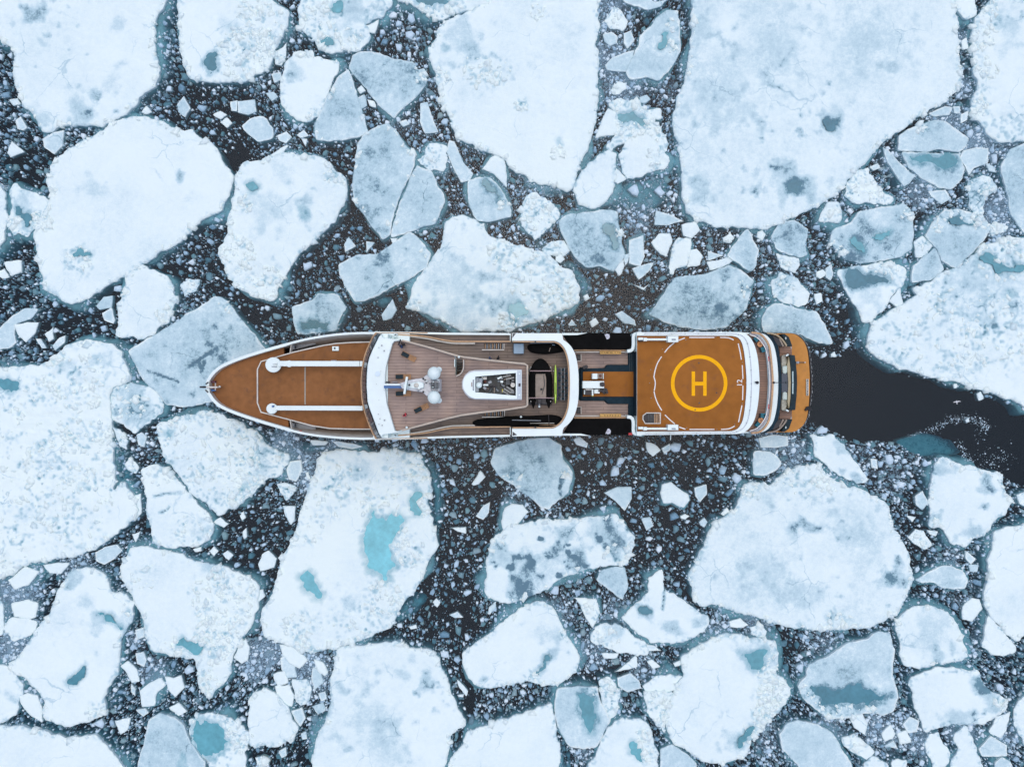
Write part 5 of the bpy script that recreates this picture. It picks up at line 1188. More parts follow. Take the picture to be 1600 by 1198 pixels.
for z, fy, fb in ((2.9, .965, .045), (1.2, .94, .08), (0, .92, .105), (-2, .86, .15), (-4.5, .55, .2)):
    R_ = O.copy(); R_[:, 1] = ym + (R_[:, 1] - ym) * fy; R_[:, 0] = np.where(R_[:, 0] < 0, R_[:, 0] * (1 - fb), R_[:, 0] * (1 - fb * .12)); rings.append(np.column_stack([R_, np.full(len(R_), z)]))
T0 = np.column_stack([O, np.where(O[:, 0] > W(1150, 600, 8)[0] + .5, 2.95, 6.9)])
V = np.vstack([T0] + rings); n = len(O); F = []
for k in range(len(rings)):
    for i in range(n): j = (i + 1) % n; F.append((k * n + i, k * n + j, (k + 1) * n + j, (k + 1) * n + i))
F.append(tuple(range(len(rings) * n, (len(rings) + 1) * n)))
me = pd_mesh('hull', V, F); bm = bmesh.new(); bm.from_mesh(me); bmesh.ops.recalc_face_normals(bm, faces=bm.faces); bm.to_mesh(me); bm.free()
hull = part('hull', me, HULLM, smooth=False)
# bulwark: outer skin, flat cap, inner face leaning inward
sel_u = [p for p in UPs if p[0] <= 600]; sel_l = [p for p in LOs if p[0] <= 600]
path = sel_u[::-1] + sel_l                                       # stern end, round the bow, back to the stern end
P = np.array(path); capw = np.where(P[:, 0] < 450, 4.6, 3.4); dep = 4 + 7.5 * np.clip((P[:, 0] - 455) / 40, 0, 1)
s_ = 1 if (offs(path, 1.)[len(path) // 2][0] > path[len(path) // 2][0]) else -1
cap_in = offs(path, s_ * capw); deep = offs(path, s_ * dep)
def ring(px, z, ref=8.1): return [(W(x, y, ref)[0], W(x, y, ref)[1], z) for x, y in px]
V = ring(path, 6.8) + ring(path, 8.1) + ring(cap_in, 8.1) + ring(deep, 4.75); n = len(path)
F = [(k * n + i, k * n + i + 1, (k + 1) * n + i + 1, (k + 1) * n + i) for k in range(2) for i in range(n - 1)]
part('bulwark', pd_mesh('b', V, F), WHITE)
part('bulwark_lining', pd_mesh('b', V, [(2 * n + i, 2 * n + i + 1, 3 * n + i + 1, 3 * n + i) for i in range(n - 1)]), CREAM)
for i in range(n - 1):
    a = np.array(cap_in[i]); 
for side, sg in ((sel_u, 1), (sel_l, -1)):
    for x in range(500, 590, 15):
        yy = np.interp(x, [p[0] for p in side], [p[1] for p in side]); a = W(x, yy + sg * 3.2, 8.0); b = W(x - 1, yy + sg * 11.5, 5.0)
        part('stiffener', MB().cyl((a[0], a[1], 7.95), (b[0], b[1], 4.9), .07, .07, 6).me(), CREAM)
# ---- foredeck
inner = offs(path, s_ * 4.4)
bd = [tuple(p) for p in inner if p[0] <= 453.5]
slab('bow_deck', bd, 7.0, 6.4, BROWN)
flr = [tuple(p) for p in offs(path, s_ * 8.) if p[0] >= 445]
fu = [p for p in flr if p[1] < 600]; fl = [p for p in flr if p[1] > 600]
slab('mooring_recess', sorted(fu, key=lambda p: p[0]) + sorted(fl, key=lambda p: -p[0]), 4.75, 4.5, DGREY)
fd = [(407.8,564.7),(431,558),(459,550),(480,545.2),(506,539.5),(525,536.6),(550,534.9),(590,533.9),(590,670.2),(579.4,670.4),(550,670.2),(515.6,669.2),(487.5,665),(453.8,656),(431,650),(407.8,643.8),(402,629.4),(402,577)]
slab('raised_foredeck', fd, 7.35, 4.7, BROWN)
ribbon('deck_coaming', [(590,533.9)] + fd[6::-1] + fd[:0:-1][:1] + fd[16:9:-1] + [(550,670.2),(590,670.3)], 1.7, 7.6, .5, CREAM)
for y0, y1 in ((541.5, 550), (657.5, 666)):
    s2 = 1 if y0 < 600 else -1
    q = [(461, 546), (493, 537.5), (493, 531), (462, 536)] if s2 == 1 else [(461, 660.2), (493, 666.6), (493, 673), (462, 669.8)]
    slab('winch_hatch', q, 5.6, 4.75, GREY)
    q = [(454.5, 537), (461, 535.5), (461, 549), (454.5, 551)] if s2 == 1 else [(454.5, 657), (461, 659), (461, 673), (454.5, 671)]
    slab('mooring_port', q, 5.9, 4.75, RUB)
    ym2 = 542.5 if s2 == 1 else 664
    part('mooring_winch', MB().cyl(W(457.5, ym2 - 3, 6.6), W(457.5, ym2 + 3, 6.6), .28).cyl(W(457.5, ym2 - 3, 6.6), W(457.5, ym2 - 2.2, 6.6), .42).cyl(W(457.5, ym2 + 2.2, 6.6), W(457.5, ym2 + 3, 6.6), .42).me(), GREY)
    ribbon('bulkhead_rail', [(455.6, 535), (453, 551)] if s2 == 1 else [(453, 655.5), (456, 673.5)], 1.1, 7.7, .9, CREAM)
    yr = 533 if s2 == 1 else 673
    pb(464, yr - .8, 471, yr + .8, 7.6, 7.2, 'fire_hose_box', RED)
pb(519, 541, 529, 548, 7.75, 7.3, 'deck_hatch', WHITE); pb(521.5, 542.5, 524, 545.5, 7.82, 7.7, 'deck_hatch_vent', DGREY)
pb(475.6, 573, 477.6, 632, 7.42, 7.3, 'deck_seam', plain('seam_paint', (.36, .33, .27), .6))
# the two folded booms
def boom(cx, cy, r, w1, y0, z):
    base = part('crane_base', MB().cyl(W(cx, cy, z - 1.4), W(cx, cy, z), pm(r, z), pm(r * .97, z), 32).me(), WHITE); bevel(base, .08)
    b = MB(); a = Vector(W(cx + r * .6, y0, z - .1)); c = Vector(W(567, y0 + (.3 if cy < 600 else .4), z - .1)); b.box((a + c) / 2, ((c - a).length, pm(w1, z), .55), math.atan2(c.y - a.y, c.x - a.x)); o = part('crane_boom', b.me(), WHITE, base); bevel(o, .06)
    return base
b1 = boom(427.2, 570, 12.2, 8.4, 568, 9.3)
part('crane_knuckle', MB().cyl(W(452, 568.2, 8.6), W(452, 568.2, 9.45), pm(5.2, 9.4), None, 20).me(), WHITE, b1)
pb(417, 568.6, 434, 569.4, 9.34, 9.2, 'crane_ridge', GREY, b1); pb(424, 572, 432, 573.4, 9.4, 9.2, 'crane_ridge', GREY, b1)
pb(517, 562.6, 525, 564.4, 9.3, 8.9, 'crane_clamp', GREY, b1); pb(561.6, 563.8, 562.3, 572.4, 9.5, 8.6, 'crane_strap', DGREY, b1)
b2 = boom(425, 638.3, 8.6, 7.4, 637.2, 9.2); pb(424.5, 633.5, 427.5, 636, 9.5, 9.15, 'crane_lamp', BLUE, b2)
# bow fittings
pb(322, 603.7, 340, 606., 8.6, 8.1, 'bow_mast', CREAM); part('bow_lamp', MB().cyl(W(312.5, 604.6, 8.6), W(321, 604.6, 8.7), .12, .16).me(), RUB)
pb(335.6, 598, 336.6, 610, 8.5, 8.2, 'bow_mast_crossbar', CREAM); part('bow_light', MB().cyl(W(343.3, 604, 7), W(343.3, 604, 8.5), .12, .1).ball(W(343.3, 604, 8.6), .16).me(), CREAM)
pb(327, 595, 336, 598, 7.5, 7.0, 'anchor_gear', plain('maroon_gear', (.10, .03, .05), .6)); pb(329, 608, 335.5, 611, 7.6, 7.0, 'anchor_gear', BLUE)
for q in ((325.5, 597, 321.5, 600), (321, 609, 325, 613)):
    part('fairlead', MB().cyl(W(q[0], q[1], 8.15), W(q[2], q[3], 8.15), .1).me(), DGREY)

# ---- superstructure: main block and side decks
ub = [(585, 520.8), (700, 521.2), (800, 521.6), (878, 521.6), (893, 545)]; lb = [(893, 655), (878, 679), (800, 680.2), (700, 682), (585, 684.8)]
stair_u = [(756, 536.3), (786, 536.3), (786, 545.4), (756, 545.4)]; stair_l = [(756, 641.6), (787, 641.6), (787, 650.2), (756, 650.2)]
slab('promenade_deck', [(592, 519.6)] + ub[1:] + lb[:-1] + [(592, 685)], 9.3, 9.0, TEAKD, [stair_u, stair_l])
slab('main_superstructure', [(583, 519.6)] + ub[1:] + lb[:-1] + [(583, 686)], 8.95, 6.5, WHITE)
for (x0, x1, y0, y1) in ((756, 786, 536.3, 545.4), (756, 787, 641.6, 650.2)):
    sb_ = pb(x0 - .1, y0 - .1, x1 + .1, y1 + .1, 8.965, 8.7, 'stairwell', RUB, bev=0)  # black floor: shade of a deeper well put into the colour
    for k in range(10):
        xx = x0 + 1.5 + k * 3; pb(xx, y0 + .4, xx + 1.1, y1 - .4, 9.0 + k * .028, 8.97, 'tread', GREY if k % 2 else TAN, sb_, bev=0)
ribbon('stair_rail', [(753, 546.4), (787.5, 546.4), (787.5, 537)], 1.3, 10.1, .25, CREAM); ribbon('stair_rail', [(753, 651.4), (788.3, 651.4), (788.3, 641)], 1.3, 10.1, .25, CREAM)
def posts(path, z, h, every, name='rail_post', mat=None, r=.04):
    Pm = np.array(wpoly(path, z)); L_ = np.hypot(*np.diff(Pm, axis=0).T); cum = np.concatenate([[0], np.cumsum(L_)]); b = MB()
    for t in np.arange(0, cum[-1], every):
        x = np.interp(t, cum, Pm[:, 0]); y = np.interp(t, cum, Pm[:, 1]); b.cyl((x, y, z - h), (x, y, z), r, r, 6)
    return part(name, b.me(), mat or SILVER)
# outer white gunwales amidships
for pth in ([(585, 519.4), (640, 519.9), (700, 521.3), (797, 521.9)], [(585, 685.6), (640, 684.8), (700, 682.6), (797, 680.6)]):
    ribbon('gunwale', pth, 3.0, 10.0, 1.2, WHITE)
    ribbon('teak_cap_rail', [(586, pth[0][1] + (.8 if pth[0][1] < 600 else -.8)), (668, pth[1][1] + (0 if pth[0][1] < 600 else -.4))], 1.4, 10.15, .12, TAN)
for sgn, yc in ((1, 0), (-1, 1)):
    f = (lambda x, y: (x, y)) if sgn == 1 else (lambda x, y: (x, 1203 - y - (x - 600) * .0155))
    w1_ = [f(x, y) for x, y in ((622, 522.5), (652, 524.5), (668, 526.2), (685, 529.5), (700, 532.2), (712, 533.3), (745, 533.4), (798, 533.4))]
    ribbon('teak_handrail', smooth_path(w1_), 1.9, 10.3, .14, TAN); posts(w1_, 10.2, .9, 1.4)
    w2_ = [f(x, y) for x, y in ((625, 525.), (640, 525.2), (668, 529), (685, 532.6), (700, 535.2), (712, 536.3), (742, 536.4))]
    ribbon('windbreak', smooth_path(w2_), 1.9, 10.1, .9, CREAM)
    part('searchlight', MB().cyl(W(*f(618, 524), 9.3), W(*f(618, 524), 10.4), .18).cyl(W(*f(615.5, 524), 10.5), W(*f(620.5, 524), 10.5), .34, .3).me(), WHITE)
    part('searchlight_lens', MB().cyl(W(*f(618, 523.3), 10.6), W(*f(618, 524.7), 10.75), .2).me(), DGREY)
    pb(*f(798.2, 521), *f(796.6, 533) , 10.0, 9.2, 'divider', WHITE)
# ---- bridge
A_ = smooth_path([(588, 519.6), (583, 525), (576.7, 538), (570.4, 554), (566.7, 570), (564.6, 588), (564.3, 603), (565.8, 625), (570, 644), (576.7, 663.6), (583, 678), (588, 685.6)], 4)
B_ = smooth_path([(597, 521.7), (592, 526), (581.7, 546.7), (577, 558), (574, 570), (572.7, 588), (572.5, 603), (574, 627), (577.5, 639), (581.7, 650), (591.7, 677), (597, 684)], 4)
slab('bridge_block', [tuple(p) for p in offs(A_, -1.)] + [(640, 684), (640, 521)], 10.2, 4.8, WHITE)
slab('bridge_upper_block', [(597, 521.7)] + [tuple(p) for p in offs(B_, -.6)] + [(606, 684), (606, 521.7)], 13.2, 10.25, WHITE)
n = len(A_); Aw = [W(x, y, 10.3) for x, y in offs(A_, -1.2)]; Bw = [W(x, y, 13.3) for x, y in offs(B_, .2)]
wf = part('window_band', pd_mesh('w', [(a[0], a[1], 10.22) for a in Aw] + [(b[0], b[1], 13.25) for b in Bw], [(i, i + 1, n + i + 1, n + i) for i in range(n - 1)]), DGREY)
K_ = 22
for k in range(K_):
    t0 = 1.5 + k * (n - 4) / K_ ; t1 = t0 + (n - 4) / K_ * .9
    def lp(arr, t): i = int(t); u = t - i; return Vector(arr[i]).lerp(Vector(arr[min(i + 1, n - 1)]), u)
    q = [lp(Aw, t0).lerp(lp(Bw, t0), .12), lp(Aw, t1).lerp(lp(Bw, t1), .12), lp(Aw, t1).lerp(lp(Bw, t1), .93), lp(Aw, t0).lerp(lp(Bw, t0), .93)]
    up = Vector((-.05, 0, .05)); part('window_pane', pd_mesh('p', [tuple(v + up) for v in q], [(0, 1, 2, 3)]), GLASSD, wf)
ribbon('bridge_sill_rail', A_, 1.7, 10.5, .35, TAN); ribbon('bridge_sill', [tuple(p) for p in offs(A_, -2.1)], 1.5, 10.38, .3, CREAM)
roof = [(597, 521.7), (592, 526), (581.7, 546.7), (577, 558), (574, 570), (572.7, 588), (572.5, 603), (574, 627), (577.5, 639), (581.7, 650), (591.7, 677), (597, 684), (598, 679.2), (628.5, 674.8), (617.2, 673), (610.4, 650), (604.4, 630), (601.6, 604), (601.9, 588), (603.2, 573), (608.4, 553), (613, 537.5), (616, 533.4), (628, 531.6), (597, 526.8)]
slab('bridge_roof', roof, 13.9, 13.2, WHITE, bev=.12)
for x, y, r in ((596.5, 539.6, 1.3), (600.3, 548, 1.2), (590.6, 558.5, .9), (600.7, 656.3, 1.3), (593.5, 654, .8), (597, 664.4, 1.), (592, 662.5, .7), (591, 647, .7), (592, 543, .7), (595, 580, .5), (588, 600, .5), (592, 625, .5)):
    part('roof_fitting', MB().cyl(W(x, y, 13.9), W(x, y, 14.12), pm(r, 14), None, 10).me(), GREY)
part('sat_dome', MB().cyl(W(590, 584, 13.9), W(590, 584, 14.1), pm(4, 14), None, 20).me(), plain('pale_blue_cap', (.62, .76, .86), .4, var=.04))
# ---- observation deck
od = [(597, 527.2), (628, 532), (670, 543.5), (709, 555.4), (711, 559.5), (711.6, 574), (711.6, 586.2), (716, 584.6), (720, 581), (722.6, 575), (722.8, 560.3), (724, 558.6), (760, 563), (790, 566.3), (821, 569.6), (823.4, 571), (823.4, 632), (821, 634.6), (786.8, 640), (752, 643.5), (720, 648), (700, 652.5), (670, 660.5), (635, 669.6), (597, 679)]
slab('observation_deck', od, 13.1, 12.85, TEAK); slab('deckhouse', od, 12.84, 9.32, WHITE)
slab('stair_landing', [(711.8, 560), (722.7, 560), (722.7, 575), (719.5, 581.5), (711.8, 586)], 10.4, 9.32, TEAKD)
for k in range(5): pb(712.3, 562 + k * 4, 722, 563.4 + k * 4, 10.45 + k * .3, 10.38, 'stair_tread', DGREY, bev=0)
for pth in ([(628, 531.6), (670, 542.6), (709, 554.4), (724, 557.8), (760, 562.2), (790, 565.5), (820, 568.6), (824, 571), (824, 632.6), (821, 635.2), (786.8, 640.6), (752, 644.2), (720, 648.8), (700, 653.4), (670, 661.3), (628, 672.4)],):
    ribbon('deck_bulwark', pth, 2.6, 13.75, .9, CREAM); ribbon('deck_handrail', pth, 1.3, 14.0, .1, plain('bleached_teak', (.55, .44, .33), .6, var=.12, scale=4)); posts(pth, 13.98, .5, 1.6)
ribbon('stair_rail', [(710.3, 561), (710.3, 573)], 1., 14, .9, WHITE); ribbon('stair_rail', smooth_path([(724.3, 562), (724.3, 573), (722.4, 580), (718.4, 585), (713, 587.3)]), 1.1, 14, .9, CREAM)
part('rail_lamp', MB().cyl(W(717, 557.6, 13.4), W(717, 557.6, 14.3), .2, .12).ball(W(717, 557.6, 14.4), .16).me(), WHITE)
part('rail_lamp', MB().cyl(W(635.5, 667.6, 13.4), W(635.5, 667.6, 14.3), .2, .12).ball(W(635.5, 667.6, 14.4), .16).me(), WHITE)
# mast and radar
mz = 16.
mast = slab('mast', [(624, 598.5), (632, 596.5), (640, 593.6), (652, 591.4), (660, 590.4), (667, 585), (673, 589), (687, 592.5), (687, 611.5), (673, 615), (667, 619), (660, 612.6), (652, 611.4), (640, 610), (628, 607)], mz, 13.1, plain('mast_paint', (.60, .62, .64), .4, var=.18, scale=3), bev=.1)
slab('mast_spine', [(630, 600), (655, 596), (662, 598), (662, 605.5), (655, 607.5), (630, 606)], mz + .5, mz, WHITE, parent=mast, bev=.1)
pb(673, 597.5, 686.5, 607, mz + .05, mz - .1, 'mast_grating', DGREY, mast)
for k in range(6): pb(673.5 + k * 2.2, 592.6, 674.1 + k * 2.2, 611, mz + .25, mz + .08, 'mast_bar', GREY, mast, bev=0)
for k in range(14):
    x, y = 650 + RNG.random() * 35, 592.5 + RNG.random() * 18; pb(x, y, x + 1 + RNG.random() * 2, y + .8 + RNG.random() * 1.5, mz + .5 + RNG.random() * .5, mz, 'mast_fitting', (GREY, WHITE, DGREY)[k % 3], mast, bev=.02)
for y in (591.5, 612): part('mast_lamp', MB().ball(W(661.5, y, mz + .3), .14).me(), RUB, mast)
part('mast_lamp', MB().cyl(W(639.5, 601.2, mz + .5), W(639.5, 601.2, mz + .9), .14).me(), RUB, mast)
part('mast_dome', MB().ball(W(650.5, 602, mz + .5), .34, .6).me(), CREAM, mast, smooth=True)
for cy, ty in ((583, 577.5), (620.6, 625.5)):
    d = part('radome', MB().ball(W(678.2, cy, 17.2), pm(10.2, 17.2), .92, 28).cyl(W(678.2, cy, 15), W(678.2, cy, 17), .45, .6).me(), WHITE, mast, smooth=True)
    part('antenna_dome', MB().ball(W(686, ty, 16), pm(4.6, 16), .9).cyl(W(686, ty, 14.5), W(686, ty, 16), .2).me(), WHITE, mast, smooth=True)
rad = MB(); c = Vector(W(634, 602, 18)); rad.box(c, (.26, pm(27, 18), .35), math.radians(-9)); rr_ = part('radar_scanner', rad.me(), WHITE, mast)
rad = MB(); c = Vector(W(635.6, 602.6, 17.85)); rad.box(c, (.10, pm(25, 18), .2), math.radians(-9)); part('scanner_edge', rad.me(), plain('dark_teal_paint', (.03, .14, .17), .5), rr_)
part('scanner_pedestal', MB().cyl(W(634, 602, 16), W(634, 602, 17.9), .2).me(), WHITE, rr_)
pb(600, 599.4, 630, 602.2, 15.3, 14.7, 'signal_boom', WHITE, mast); pb(599.8, 602.3, 630, 606.4, 14.9, 14.1, 'signal_flag_box', BLUE, mast)
pb(602, 596, 609, 598, 13.5, 13.1, 'cable_tray', DGREY); pb(613, 596.4, 621, 597.6, 13.4, 13.1, 'cable_tray', GREY)
# funnel housing
fo = smooth_path([(723, 600.6), (724.5, 592), (728.3, 586.3), (733.5, 582.5), (741, 580.3)], 3) + [(802.6, 578.6), (815, 578.6), (815, 623), (802.6, 623.4)] + smooth_path([(742.5, 622.4), (735, 620), (728.3, 614), (724.5, 608), (723.1, 602)], 3)
fh = [(742.5, 588.5), (806, 582.5), (806, 618.2), (742.5, 612.6)]
fun = slab('funnel_housing', fo, 15.6, 13.1, WHITE, [fh], bev=.0)
slab('funnel_base_step', [(800, 576.8), (815.4, 577.2), (815.4, 624.6), (800, 625.2), (742, 624), (733, 621.6), (726.5, 615), (721.8, 606), (721.6, 596), (726.2, 586), (733, 580), (742, 578)], 14.1, 13.1, plain('off_white_step', (.55, .57, .60), .5, var=.08), [[(742.5, 588.5), (806, 582.5), (806, 618.2), (742.5, 612.6)]], fun)
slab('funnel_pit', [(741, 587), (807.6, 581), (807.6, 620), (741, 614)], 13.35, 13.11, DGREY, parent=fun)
slab('funnel_aft_panel', [(808, 579), (814.4, 579), (814.4, 622.6), (808, 622.6)], 15.64, 15.55, plain('pale_panel', (.48, .56, .62), .4, var=.06), parent=fun)
for y in (584, 617): part('funnel_lamp', MB().cyl(W(811.5, y, 15.6), W(811.5, y, 15.9), pm(1.3, 15)).me(), WHITE, fun)
pb(810.3, 599, 813.3, 603.6, 15.9, 15.6, 'funnel_vent', RUB, fun)
pb(738.6, 593, 740.6, 610, 15.68, 15.6, 'funnel_louvre', GREY, fun); pb(736.4, 597, 737.6, 604, 15.68, 15.6, 'funnel_louvre', plain('pink_brown', (.3, .2, .18), .6), fun)
pb(743.2, 589.6, 748, 612, 14.9, 13.3, 'exhaust_locker', GREY, fun); pb(748.4, 590.5, 753.6, 602, 14.8, 13.3, 'exhaust_locker', GREY, fun)
part('funnel_dome', MB().ball(W(748.6, 601.6, 15), pm(4.8, 15), .8, 20).me(), WHITE, fun, smooth=True)
part('funnel_duct', MB().cyl(W(801.4, 601.4, 13.3), W(801.4, 601.4, 14.9), pm(3.6, 15), None, 20).me(), CREAM, fun)
for (x, y, a) in ((792, 587.5, 12), (797, 591, 12), (793, 610.5, -32), (797, 607.5, -32), (791, 614, -32)):
    c = Vector(W(x, y, 14.3)); part('exhaust_silencer', MB().box(c, (pm(13, 14), pm(2.6, 14), .9), math.radians(a)).me(), plain('ribbed_grey', (.26, .27, .26), .5, var=.3), fun)
pb(755, 588.6, 760.4, 593, 14.8, 13.3, 'funnel_cabinet', CREAM, fun); pb(755, 600, 763, 602.6, 14.6, 13.3, 'funnel_cabinet', WHITE, fun); pb(756, 594, 760, 598, 14, 13.3, 'funnel_cabinet', plain('rust', (.12, .03, .02), .7), fun)
pb(784.3, 608, 786.2, 613, 14.6, 13.3, 'warning_tag', plain('dull_yellow', (.6, .5, .05), .6), fun)
for k in range(46):
    x = 752 + RNG.random() * 50; y = 588 + RNG.random() * 25; L_ = 1.5 + RNG.random() * 9; a = RNG.choice([0, 90, 0, 90, 25, -40, 60]); c = Vector(W(x, y, 13.5 + RNG.random() * .9))
    if RNG.random() < .6:
        d = Vector((math.cos(math.radians(a)), math.sin(math.radians(a)), 0)) * pm(L_, 14) / 2; part('exhaust_pipe', MB().cyl(c - d, c + d, .06 + .1 * RNG.random(), None, 8).me(), (GREY, DGREY, DGREY, RUB, SAND)[k % 5], fun)
    else: part('machinery_box', MB().box(c, (.2 + RNG.random() * .5, .2 + RNG.random() * .4, .4), math.radians(a)).me(), (GREY, DGREY, RUB, WHITE, DGREY)[k % 5], fun)
# ---- boat bay arch
ao = [(800, 520.4), (877, 520.6), (879, 524), (880, 530.6)] + smooth_path([(882, 532), (890, 538.5), (897.5, 550), (902, 567), (904, 585), (904.2, 600), (904, 618), (902, 634), (896.5, 651), (888.5, 662), (881.5, 667.6)], 3) + [(879.4, 672), (878.4, 680.6), (800, 681.6)]
ai = [(800, 669.8), (862, 669.5)] + smooth_path([(866, 668.6), (874, 664), (880.5, 657), (886, 645), (889.3, 630), (890.6, 601), (889.6, 573), (887, 556), (882, 543.6), (874.5, 535.6), (866, 532.4)], 3) + [(800, 532.2)]
slab('boat_bay_arch', ao + ai, 12.2, 9.35, WHITE)
tr = [(801, 668.2), (862, 668)] + smooth_path([(866, 667), (873, 662.8), (879.2, 656), (884.6, 644.6), (887.9, 630), (889.2, 601), (888.2, 573), (885.6, 556.6), (880.8, 544.8), (873.6, 537.2), (866, 533.9)], 3) + [(801, 533.6)]
ribbon('arch_trim', tr, 1.7, 12.26, .5, TAN)
for y in (534, 667.4): part('arch_bollard', MB().cyl(W(836.5, y, 12.2), W(836.5, y, 12.7), .13).me(), RUB)
for y0, y1 in ((521, 528), (674, 680.4)): slab('glass_wind_screen', [(801, y0), (806, y0), (800.6, y1)] if y0 < 600 else [(801, y0), (808, y1 - 1), (801, y1)], 12.23, 12.15, DGREY)
for (x0, y0, x1, y1) in ((878, 520.3, 918, 523.4), (878, 677.4, 922, 680.4)):
    slab('hull_shelf', [(x0, y0), (x1 - 14, y0), (x1, (y0 if y0 < 600 else y1) - (.3 if y0 < 600 else -.3)), (x1 - 16, y1), (x0, y1)], 9.3, 7., WHITE)
# ---- tender deck between the arch and the helicopter deck
slab('lower_block', [(880, 521.6), (1000, 520.6), (1000, 678.6), (880, 679.4)], 6.75, 6.1, NAVY)
slab('tender_deck', [(886, 546), (981, 548.6), (981, 569.6), (948.6, 569.6), (946, 571), (944, 574.6), (915, 575.6), (906, 573.5), (902, 580), (901, 600), (902, 622), (906, 626.2), (944, 626.2), (946.6, 629.6), (950, 631), (981.2, 631), (981.2, 650.4), (886, 652)], 6.95, 6.75, TEAK)
slab('navy_wall', [(908, 574.6), (912, 572.6), (916, 575.6), (945, 575.2), (949, 570), (982, 570), (982, 549), (995, 549), (995, 651), (982, 651), (982, 630.6), (951, 630.6), (946, 625.4), (908, 625.4)], 7.35, 6.75, NAVY)
slab('hatch_cover', [(911, 580.6), (992.4, 580.6), (992.4, 619.4), (911, 619.4)], 7.6, 7.3, HELI)
for k in range(4): pb(983.6 + k * 2.6, 549.5, 984.2 + k * 2.6, 580, 7.42, 7.33, 'step_edge', plain('step_grey', (.02, .045, .06), .5), bev=0); pb(983.6 + k * 2.6, 620, 984.2 + k * 2.6, 650.6, 7.42, 7.33, 'step_edge', NAVY, bev=0)
for sg in (1, -1):
    g = (lambda y: y) if sg == 1 else (lambda y: 1199.6 - y)
    cov = slab('hangar_canopy', [(880, g(531)), (884, g(526)), (896, g(522.4)), (910, g(520)), (980, g(520.2)), (984.4, g(522)), (986.6, g(527)), (986.8, g(540)), (985, g(545.6)), (896, g(545.6)), (889, g(537))], 8.9, 6.8, BLACK, bev=.06)
    ribbon('gangway_rail', [(897, g(547)), (984, g(547.2))], 1.9, 8.2, .14, TAN); ribbon('gangway_sill', [(899, g(549.9)), (981, g(549.6))], 1.7, 7.9, .9, CREAM)
    sg_ = pb(937.5, g(548.2), 970.5, g(553.2), 8.35, 7.9, 'gangway_board', plain('yellow_brown_board', (.55, .33, .09), .6, var=.2))
    for q in ([940.5, 945, 948, 950, 953.5, 956, 961, 965.5, 968.5] if sg == 1 else [945, 949, 953.5, 957, 962, 966]):
        pb(q - .8, g(549.8), q + .8, g(551.4), 8.37, 8.3, 'board_mark', plain('dark_brown_mark', (.10, .05, .02), .7) if q == 940.5 else bpy.data.materials['dark_brown_mark'] if 'dark_brown_mark' in bpy.data.materials else TAN, sg_, bev=0)
    ribbon('s_rail', smooth_path([(1003, g(520.8)), (996, g(521.2)), (991, g(523)), (989.8, g(528)), (989.9, g(538)), (988.5, g(545)), (985, g(547.8)), (980, g(548.4))], 4), 5.2, 9.2, 2.2, WHITE, bev=.05)
    em = part('emblem', MB().cyl(W(948.5 if sg == 1 else 950, g(525.8), 8.9), W(948.5 if sg == 1 else 950, g(525.8), 8.93), .4, None, 20).me(), plain('emblem_white', (.5, .52, .58), .5, var=.1)); em.scale = (1, 1, 1)
    ex = 948.5 if sg == 1 else 950
    for k in range(3): pb(ex - 2.2 + k * .3, g(524.6 + k * 1.2) - .25, ex + 2.2 - k * .4, g(524.6 + k * 1.2) + .15, 8.95, 8.92, 'emblem_stripe', plain('emblem_grey', (.25, .25, .32), .5), em, bev=0)
    for k in range(4): pb(ex - 4.3 + k * 2.3, g(521.9), ex - 2.9 + k * 2.3, g(522.8), 8.93, 8.88, 'emblem_dash', GREY, em, bev=0)
    st = pb(901, g(553.4), 906.8, g(563.4), 7.2, 6.93, 'companion_hatch', RUB); ribbon('hatch_rim', [(901, g(564)), (908, g(564)), (908, g(553))], 1., 7.4, .3, CREAM, st)
    pb(903, g(555), 905.6, g(561.5), 7.24, 7.18, 'hatch_step', DGREY, st)
pb(982, 676, 988, 679.5, 9, 8.3, 'port_light', RED)
# deck crane on the hatch
cr = pb(910.3, 595.2, 944, 606.6, 9.6, 8.5, 'knuckle_crane', WHITE)
part('crane_joint', MB().cyl(W(941.5, 600.5, 8.6), W(941.5, 600.5, 9.9), pm(3.6, 9), None, 14).me(), RUB, cr); pb(937.5, 597.5, 940.5, 603, 9.8, 9.5, 'crane_hook', DGREY, cr)
pb(925.5, 583.4, 933.6, 592, 9.2, 7.6, 'crane_winch_box', WHITE, cr); pb(934, 583.2, 942.8, 591.4, 8.4, 7.6, 'crane_winch', SAND, cr); pb(936.5, 585, 940, 589.5, 8.5, 8.3, 'crane_drum', plain('maroon_drum', (.12, .04, .03), .6), cr); pb(942.4, 583, 943.4, 592, 8.6, 7.6, 'crane_bracket', WHITE, cr)
pb(914, 609, 923.6, 617, 8.8, 7.6, 'crane_cab', RUB, cr); pb(912.8, 609, 914.2, 616, 8.9, 7.6, 'crane_cab_frame', WHITE, cr); pb(915, 607, 925, 609.4, 8.9, 8, 'crane_cab_frame', CREAM, cr); pb(924.6, 608, 927.2, 618, 8.9, 7.6, 'crane_cab_arch', WHITE, cr); pb(928.6, 608, 937, 614.6, 8.8, 7.6, 'crane_seat', WHITE, cr)
b = MB()
for k in range(16): b.box(Vector(W(938 + RNG.random() * 11, 607 + RNG.random() * 8, 8 + RNG.random())), (.15 + RNG.random() * .5, .12 + RNG.random() * .25, .3), RNG.random() * 3)
part('crane_hoses', b.me(), RUB, cr); pb(925, 616.4, 927.4, 619.4, 8.6, 7.6, 'crane_handle', plain('handle_yellow', (.6, .52, .06), .5), cr)
for x, y in ((913, 574), (916, 573)): part('deck_bollard', MB().cyl(W(x, y, 7.3), W(x, y, 8.0), .25).me(), RUB)
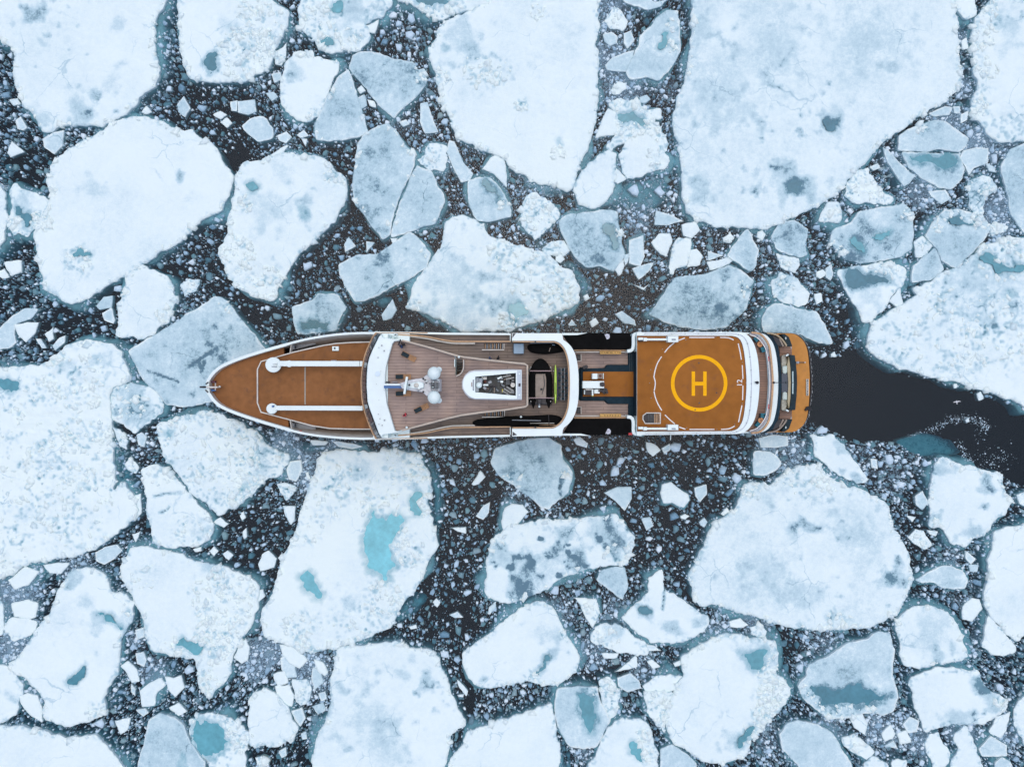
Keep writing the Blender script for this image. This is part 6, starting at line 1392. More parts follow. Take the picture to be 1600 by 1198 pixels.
# ---- helicopter deck
hd = [(988, 519), (1000, 519), (1150, 518.6), (1158, 518.8)] + smooth_path([(1163, 520), (1172, 527), (1179.6, 541), (1184.4, 562), (1186.4, 585), (1186.8, 598), (1186.2, 612), (1184, 634), (1179, 655), (1171.5, 668), (1163, 675)], 3) + [(1157, 677.2), (1150, 677.8), (1000, 679.6), (988, 680)]
hd2 = [(995, 519)] + hd[1:-1] + [(995, 679.8)]
slab('helideck_block', hd2, 10.0, 6.1, WHITE)
ib = [(995.4, 524.8), (1140, 525)] + smooth_path([(1145, 525.2), (1153, 528), (1158.4, 535), (1161.8, 548), (1164, 565), (1165.6, 585), (1166, 598), (1165.6, 612), (1164, 632), (1161.5, 650), (1158, 661), (1152, 669.5), (1143, 672.8)], 3) + [(1138, 673), (995.4, 673.6)]
ribbon('forward_bulkhead', [(994.4, 549), (994.4, 650)], .6, 9.9, 2.6, NAVY)
slab('helideck_surface', ib, 10.03, 9.98, HELI)
ribbon('helideck_gutter', ib[:1] + ib[1:-1] + ib[-1:], .9, 10.07, .06, plain('maroon_edge_paint', (.12, .045, .035), .6))
lip = [(1008, 521.2), (1140, 521)] + smooth_path([(1150, 521.4), (1160, 524.5), (1167, 533), (1171, 548), (1173.6, 570), (1174.6, 598), (1173.6, 626), (1171, 647), (1167, 661), (1160, 670), (1150, 675)], 3) + [(1140, 675.8), (1008, 677.6)]
ribbon('safety_net_edge', lip, 1., 10.12, .14, plain('pale_grey_paint', (.56, .60, .66), .5, var=.08)); posts(lip, 10.25, .3, 1.9, 'net_bracket', GREY, .06)
c = (1092.4, 598.7); z = 10.045
def arcp(r, a0=0, a1=360, n=72): return [(c[0] + r * math.cos(math.radians(a)), c[1] - r * math.sin(math.radians(a))) for a in np.linspace(a0, a1, n)]
mk_ = slab('landing_circle', arcp(44.2)[:-1], z, z - .012, YELLOW, [arcp(38.5)[:-1]])
H_ = [(1080.7, 580.2), (1086, 580.2), (1086, 596.4), (1098.8, 596.4), (1098.8, 580.2), (1104.1, 580.2), (1104.1, 618.2), (1098.8, 618.2), (1098.8, 602.2), (1086, 602.2), (1086, 618.2), (1080.7, 618.2)]
slab('landing_letter_h', H_, z, z - .012, YELLOW, label='yellow letter H of the landing circle')
for pth in ([(1033.8, 557), (1028, 566), (1024, 577), (1021.8, 588.6)], [(1021.8, 588.6), (1024, 598.6), (1022.2, 610.6)], [(1022, 611.6), (1024.4, 622), (1028.6, 632), (1034, 641)], [(1038.4, 550.6), (1045, 542.6), (1054.4, 534.7)], [(1039, 648), (1046, 655), (1054.4, 662)], [(1060, 531.9), (1070.3, 527.8)], [(1061, 666.9), (1070.9, 670.4)],
            [(1076.9, 527.2), (1116.3, 527.2)], [(1125.3, 527.2), (1138, 527.7), (1146.3, 531)], [(1153.4, 536.6), (1156.5, 550), (1158.4, 561.9)], [(1159.8, 570.3), (1160.9, 592)], [(1160.9, 602.2), (1160.3, 624.7)], [(1159.4, 633), (1154, 659.4)], [(1148, 665.4), (1138.8, 669.7), (1126.6, 670.6)], [(1116.3, 670.6), (1077.3, 670.6)]):
    ribbon('perimeter_dash', smooth_path(pth, 3) if len(pth) > 2 else pth, 1.6, z + .004, .012, MARK)
fc = bpy.data.curves.new('weight_number', 'FONT'); fc.body = '12'; fc.size = 1.05; fc.align_x = 'CENTER'; fc.align_y = 'CENTER'; fc.extrude = .006; fc.offset = .012
fo_ = bpy.data.objects.new('t', fc); me = bpy.data.meshes.new_from_object(fo_); bpy.data.objects.remove(fo_); me.materials.clear(); me.materials.append(MARK); fo_ = bpy.data.objects.new('weight_number', me); put(fo_, yacht); q = W(1156, 598.2, z + .012); fo_.location = (q[0] - ORG[0], q[1] - ORG[1], z + .012); fo_.rotation_euler = (0, 0, math.pi / 2)
for x, y in ((1016.8, 577.5), (1015, 598.3), (1017.4, 621.6), (1037.6, 654.6), (1035, 545.4), (1165.8, 598), (1071.5, 531), (1073, 668), (1160, 566), (1159.6, 630), (1118.5, 526.6), (1120, 670.8), (1148, 663)):
    part('deck_light', MB().cyl(W(x, y, 10.03), W(x, y, 10.12), pm(.8, 10), None, 8).me(), SAND)
for x, y in ((1092, 567), (1119.6, 613.6), (1092.6, 629.6), (1086, 640)): part('tie_down', MB().cyl(W(x, y, 10.03), W(x, y, 10.06), pm(1.1, 10), None, 10).me(), DGREY)
for y, ys in ((530.2, 0), (669.6, 1)):
    dv = pb(1006, y - 1.6, 1044, y + 1.6, 10.9, 10.3, 'davit_arm', WHITE); y0, y1 = (524.8, 534.4) if not ys else (663.4, 672)
    pb(1043.5, y0, 1060, y1, 11.3, 10.03, 'davit_housing', WHITE, dv); pb(1050, y - 1, 1056, y + 1.2, 11.45, 11.2, 'davit_motor', GREY, dv); pb(1005.5, y - 2.6, 1011, y + 2.6, 11, 10.3, 'davit_joint', WHITE, dv)
    pb(997.5, y - 3, 1005, y + 1, 10.9, 10.3, 'davit_hook', WHITE, dv); pb(998.4, y - .2 if not ys else y - 3.2, 1004, y + 3.4 if not ys else y, 10.8, 10.2, 'davit_block', RUB, dv)
hs_ = [(1032, 645), (1032, 661.4), (1008.2, 661.4), (1004.6, 655), (1005, 649), (1010.6, 645)]
hw = slab('helideck_stairwell', hs_, 10.06, 9.9, RUB); ribbon('stairwell_rail', hs_ + hs_[:1], 1.4, 10.9, .2, CREAM, hw)  # black slab on the deck, its colour standing for the shaded opening
for k in range(8): pb(1013 + k * 2.4, 646, 1014.2 + k * 2.4, 660.6, 10.09 + k * .012, 10.05, 'stairwell_tread', TAN if k > 3 else DGREY, hw, bev=0)
part('deck_cable', MB().cyl(W(1048, 680, 9), W(1047.6, 687, 8.4), .07).me(), WHITE)
# ---- stern terraces
def D(prof, x0, yc=598.):
    u = [(x, yc - v) for x, v in prof]; l = [(x, yc + v) for x, v in prof][::-1]
    if prof[-1][1] == 0: l = l[1:]
    return [(x0, u[0][1])] + [tuple(p) for p in smooth_path(u + l, 3)] + [(x0, l[-1][1])]
c_teak = [(1170, 76), (1182.5, 70.5), (1191, 61), (1195, 50), (1198, 30.5), (1199.6, 6), (1199.7, 0)]
c_grey = [(1172, 77), (1185, 71.6), (1196, 58), (1200.5, 45), (1203.5, 25), (1204.8, 0)]
c_tan = [(1175, 78.4), (1189, 76), (1200.4, 63), (1204.5, 47), (1207.7, 14), (1208.2, 0)]
c_wh2 = [(1182, 78.6), (1195.5, 75.7), (1205.3, 66.5), (1211, 53.5), (1215, 30.5), (1216.5, 0)]
c_nav = [(1195, 78.2), (1207, 72.6), (1215, 60.5), (1219, 38.5), (1220.7, 14), (1221.2, 0)]
c_or = [(1200, 77.8), (1219, 77), (1237.8, 76.8), (1247.5, 72.6), (1256.5, 63.6), (1262, 48.6), (1264.6, 22.5), (1265.4, 0)]
slab('swim_platform', D(c_or, 1180), 3.2, 2.6, ORANGE)
slab('stern_well_deck', [(1200, 530), (1222, 530), (1237, 545), (1239, 598), (1237, 651), (1222, 666), (1200, 666)], 4.4, 3.2, TEAKL)
slab('navy_transom', D(c_nav, 1180), 6.4, 3.2, NAVY)
slab('terrace_block', D(c_wh2, 1150), 7.3, 3.2, WHITE, bev=.08)
slab('aft_terrace', D(c_teak, 1155), 7.42, 7.3, TEAKL)
up = [tuple(p) for p in smooth_path([(x, 598 - v) for x, v in c_grey] + [(x, 598 + v) for x, v in c_grey][::-1][1:], 3)]
ribbon('terrace_glass_rail', up, 3.6, 8.1, .2, plain('mauve_grey_glass', (.26, .26, .29), .3, var=.12)); ribbon('terrace_rail_edge', [tuple(p) for p in offs(up, 2.)], .8, 8.3, .1, SILVER)
up2 = [tuple(p) for p in smooth_path([(x - .6, 598 - v) for x, v in c_tan] + [(x - .6, 598 + v) for x, v in c_tan][::-1][1:], 3)]
ribbon('terrace_cap_rail', up2, 2.9, 8.25, .25, TAN); posts(up2, 8.2, .9, 1.8)
for y in (560.5, 635): pb(1200.6, y - 3.6, 1202, y + 3.6, 8.35, 8.15, 'life_ring_holder', RED)
# stern well furniture that is built in
slab('plunge_pool', [(1221.4, 583), (1230.4, 584), (1230.8, 598), (1230.4, 612.6), (1221.4, 613)], 5.2, 4.3, plain('pool_navy', (.008, .03, .06), .15, spec=.6))
slab('pool_edge', [(1230, 570), (1233.6, 553), (1235.6, 575), (1236, 598), (1235.6, 621), (1233.8, 642), (1230.6, 628), (1231.8, 598)], 5.3, 4.3, plain('sand_edge', (.42, .36, .22), .5))
slab('sun_pad', [(1233.4, 554), (1242.4, 555), (1245.4, 580), (1246, 598), (1245.2, 617), (1243, 640.6), (1233.6, 640.6), (1236, 622), (1236.6, 598), (1236, 575)], 5.5, 3.2, NAVYC, bev=.1)
slab('pad_strip', [(1237.8, 580), (1239.6, 580), (1240, 598), (1239.6, 615), (1237.8, 615)], 5.56, 5.4, plain('pale_teal_strip', (.42, .56, .56), .5))
for sg in (1, -1):
    g = (lambda y: y) if sg == 1 else (lambda y: 1196 - y)
    slab('pool_surround', [(1221.2, g(556)), (1227, g(553.6)), (1230.6, g(566)), (1231, g(583)), (1222.2, g(583)), (1221, g(570))], 4.9, 4.3, plain('pale_stone', (.40, .40, .33), .5, var=.3), bev=.1)
    slab('white_lounge', [(1222.2, g(572)), (1230.4, g(571)), (1230.6, g(582)), (1227, g(584.6)), (1223, g(583))], 5.3, 4.6, plain('pale_green_vinyl', (.52, .62, .56), .35), bev=.15)
    pb(1228, g(553.5), 1232.6, g(556), 5.6, 5.2, 'grab_rail', WHITE, rz=.5 * sg)
    ribbon('curved_bench', smooth_path([(1198, g(520.6)), (1206, g(521.2)), (1214, g(523.6)), (1221, g(529)), (1226, g(535)), (1229.4, g(540.4))], 3), 2.7, 5.6, 1.2, SAND if sg == -1 else plain('straw_cushion', (.42, .34, .22), .7, var=.15), bev=.06)
    ribbon('bench_end', [(1217.6, g(529.4)), (1220.6, g(534)), (1224, g(541))], 2.4, 5.5, 1.1, SAND); slab('stern_locker', [(1207, g(524)), (1217, g(529)), (1221.4, g(541)), (1215.6, g(540)), (1211, g(533))], 6.45, 4.3, RUB)
    slab('quarter_pad', [(1221, g(521.6)), (1226.4, g(521.8)), (1233, g(526.6)), (1238.4, g(541)), (1230.4, g(541.4)), (1227, g(532.6))], 4.6, 3.2, NAVYC, bev=.06)
    pb(1227.4, g(526.6), 1228.8, g(530), 4.8, 4.5, 'quarter_lamp', WHITE)
    slab('stern_steps', [(1218, g(542)), (1233, g(542)), (1232, g(552)), (1219, g(552))], 4.55, 4.4, TEAKL)
    part('stair_nosing', MB().box(Vector(W(1235, g(547), 4.2)), (.35, pm(10, 4), .2)).me(), GREY)
for x0, x1 in ((1207, 1216), (1216, 1227), (1236, 1242)): part('ensign_staff', MB().cyl(W(x0, 597.6, 8.5), W(x1, 597.6, 8.4), .05).me(), RUB)
part('staff_socket', MB().ball(W(1183.4, 597.6, 10.2), .22).cyl(W(1179.6, 596.8, 10.3), W(1183, 597.4, 10.3), .08).me(), RUB); part('staff_socket', MB().ball(W(1209.2, 597.6, 8.4), .16).me(), RUB); part('staff_socket', MB().ball(W(1228.6, 597.4, 8.2), .2).me(), DGREY)
wz = pb(1244.4, 564.4, 1249, 568, 3.7, 3.2, 'capstan', GREY); pb(1249, 565.4, 1257, 566.6, 3.5, 3.2, 'mooring_line', DGREY, wz); pb(1257, 565.2, 1259, 567, 3.5, 3.2, 'cleat', CREAM, wz)
ld = pb(1260.3, 592, 1261.1, 618, 3.5, 3.2, 'boarding_ladder', WHITE); pb(1262.6, 592, 1263.4, 618, 3.5, 3.2, 'ladder_rail', WHITE, ld)
for k in range(6): pb(1260.3, 594 + k * 4.2, 1263.2, 595.8 + k * 4.2, 3.45, 3.25, 'ladder_rung', RUB if k in (0, 4, 5) else GREY, ld, bev=0)
b = MB()
for k in range(9): b.ball(W(1259 + RNG.random() * 8, 636 + RNG.random() * 4, 3.4), .12 + .15 * RNG.random(), 1, 8)
part('fender_pile', b.me(), RUB)
edge = smooth_path([(1226, 519.6), (1239, 519.8), (1250, 524), (1259, 534), (1265.4, 549), (1268.4, 575), (1269.6, 598), (1268.4, 621), (1265, 647), (1258.6, 661), (1249.6, 671)], 4)
ribbon('rubbing_strake', [tuple(p) for p in offs(edge, 1.6)], 1.4, 3.0, .7, RUB)
Pm = np.array(wpoly(edge, 2.7)); L_ = np.hypot(*np.diff(Pm, axis=0).T); cum = np.concatenate([[0], np.cumsum(L_)]); b = MB(); k = 0
for t in np.arange(.2, cum[-1], .62):
    x = np.interp(t, cum, Pm[:, 0]); y = np.interp(t, cum, Pm[:, 1]); x2 = np.interp(t + .4, cum, Pm[:, 0]); y2 = np.interp(t + .4, cum, Pm[:, 1]); nx_ = (y - y2); ny_ = (x2 - x); o_ = (.22 if k % 2 else -.02)
    b.cyl((x - nx_ * o_, y - ny_ * o_, 2.7), (x2 - nx_ * o_, y2 - ny_ * o_, 2.7), .035, None, 5)
    if k % 3 == 0: b.cyl((x, y, 2.7), (x - nx_ * 1.1, y - ny_ * 1.1, 2.7), .03, None, 5)
    k += 1
part('stern_railing', b.me(), plain('galvanised_steel', (.42, .46, .48), .4, var=.2))

# ================================================================ things standing on the yacht
def thing(name, label, cat, at, z, group=None):
    o = bpy.data.objects.new(name, None); put(o); o.location = W(*at, z); tag(o, label, cat, group); return o
def sub(name, me, mat, par, bev=0, smooth=False):
    me.materials.clear(); me.materials.append(mat)
    if smooth: me.polygons.foreach_set('use_smooth', [True] * len(me.polygons))
    o = bpy.data.objects.new(name, me); put(o, par)
    if bev: bevel(o, bev)
    return o
def copy_thing(src, loc, rz, label):
    c = src.copy(); put(c); c.location = loc; c.rotation_euler = (0, 0, rz); c['label'] = label
    for ch in [o for o in bpy.data.objects if o.parent == src]:
        d = ch.copy(); put(d, c)
    return c
# loungers (length along +x, cushion at -x)
WOOD = plain('lounger_wood', (.42, .22, .09), .6, var=.2, scale=5)
def make_lounger(label, at):
    t = thing('sun_lounger', label, 'sun lounger', at, 13.1, 'wooden sun loungers on the observation deck')
    f = MB()
    for y in (-.33, .33): f.box((0, y, .3), (2.1, .06, .08))
    for x in (-1.02, 1.02): f.box((x, 0, .3), (.06, .7, .08))
    sub('frame', f.me(), WOOD, t)
    for k in range(10): sub('slat', MB().box((.12 + k * .095, 0, .35), (.07, .62, .025)).me(), WOOD, t)
    sub('cushion', MB().box((-.52, 0, .44), (1.0, .6, .12)).me(), NAVYC, t, .03)
    for x in (-.9, .9):
        for y in (-.3, .3): sub('leg', MB().box((x, y, .13), (.06, .06, .27)).me(), WOOD, t)
    return t
lo = make_lounger('sun lounger angled near the person in blue at the deck corner', (639, 557)); lo.rotation_euler.z = math.radians(-27)
copy_thing(lo, W(630.5, 588.6, 13.1), 0, 'sun lounger on the blue-coat side of the mast boom')
copy_thing(lo, W(630.8, 614.6, 13.1), math.radians(2), 'sun lounger beside the blue stripe, half under the radar bar')
copy_thing(lo, W(659, 637.8, 13.1), math.radians(26), 'sun lounger angled near the person in red')
# people
SKIN = plain('skin', (.50, .30, .22), .6, var=.05)
def make_person(label, at, z, face, coat, trousers, hairc, lean=0.):
    """One continuous skinned body (legs, torso, arms, neck, head); hair, eyes and coat colour are its parts."""
    root = bpy.data.objects.new('person', None)
    co = [(0, 0, .95), (0, 0, 1.18), (0, .0, 1.42), (0, .01, 1.52), (0, .03, 1.64), (0, .03, 1.74),
          (.19, 0, 1.42), (.27, .02, 1.14), (.25, .16, .92), (-.19, 0, 1.42), (-.27, .02, 1.14), (-.24, .17, .93),
          (.10, 0, .90), (.12, .03, .50), (.12, -.02, .09), (.12, .12, .04), (-.10, 0, .90), (-.13, .06, .50), (-.13, .02, .09), (-.13, .16, .04)]
    ed = [(0, 1), (1, 2), (2, 3), (3, 4), (4, 5), (2, 6), (6, 7), (7, 8), (2, 9), (9, 10), (10, 11), (0, 12), (12, 13), (13, 14), (14, 15), (0, 16), (16, 17), (17, 18), (18, 19)]
    rad = [.16, .17, .16, .065, .10, .085, .085, .062, .045, .085, .062, .045, .105, .07, .05, .045, .105, .07, .05, .045]
    me = bpy.data.meshes.new('body'); me.from_pydata(co, ed, []); me.update()
    body = bpy.data.objects.new('body', me); me.materials.append(coat); put(body, root)
    sm = body.modifiers.new('skin', 'SKIN'); sk = me.skin_vertices[0].data
    for i, r in enumerate(rad): sk[i].radius = (r, r * (.72 if i in (0, 1, 2) else 1)); sk[i].use_root = (i == 0)
    ss = body.modifiers.new('s', 'SUBSURF'); ss.levels = 1; ss.render_levels = 1
    put(root); root.location = W(*at, z); root.rotation_euler = (0, 0, face); tag(root, label, 'person', 'people on deck')
    sub('head', MB().ball((0, .04, 1.68), .105, 1.2, 14).ball((0, .145, 1.66), .02, 1.2, 6).ball((.105, .04, 1.67), .025, 1.3, 6).ball((-.105, .04, 1.67), .025, 1.3, 6).me(), SKIN, root, smooth=True)
    sub('hair', MB().ball((0, .015, 1.72), .118, 1.05, 14).me(), hairc, root, smooth=True)
    sub('eyes', MB().ball((.035, .138, 1.70), .012, 1, 6).ball((-.035, .138, 1.70), .012, 1, 6).box((0, .14, 1.615), (.045, .01, .008)).me(), RUB, root)
    sub('coat_skirt', MB().cyl((0, 0, .82), (0, 0, 1.25), .21, .19, 12).me(), coat, root)
    sub('trousers', MB().cyl((.12, .03, .12), (.105, 0, .86), .075, .115, 10).cyl((-.13, .04, .12), (-.105, 0, .86), .075, .115, 10).me(), trousers, root)
    for s in (1, -1):
        hd = MB().box((s * .245, .2, .88), (.05, .09, .08))
        for k, ln in enumerate((.055, .07, .075, .065)): hd.box((s * .245 + (k - 1.5) * .014, .255 + ln / 4, .865 - .012), (.011, ln, .014), 0, 0, -.5)
        hd.box((s * .21, .215, .885), (.014, .05, .016), s * .6)
        sub('hand', hd.me(), SKIN, root)
    return root
DB = plain('dark_blue_cloth', (.02, .06, .17), .85, var=.2); RJ = plain('red_jacket', (.62, .05, .07), .8, var=.15); DK = plain('black_cloth', (.012, .012, .018), .85); HR = plain('dark_hair', (.02, .014, .01), .8)
make_person('person in a blue coat standing at the observation deck corner', (628.6, 541.5), 13.1, 2.2, DB, DK, HR)
make_person('person in black close beside the one in blue', (631.8, 538.6), 13.1, -.6, DK, DK, HR)
make_person('person in a red jacket alone on the observation deck', (634.4, 647.6), 13.1, .8, RJ, DK, HR)
make_person('person in dark clothes on the side deck by the stairwell', (778.5, 559.5), 9.3, 1.2, DK, DK, HR)
make_person('person in blue walking the side deck below the rail', (766, 561), 9.3, -1.2, DB, DK, HR)
# telescope by the corner
t = thing('telescope', 'dark telescope on a tripod in the observation deck corner', 'telescope', (626.8, 536.4), 13.1)
sub('tube', MB().cyl((-.2, -.35, 1.35), (.15, .45, 1.5), .07, .09, 10).me(), RUB, t)
for a in (0, 2.1, 4.2): sub('leg', MB().cyl((0, 0, 1.35), (.45 * math.cos(a), .45 * math.sin(a), 0), .025, .03, 6).me(), RUB, t)
# boat tender in the bay
def loc(px, py, z, o): q = W(px, py, z); return (q[0] - o.location.x, q[1] - o.location.y)
t = thing('tender', 'black inflatable tender lying athwartships in the boat bay, beige floor', 'boat', (844, 600), 9.3)
def L2(pts, z): return [loc(x, y, z, t) for x, y in pts]
zz = 10.6
hullp = MB().prism(L2([(827, 632), (826.5, 600), (828, 585), (833, 572), (838, 564.5), (844.5, 561.6), (851, 564.5), (856, 572), (861.5, 585), (863, 600), (862.5, 632)], zz - .4), 1.0, .15); sub('hull', hullp.me(), RUB, t, .1)
def tube_obj(name, pts, z, r, mat, par):
    cu = bpy.data.curves.new(name, 'CURVE'); cu.dimensions = '3D'; cu.bevel_depth = r; cu.bevel_resolution = 3; sp = cu.splines.new('POLY'); sp.points.add(len(pts) - 1)
    for p, q in zip(sp.points, pts): p.co = (*q, z, 1)
    cu.use_fill_caps = True; o = bpy.data.objects.new(name, cu); me = bpy.data.meshes.new_from_object(o); bpy.data.objects.remove(o); return sub(name, me, mat, par, smooth=True)
tube_obj('inflatable_tube', L2(smooth_path([(831.4, 628), (831, 604), (831.6, 588), (835.4, 574), (840, 567.4), (844.5, 565), (849, 567.4), (853.6, 574), (857.6, 588), (858.6, 604), (858.4, 628)], 3), zz), 1.05, .46, BLACK, t)
sub('floor', MB().prism(L2([(836.8, 584), (853.4, 584), (853.4, 622), (836.8, 622)], zz), 1.16, 1.0).me(), SAND, t)
sub('bow_cover', MB().prism(L2([(834, 584), (835.5, 573), (840, 566), (844.5, 563.4), (849.6, 566), (854, 573), (855.6, 584)], zz), 1.5, 1.1).me(), BLACK, t, .1)
for x in (833.4, 857.8): a = loc(x, 624, zz, t); b_ = loc(x, 638, zz, t); sub('stern_cone', MB().cyl((*a, 1.0), (*b_, 1.0), .46, .05, 12).me(), BLACK, t)
e = loc(843, 627, zz, t); eng = sub('outboard_engine', MB().box((*e, 1.3), (.55, .7, .6)).me(), RUB, t, .1); e2 = loc(842.6, 635, zz, t); sub('engine_leg', MB().cyl((*e, 1.1), (*e2, .9), .12, .16).ball((*e2, 1.1), .18).me(), GREY, eng)
sub('control_line', MB().cyl((*loc(849.6, 586, zz, t), 1.25), (*loc(851, 601, zz, t), 1.25), .05).cyl((*loc(851, 601, zz, t), 1.25), (*loc(847, 616, zz, t), 1.25), .05).ball((*loc(846, 608, zz, t), 1.3), .16).me(), DGREY, t)
PINK = plain('primer_frame', (.34, .24, .24), .5)
for y in (579.4, 621.6): sub('cradle_bar', MB().box((*loc(844.5, y, zz + .4, t), 1.62), (3.7, .12, .12)).me(), PINK, t)
for y in (579.6, 622):
    for x in (826, 863.6): sub('cradle_bracket', MB().cyl((*loc(x, y, zz, t), .1), (*loc(x + (3.5 if x < 840 else -3.5), y - 6 if y < 600 else y + 5, zz, t), 1.6), .06).box((*loc(x, y, zz, t), 1.62), (.35, .12, .12)).me(), CREAM, t)
t = thing('paddle_board', 'lime green paddle board standing beside the black tender', 'paddle board', (867, 600), 9.3)
pts = []
for a in np.linspace(0, 2 * math.pi, 28, endpoint=False): pts.append((.16 * math.cos(a) * (1 if abs(math.sin(a)) < .96 else .8), pm(30.5, 10.6) * math.sin(a)))
sub('board', MB().prism([(x, y) for x, y in pts], 1.5, .25).me(), LIME, t, .04); sub('deck_pad', MB().box((0, -.6, 1.52), (.16, 1.6, .03)).me(), plain('dark_lime', (.2, .36, .04), .6), t)
t = thing('kayak_rack', 'dark rack of stacked seats and straps behind the paddle board', 'rack', (879, 600), 9.3)
for k in range(4): sub('rail', MB().box((-.75 + k * .48, 0, 1.0), (.07, 4.7, .07)).me(), (plain('violet_strap', (.05, .05, .2), .6) if k == 0 else GREY), t)
for r_ in range(9):
    for k in range(3): sub('seat', MB().box((-.48 + k * .46, -2.05 + r_ * .51, .8 + .1 * ((r_ + k) % 2)), (.36, .34, .4)).me(), NAVYC if (r_ + k) % 2 else RUB, t, .04)
for r_ in range(10): sub('crossbar', MB().box((-.05, -2.3 + r_ * .51, 1.08), (1.6, .05, .05)).me(), DGREY, t)
for x in (-.75, .7):
    for y in (-2.2, 2.2): sub('leg', MB().box((x, y, .5), (.08, .08, 1.)).me(), DGREY, t)
t = thing('storage_locker', 'square blue-grey storage locker at the forward end of the boat bay', 'locker', (810.3, 545.4), 9.3)
s_w = pm(15.6, 10.6); sub('body', MB().box((0, 0, .6), (s_w * .96, s_w * .96, 1.2)).me(), BGREY, t, .04); sub('lid', MB().box((0, 0, 1.27), (s_w, s_w, .14)).me(), BGREY, t, .04)
for x in (-1, 1): sub('bracket', MB().box((x * s_w * .56, 0, .6), (.16, .8, .7)).me(), DGREY, t)
def covered_boat(label, pts, at, extras):
    t = thing('covered_boat', label, 'boat', at, 9.3); P_ = smooth_path(pts, 3, True)
    me = bpy.data.meshes.new('c'); bm = bmesh.new(); prev = None; c0 = np.mean(P_, 0)
    for k, (f, h) in enumerate(((1., .3), (.99, .8), (.86, 1.15), (.55, 1.32), (.2, 1.36))):
        rg = [bm.verts.new((*loc(c0[0] + (x - c0[0]) * f, c0[1] + (y - c0[1]) * f, 10.3, t), h)) for x, y in P_]
        if prev:
            for i in range(len(rg)): bm.faces.new((prev[i], prev[(i + 1) % len(rg)], rg[(i + 1) % len(rg)], rg[i]))
        prev = rg
    bm.faces.new(prev); bmesh.ops.recalc_face_normals(bm, faces=bm.faces); bm.to_mesh(me); bm.free(); sub('tarpaulin', me, BLACK, t, smooth=True)
    for x0, y0, x1, y1, m_, h in extras: a = loc(x0, y0, 10.6, t); b_ = loc(x1, y1, 10.6, t); sub('lashing', MB().cyl((*a, h), (*b_, h), .05).me(), m_, t)
    return t
covered_boat('black covered boat against the outer side of the bay, beyond the locker', [(824, 543), (828, 537.6), (850, 536), (868, 536.6), (879, 540), (884, 545.6), (878, 549.6), (862, 552.4), (846, 553), (830, 550)], (853, 545), [(828, 536, 866, 535.6, GREY, 1.3), (860, 543, 858, 549, SAND, 1.35), (863, 538.6, 867, 539.2, BGREY, 1.3)])
covered_boat('long black covered boat on the bay side near the open brash', [(738, 660), (748, 655.4), (790, 650.6), (832, 649.6), (862, 648), (876, 651.6), (880, 658), (872, 664.6), (850, 666.4), (790, 666.6), (746, 665.4)], (812, 658), [(828, 661, 866, 661, CREAM, 1.3), (800, 663.4, 868, 663.8, TAN, 1.2), (857, 648, 858, 664, RUB, 1.42), (800, 656, 845, 657, GREY, 1.4)])
part('bay_lamp', MB().ball(W(814, 651, 10.9), .16).me(), WHITE); part('bay_lamp', MB().ball(W(842.6, 635.2, 10.9), .14).me(), WHITE)
# terrace furniture
def armchair(label, at, rz):
    t = thing('armchair', label, 'armchair', at, 7.42, 'teal armchairs on the aft terrace'); t.rotation_euler.z = rz
    sub('seat', MB().box((0, 0, .36), (.62, .62, .24)).me(), TEALC, t, .05); sub('backrest', MB().box((-.32, 0, .55), (.14, .72, .5)).me(), TEALC, t, .04)
    for y in (-.35, .35): sub('arm', MB().box((0, y, .45), (.66, .1, .4)).me(), NAVYC, t, .02)
    for x in (-.25, .25):
        for y in (-.28, .28): sub('leg', MB().box((x, y, .12), (.05, .05, .24)).me(), WOOD, t)
    return t
a1 = armchair('teal armchair inboard of the round table, forward corner of the aft terrace', (1180.4, 530.6), -.9)
copy_thing(a1, W(1190.2, 545.8, 7.42), 1.9, 'teal armchair sternward of the table near the lounging grey floe')
copy_thing(a1, W(1189.6, 649.6, 7.42), -1.6, 'teal armchair on the inner side of the round table nearest the great snow floe')
copy_thing(a1, W(1182.6, 662.6, 7.42), .9, 'teal armchair tucked in the terrace corner nearest the great snow floe')
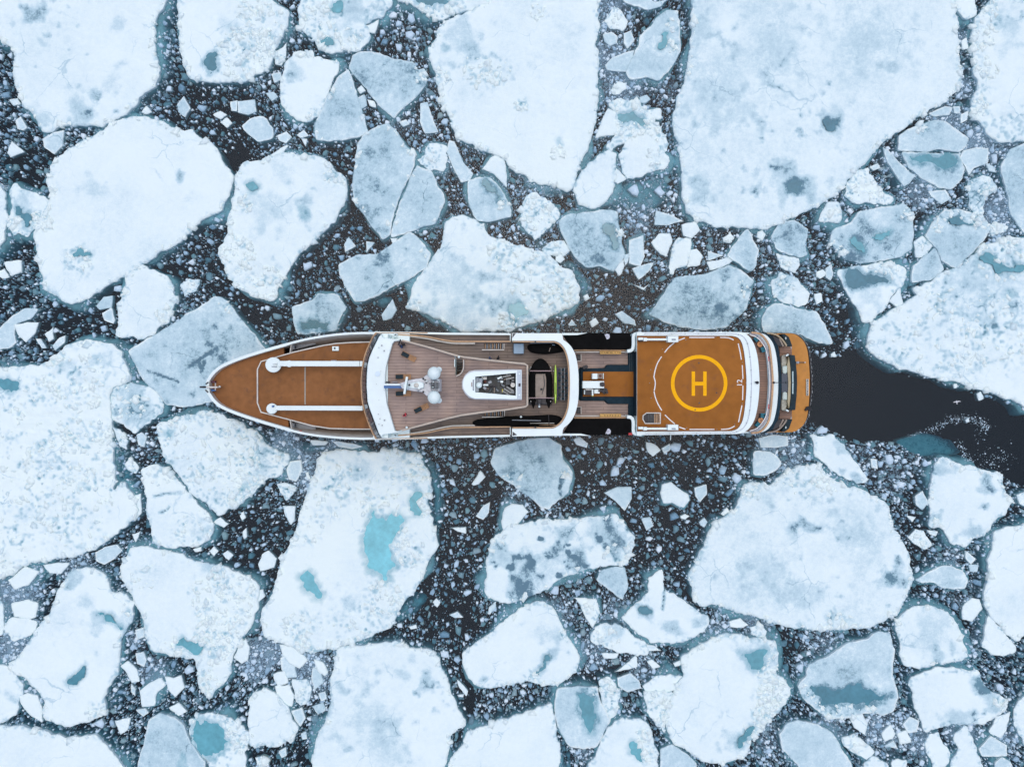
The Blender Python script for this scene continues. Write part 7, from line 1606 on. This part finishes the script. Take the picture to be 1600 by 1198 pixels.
def rtable(label, at):
    t = thing('round_table', label, 'table', at, 7.42, 'round wooden tables on the aft terrace')
    sub('tabletop', MB().cyl((0, 0, .5), (0, 0, .56), .4, .4, 24).me(), plain('orange_wood', (.50, .22, .08), .5), t); sub('pedestal', MB().cyl((0, 0, 0), (0, 0, .5), .16, .08).cyl((0, 0, 0), (0, 0, .04), .28).me(), WOOD, t); sub('ashtray', MB().cyl((0, 0, .56), (0, 0, .6), .09).me(), DGREY, t)
    return t
rt = rtable('round orange wooden table at the terrace corner near the grey quarter floe', (1185.4, 538)); copy_thing(rt, W(1186.8, 656.4, 7.42), 0, 'round orange wooden table at the terrace corner near the great snow floe')
# gull over the wake
t = thing('gull', 'white gull gliding with spread wings over the dark wake', 'bird', (1495, 628), 7.)
V = []; F = []
def foil(pts, th):
    global V, F
    n0 = len(V); n_ = len(pts)
    for x, y, z_ in pts: V.append((x, y, z_ + th))
    for x, y, z_ in pts: V.append((x, y, z_ - th))
    F.append(tuple(n0 + i for i in range(n_))); F.append(tuple(n0 + n_ + i for i in reversed(range(n_))))
    for i in range(n_): F.append((n0 + i, n0 + n_ + i, n0 + n_ + (i + 1) % n_, n0 + (i + 1) % n_))
for s in (1, -1): foil([(s * .04, .09, .03), (s * .26, .16, .09), (s * .62, .02, .03), (s * .60, -.03, .03), (s * .25, .03, .08), (s * .04, -.06, .03)], .012)
foil([(-.03, -.14, 0), (.03, -.14, 0), (.08, -.3, 0), (-.08, -.3, 0)], .012)
gm = pd_mesh('g', V, F); bm = bmesh.new(); bm.from_mesh(gm)
bmesh.ops.create_uvsphere(bm, u_segments=12, v_segments=8, radius=1, matrix=Matrix.Diagonal((.065, .21, .06, 1))); bmesh.ops.create_uvsphere(bm, u_segments=10, v_segments=6, radius=.05, matrix=Matrix.Translation((0, .22, .02))); bm.to_mesh(gm); bm.free()
sub('body', gm, plain('white_feathers', (.8, .8, .8), .7, var=.04), t); sub('beak', MB().cyl((0, .26, .015), (0, .32, .005), .014, .003, 6).me(), plain('yellow_beak', (.6, .4, .05), .5), t)
for s in (1, -1): sub('wing_tip', MB().box((s * .575, 0, .035), (.08, .07, .026), -.35 * s).me(), DGREY, t)
t.rotation_euler = (.05, .1, .12)
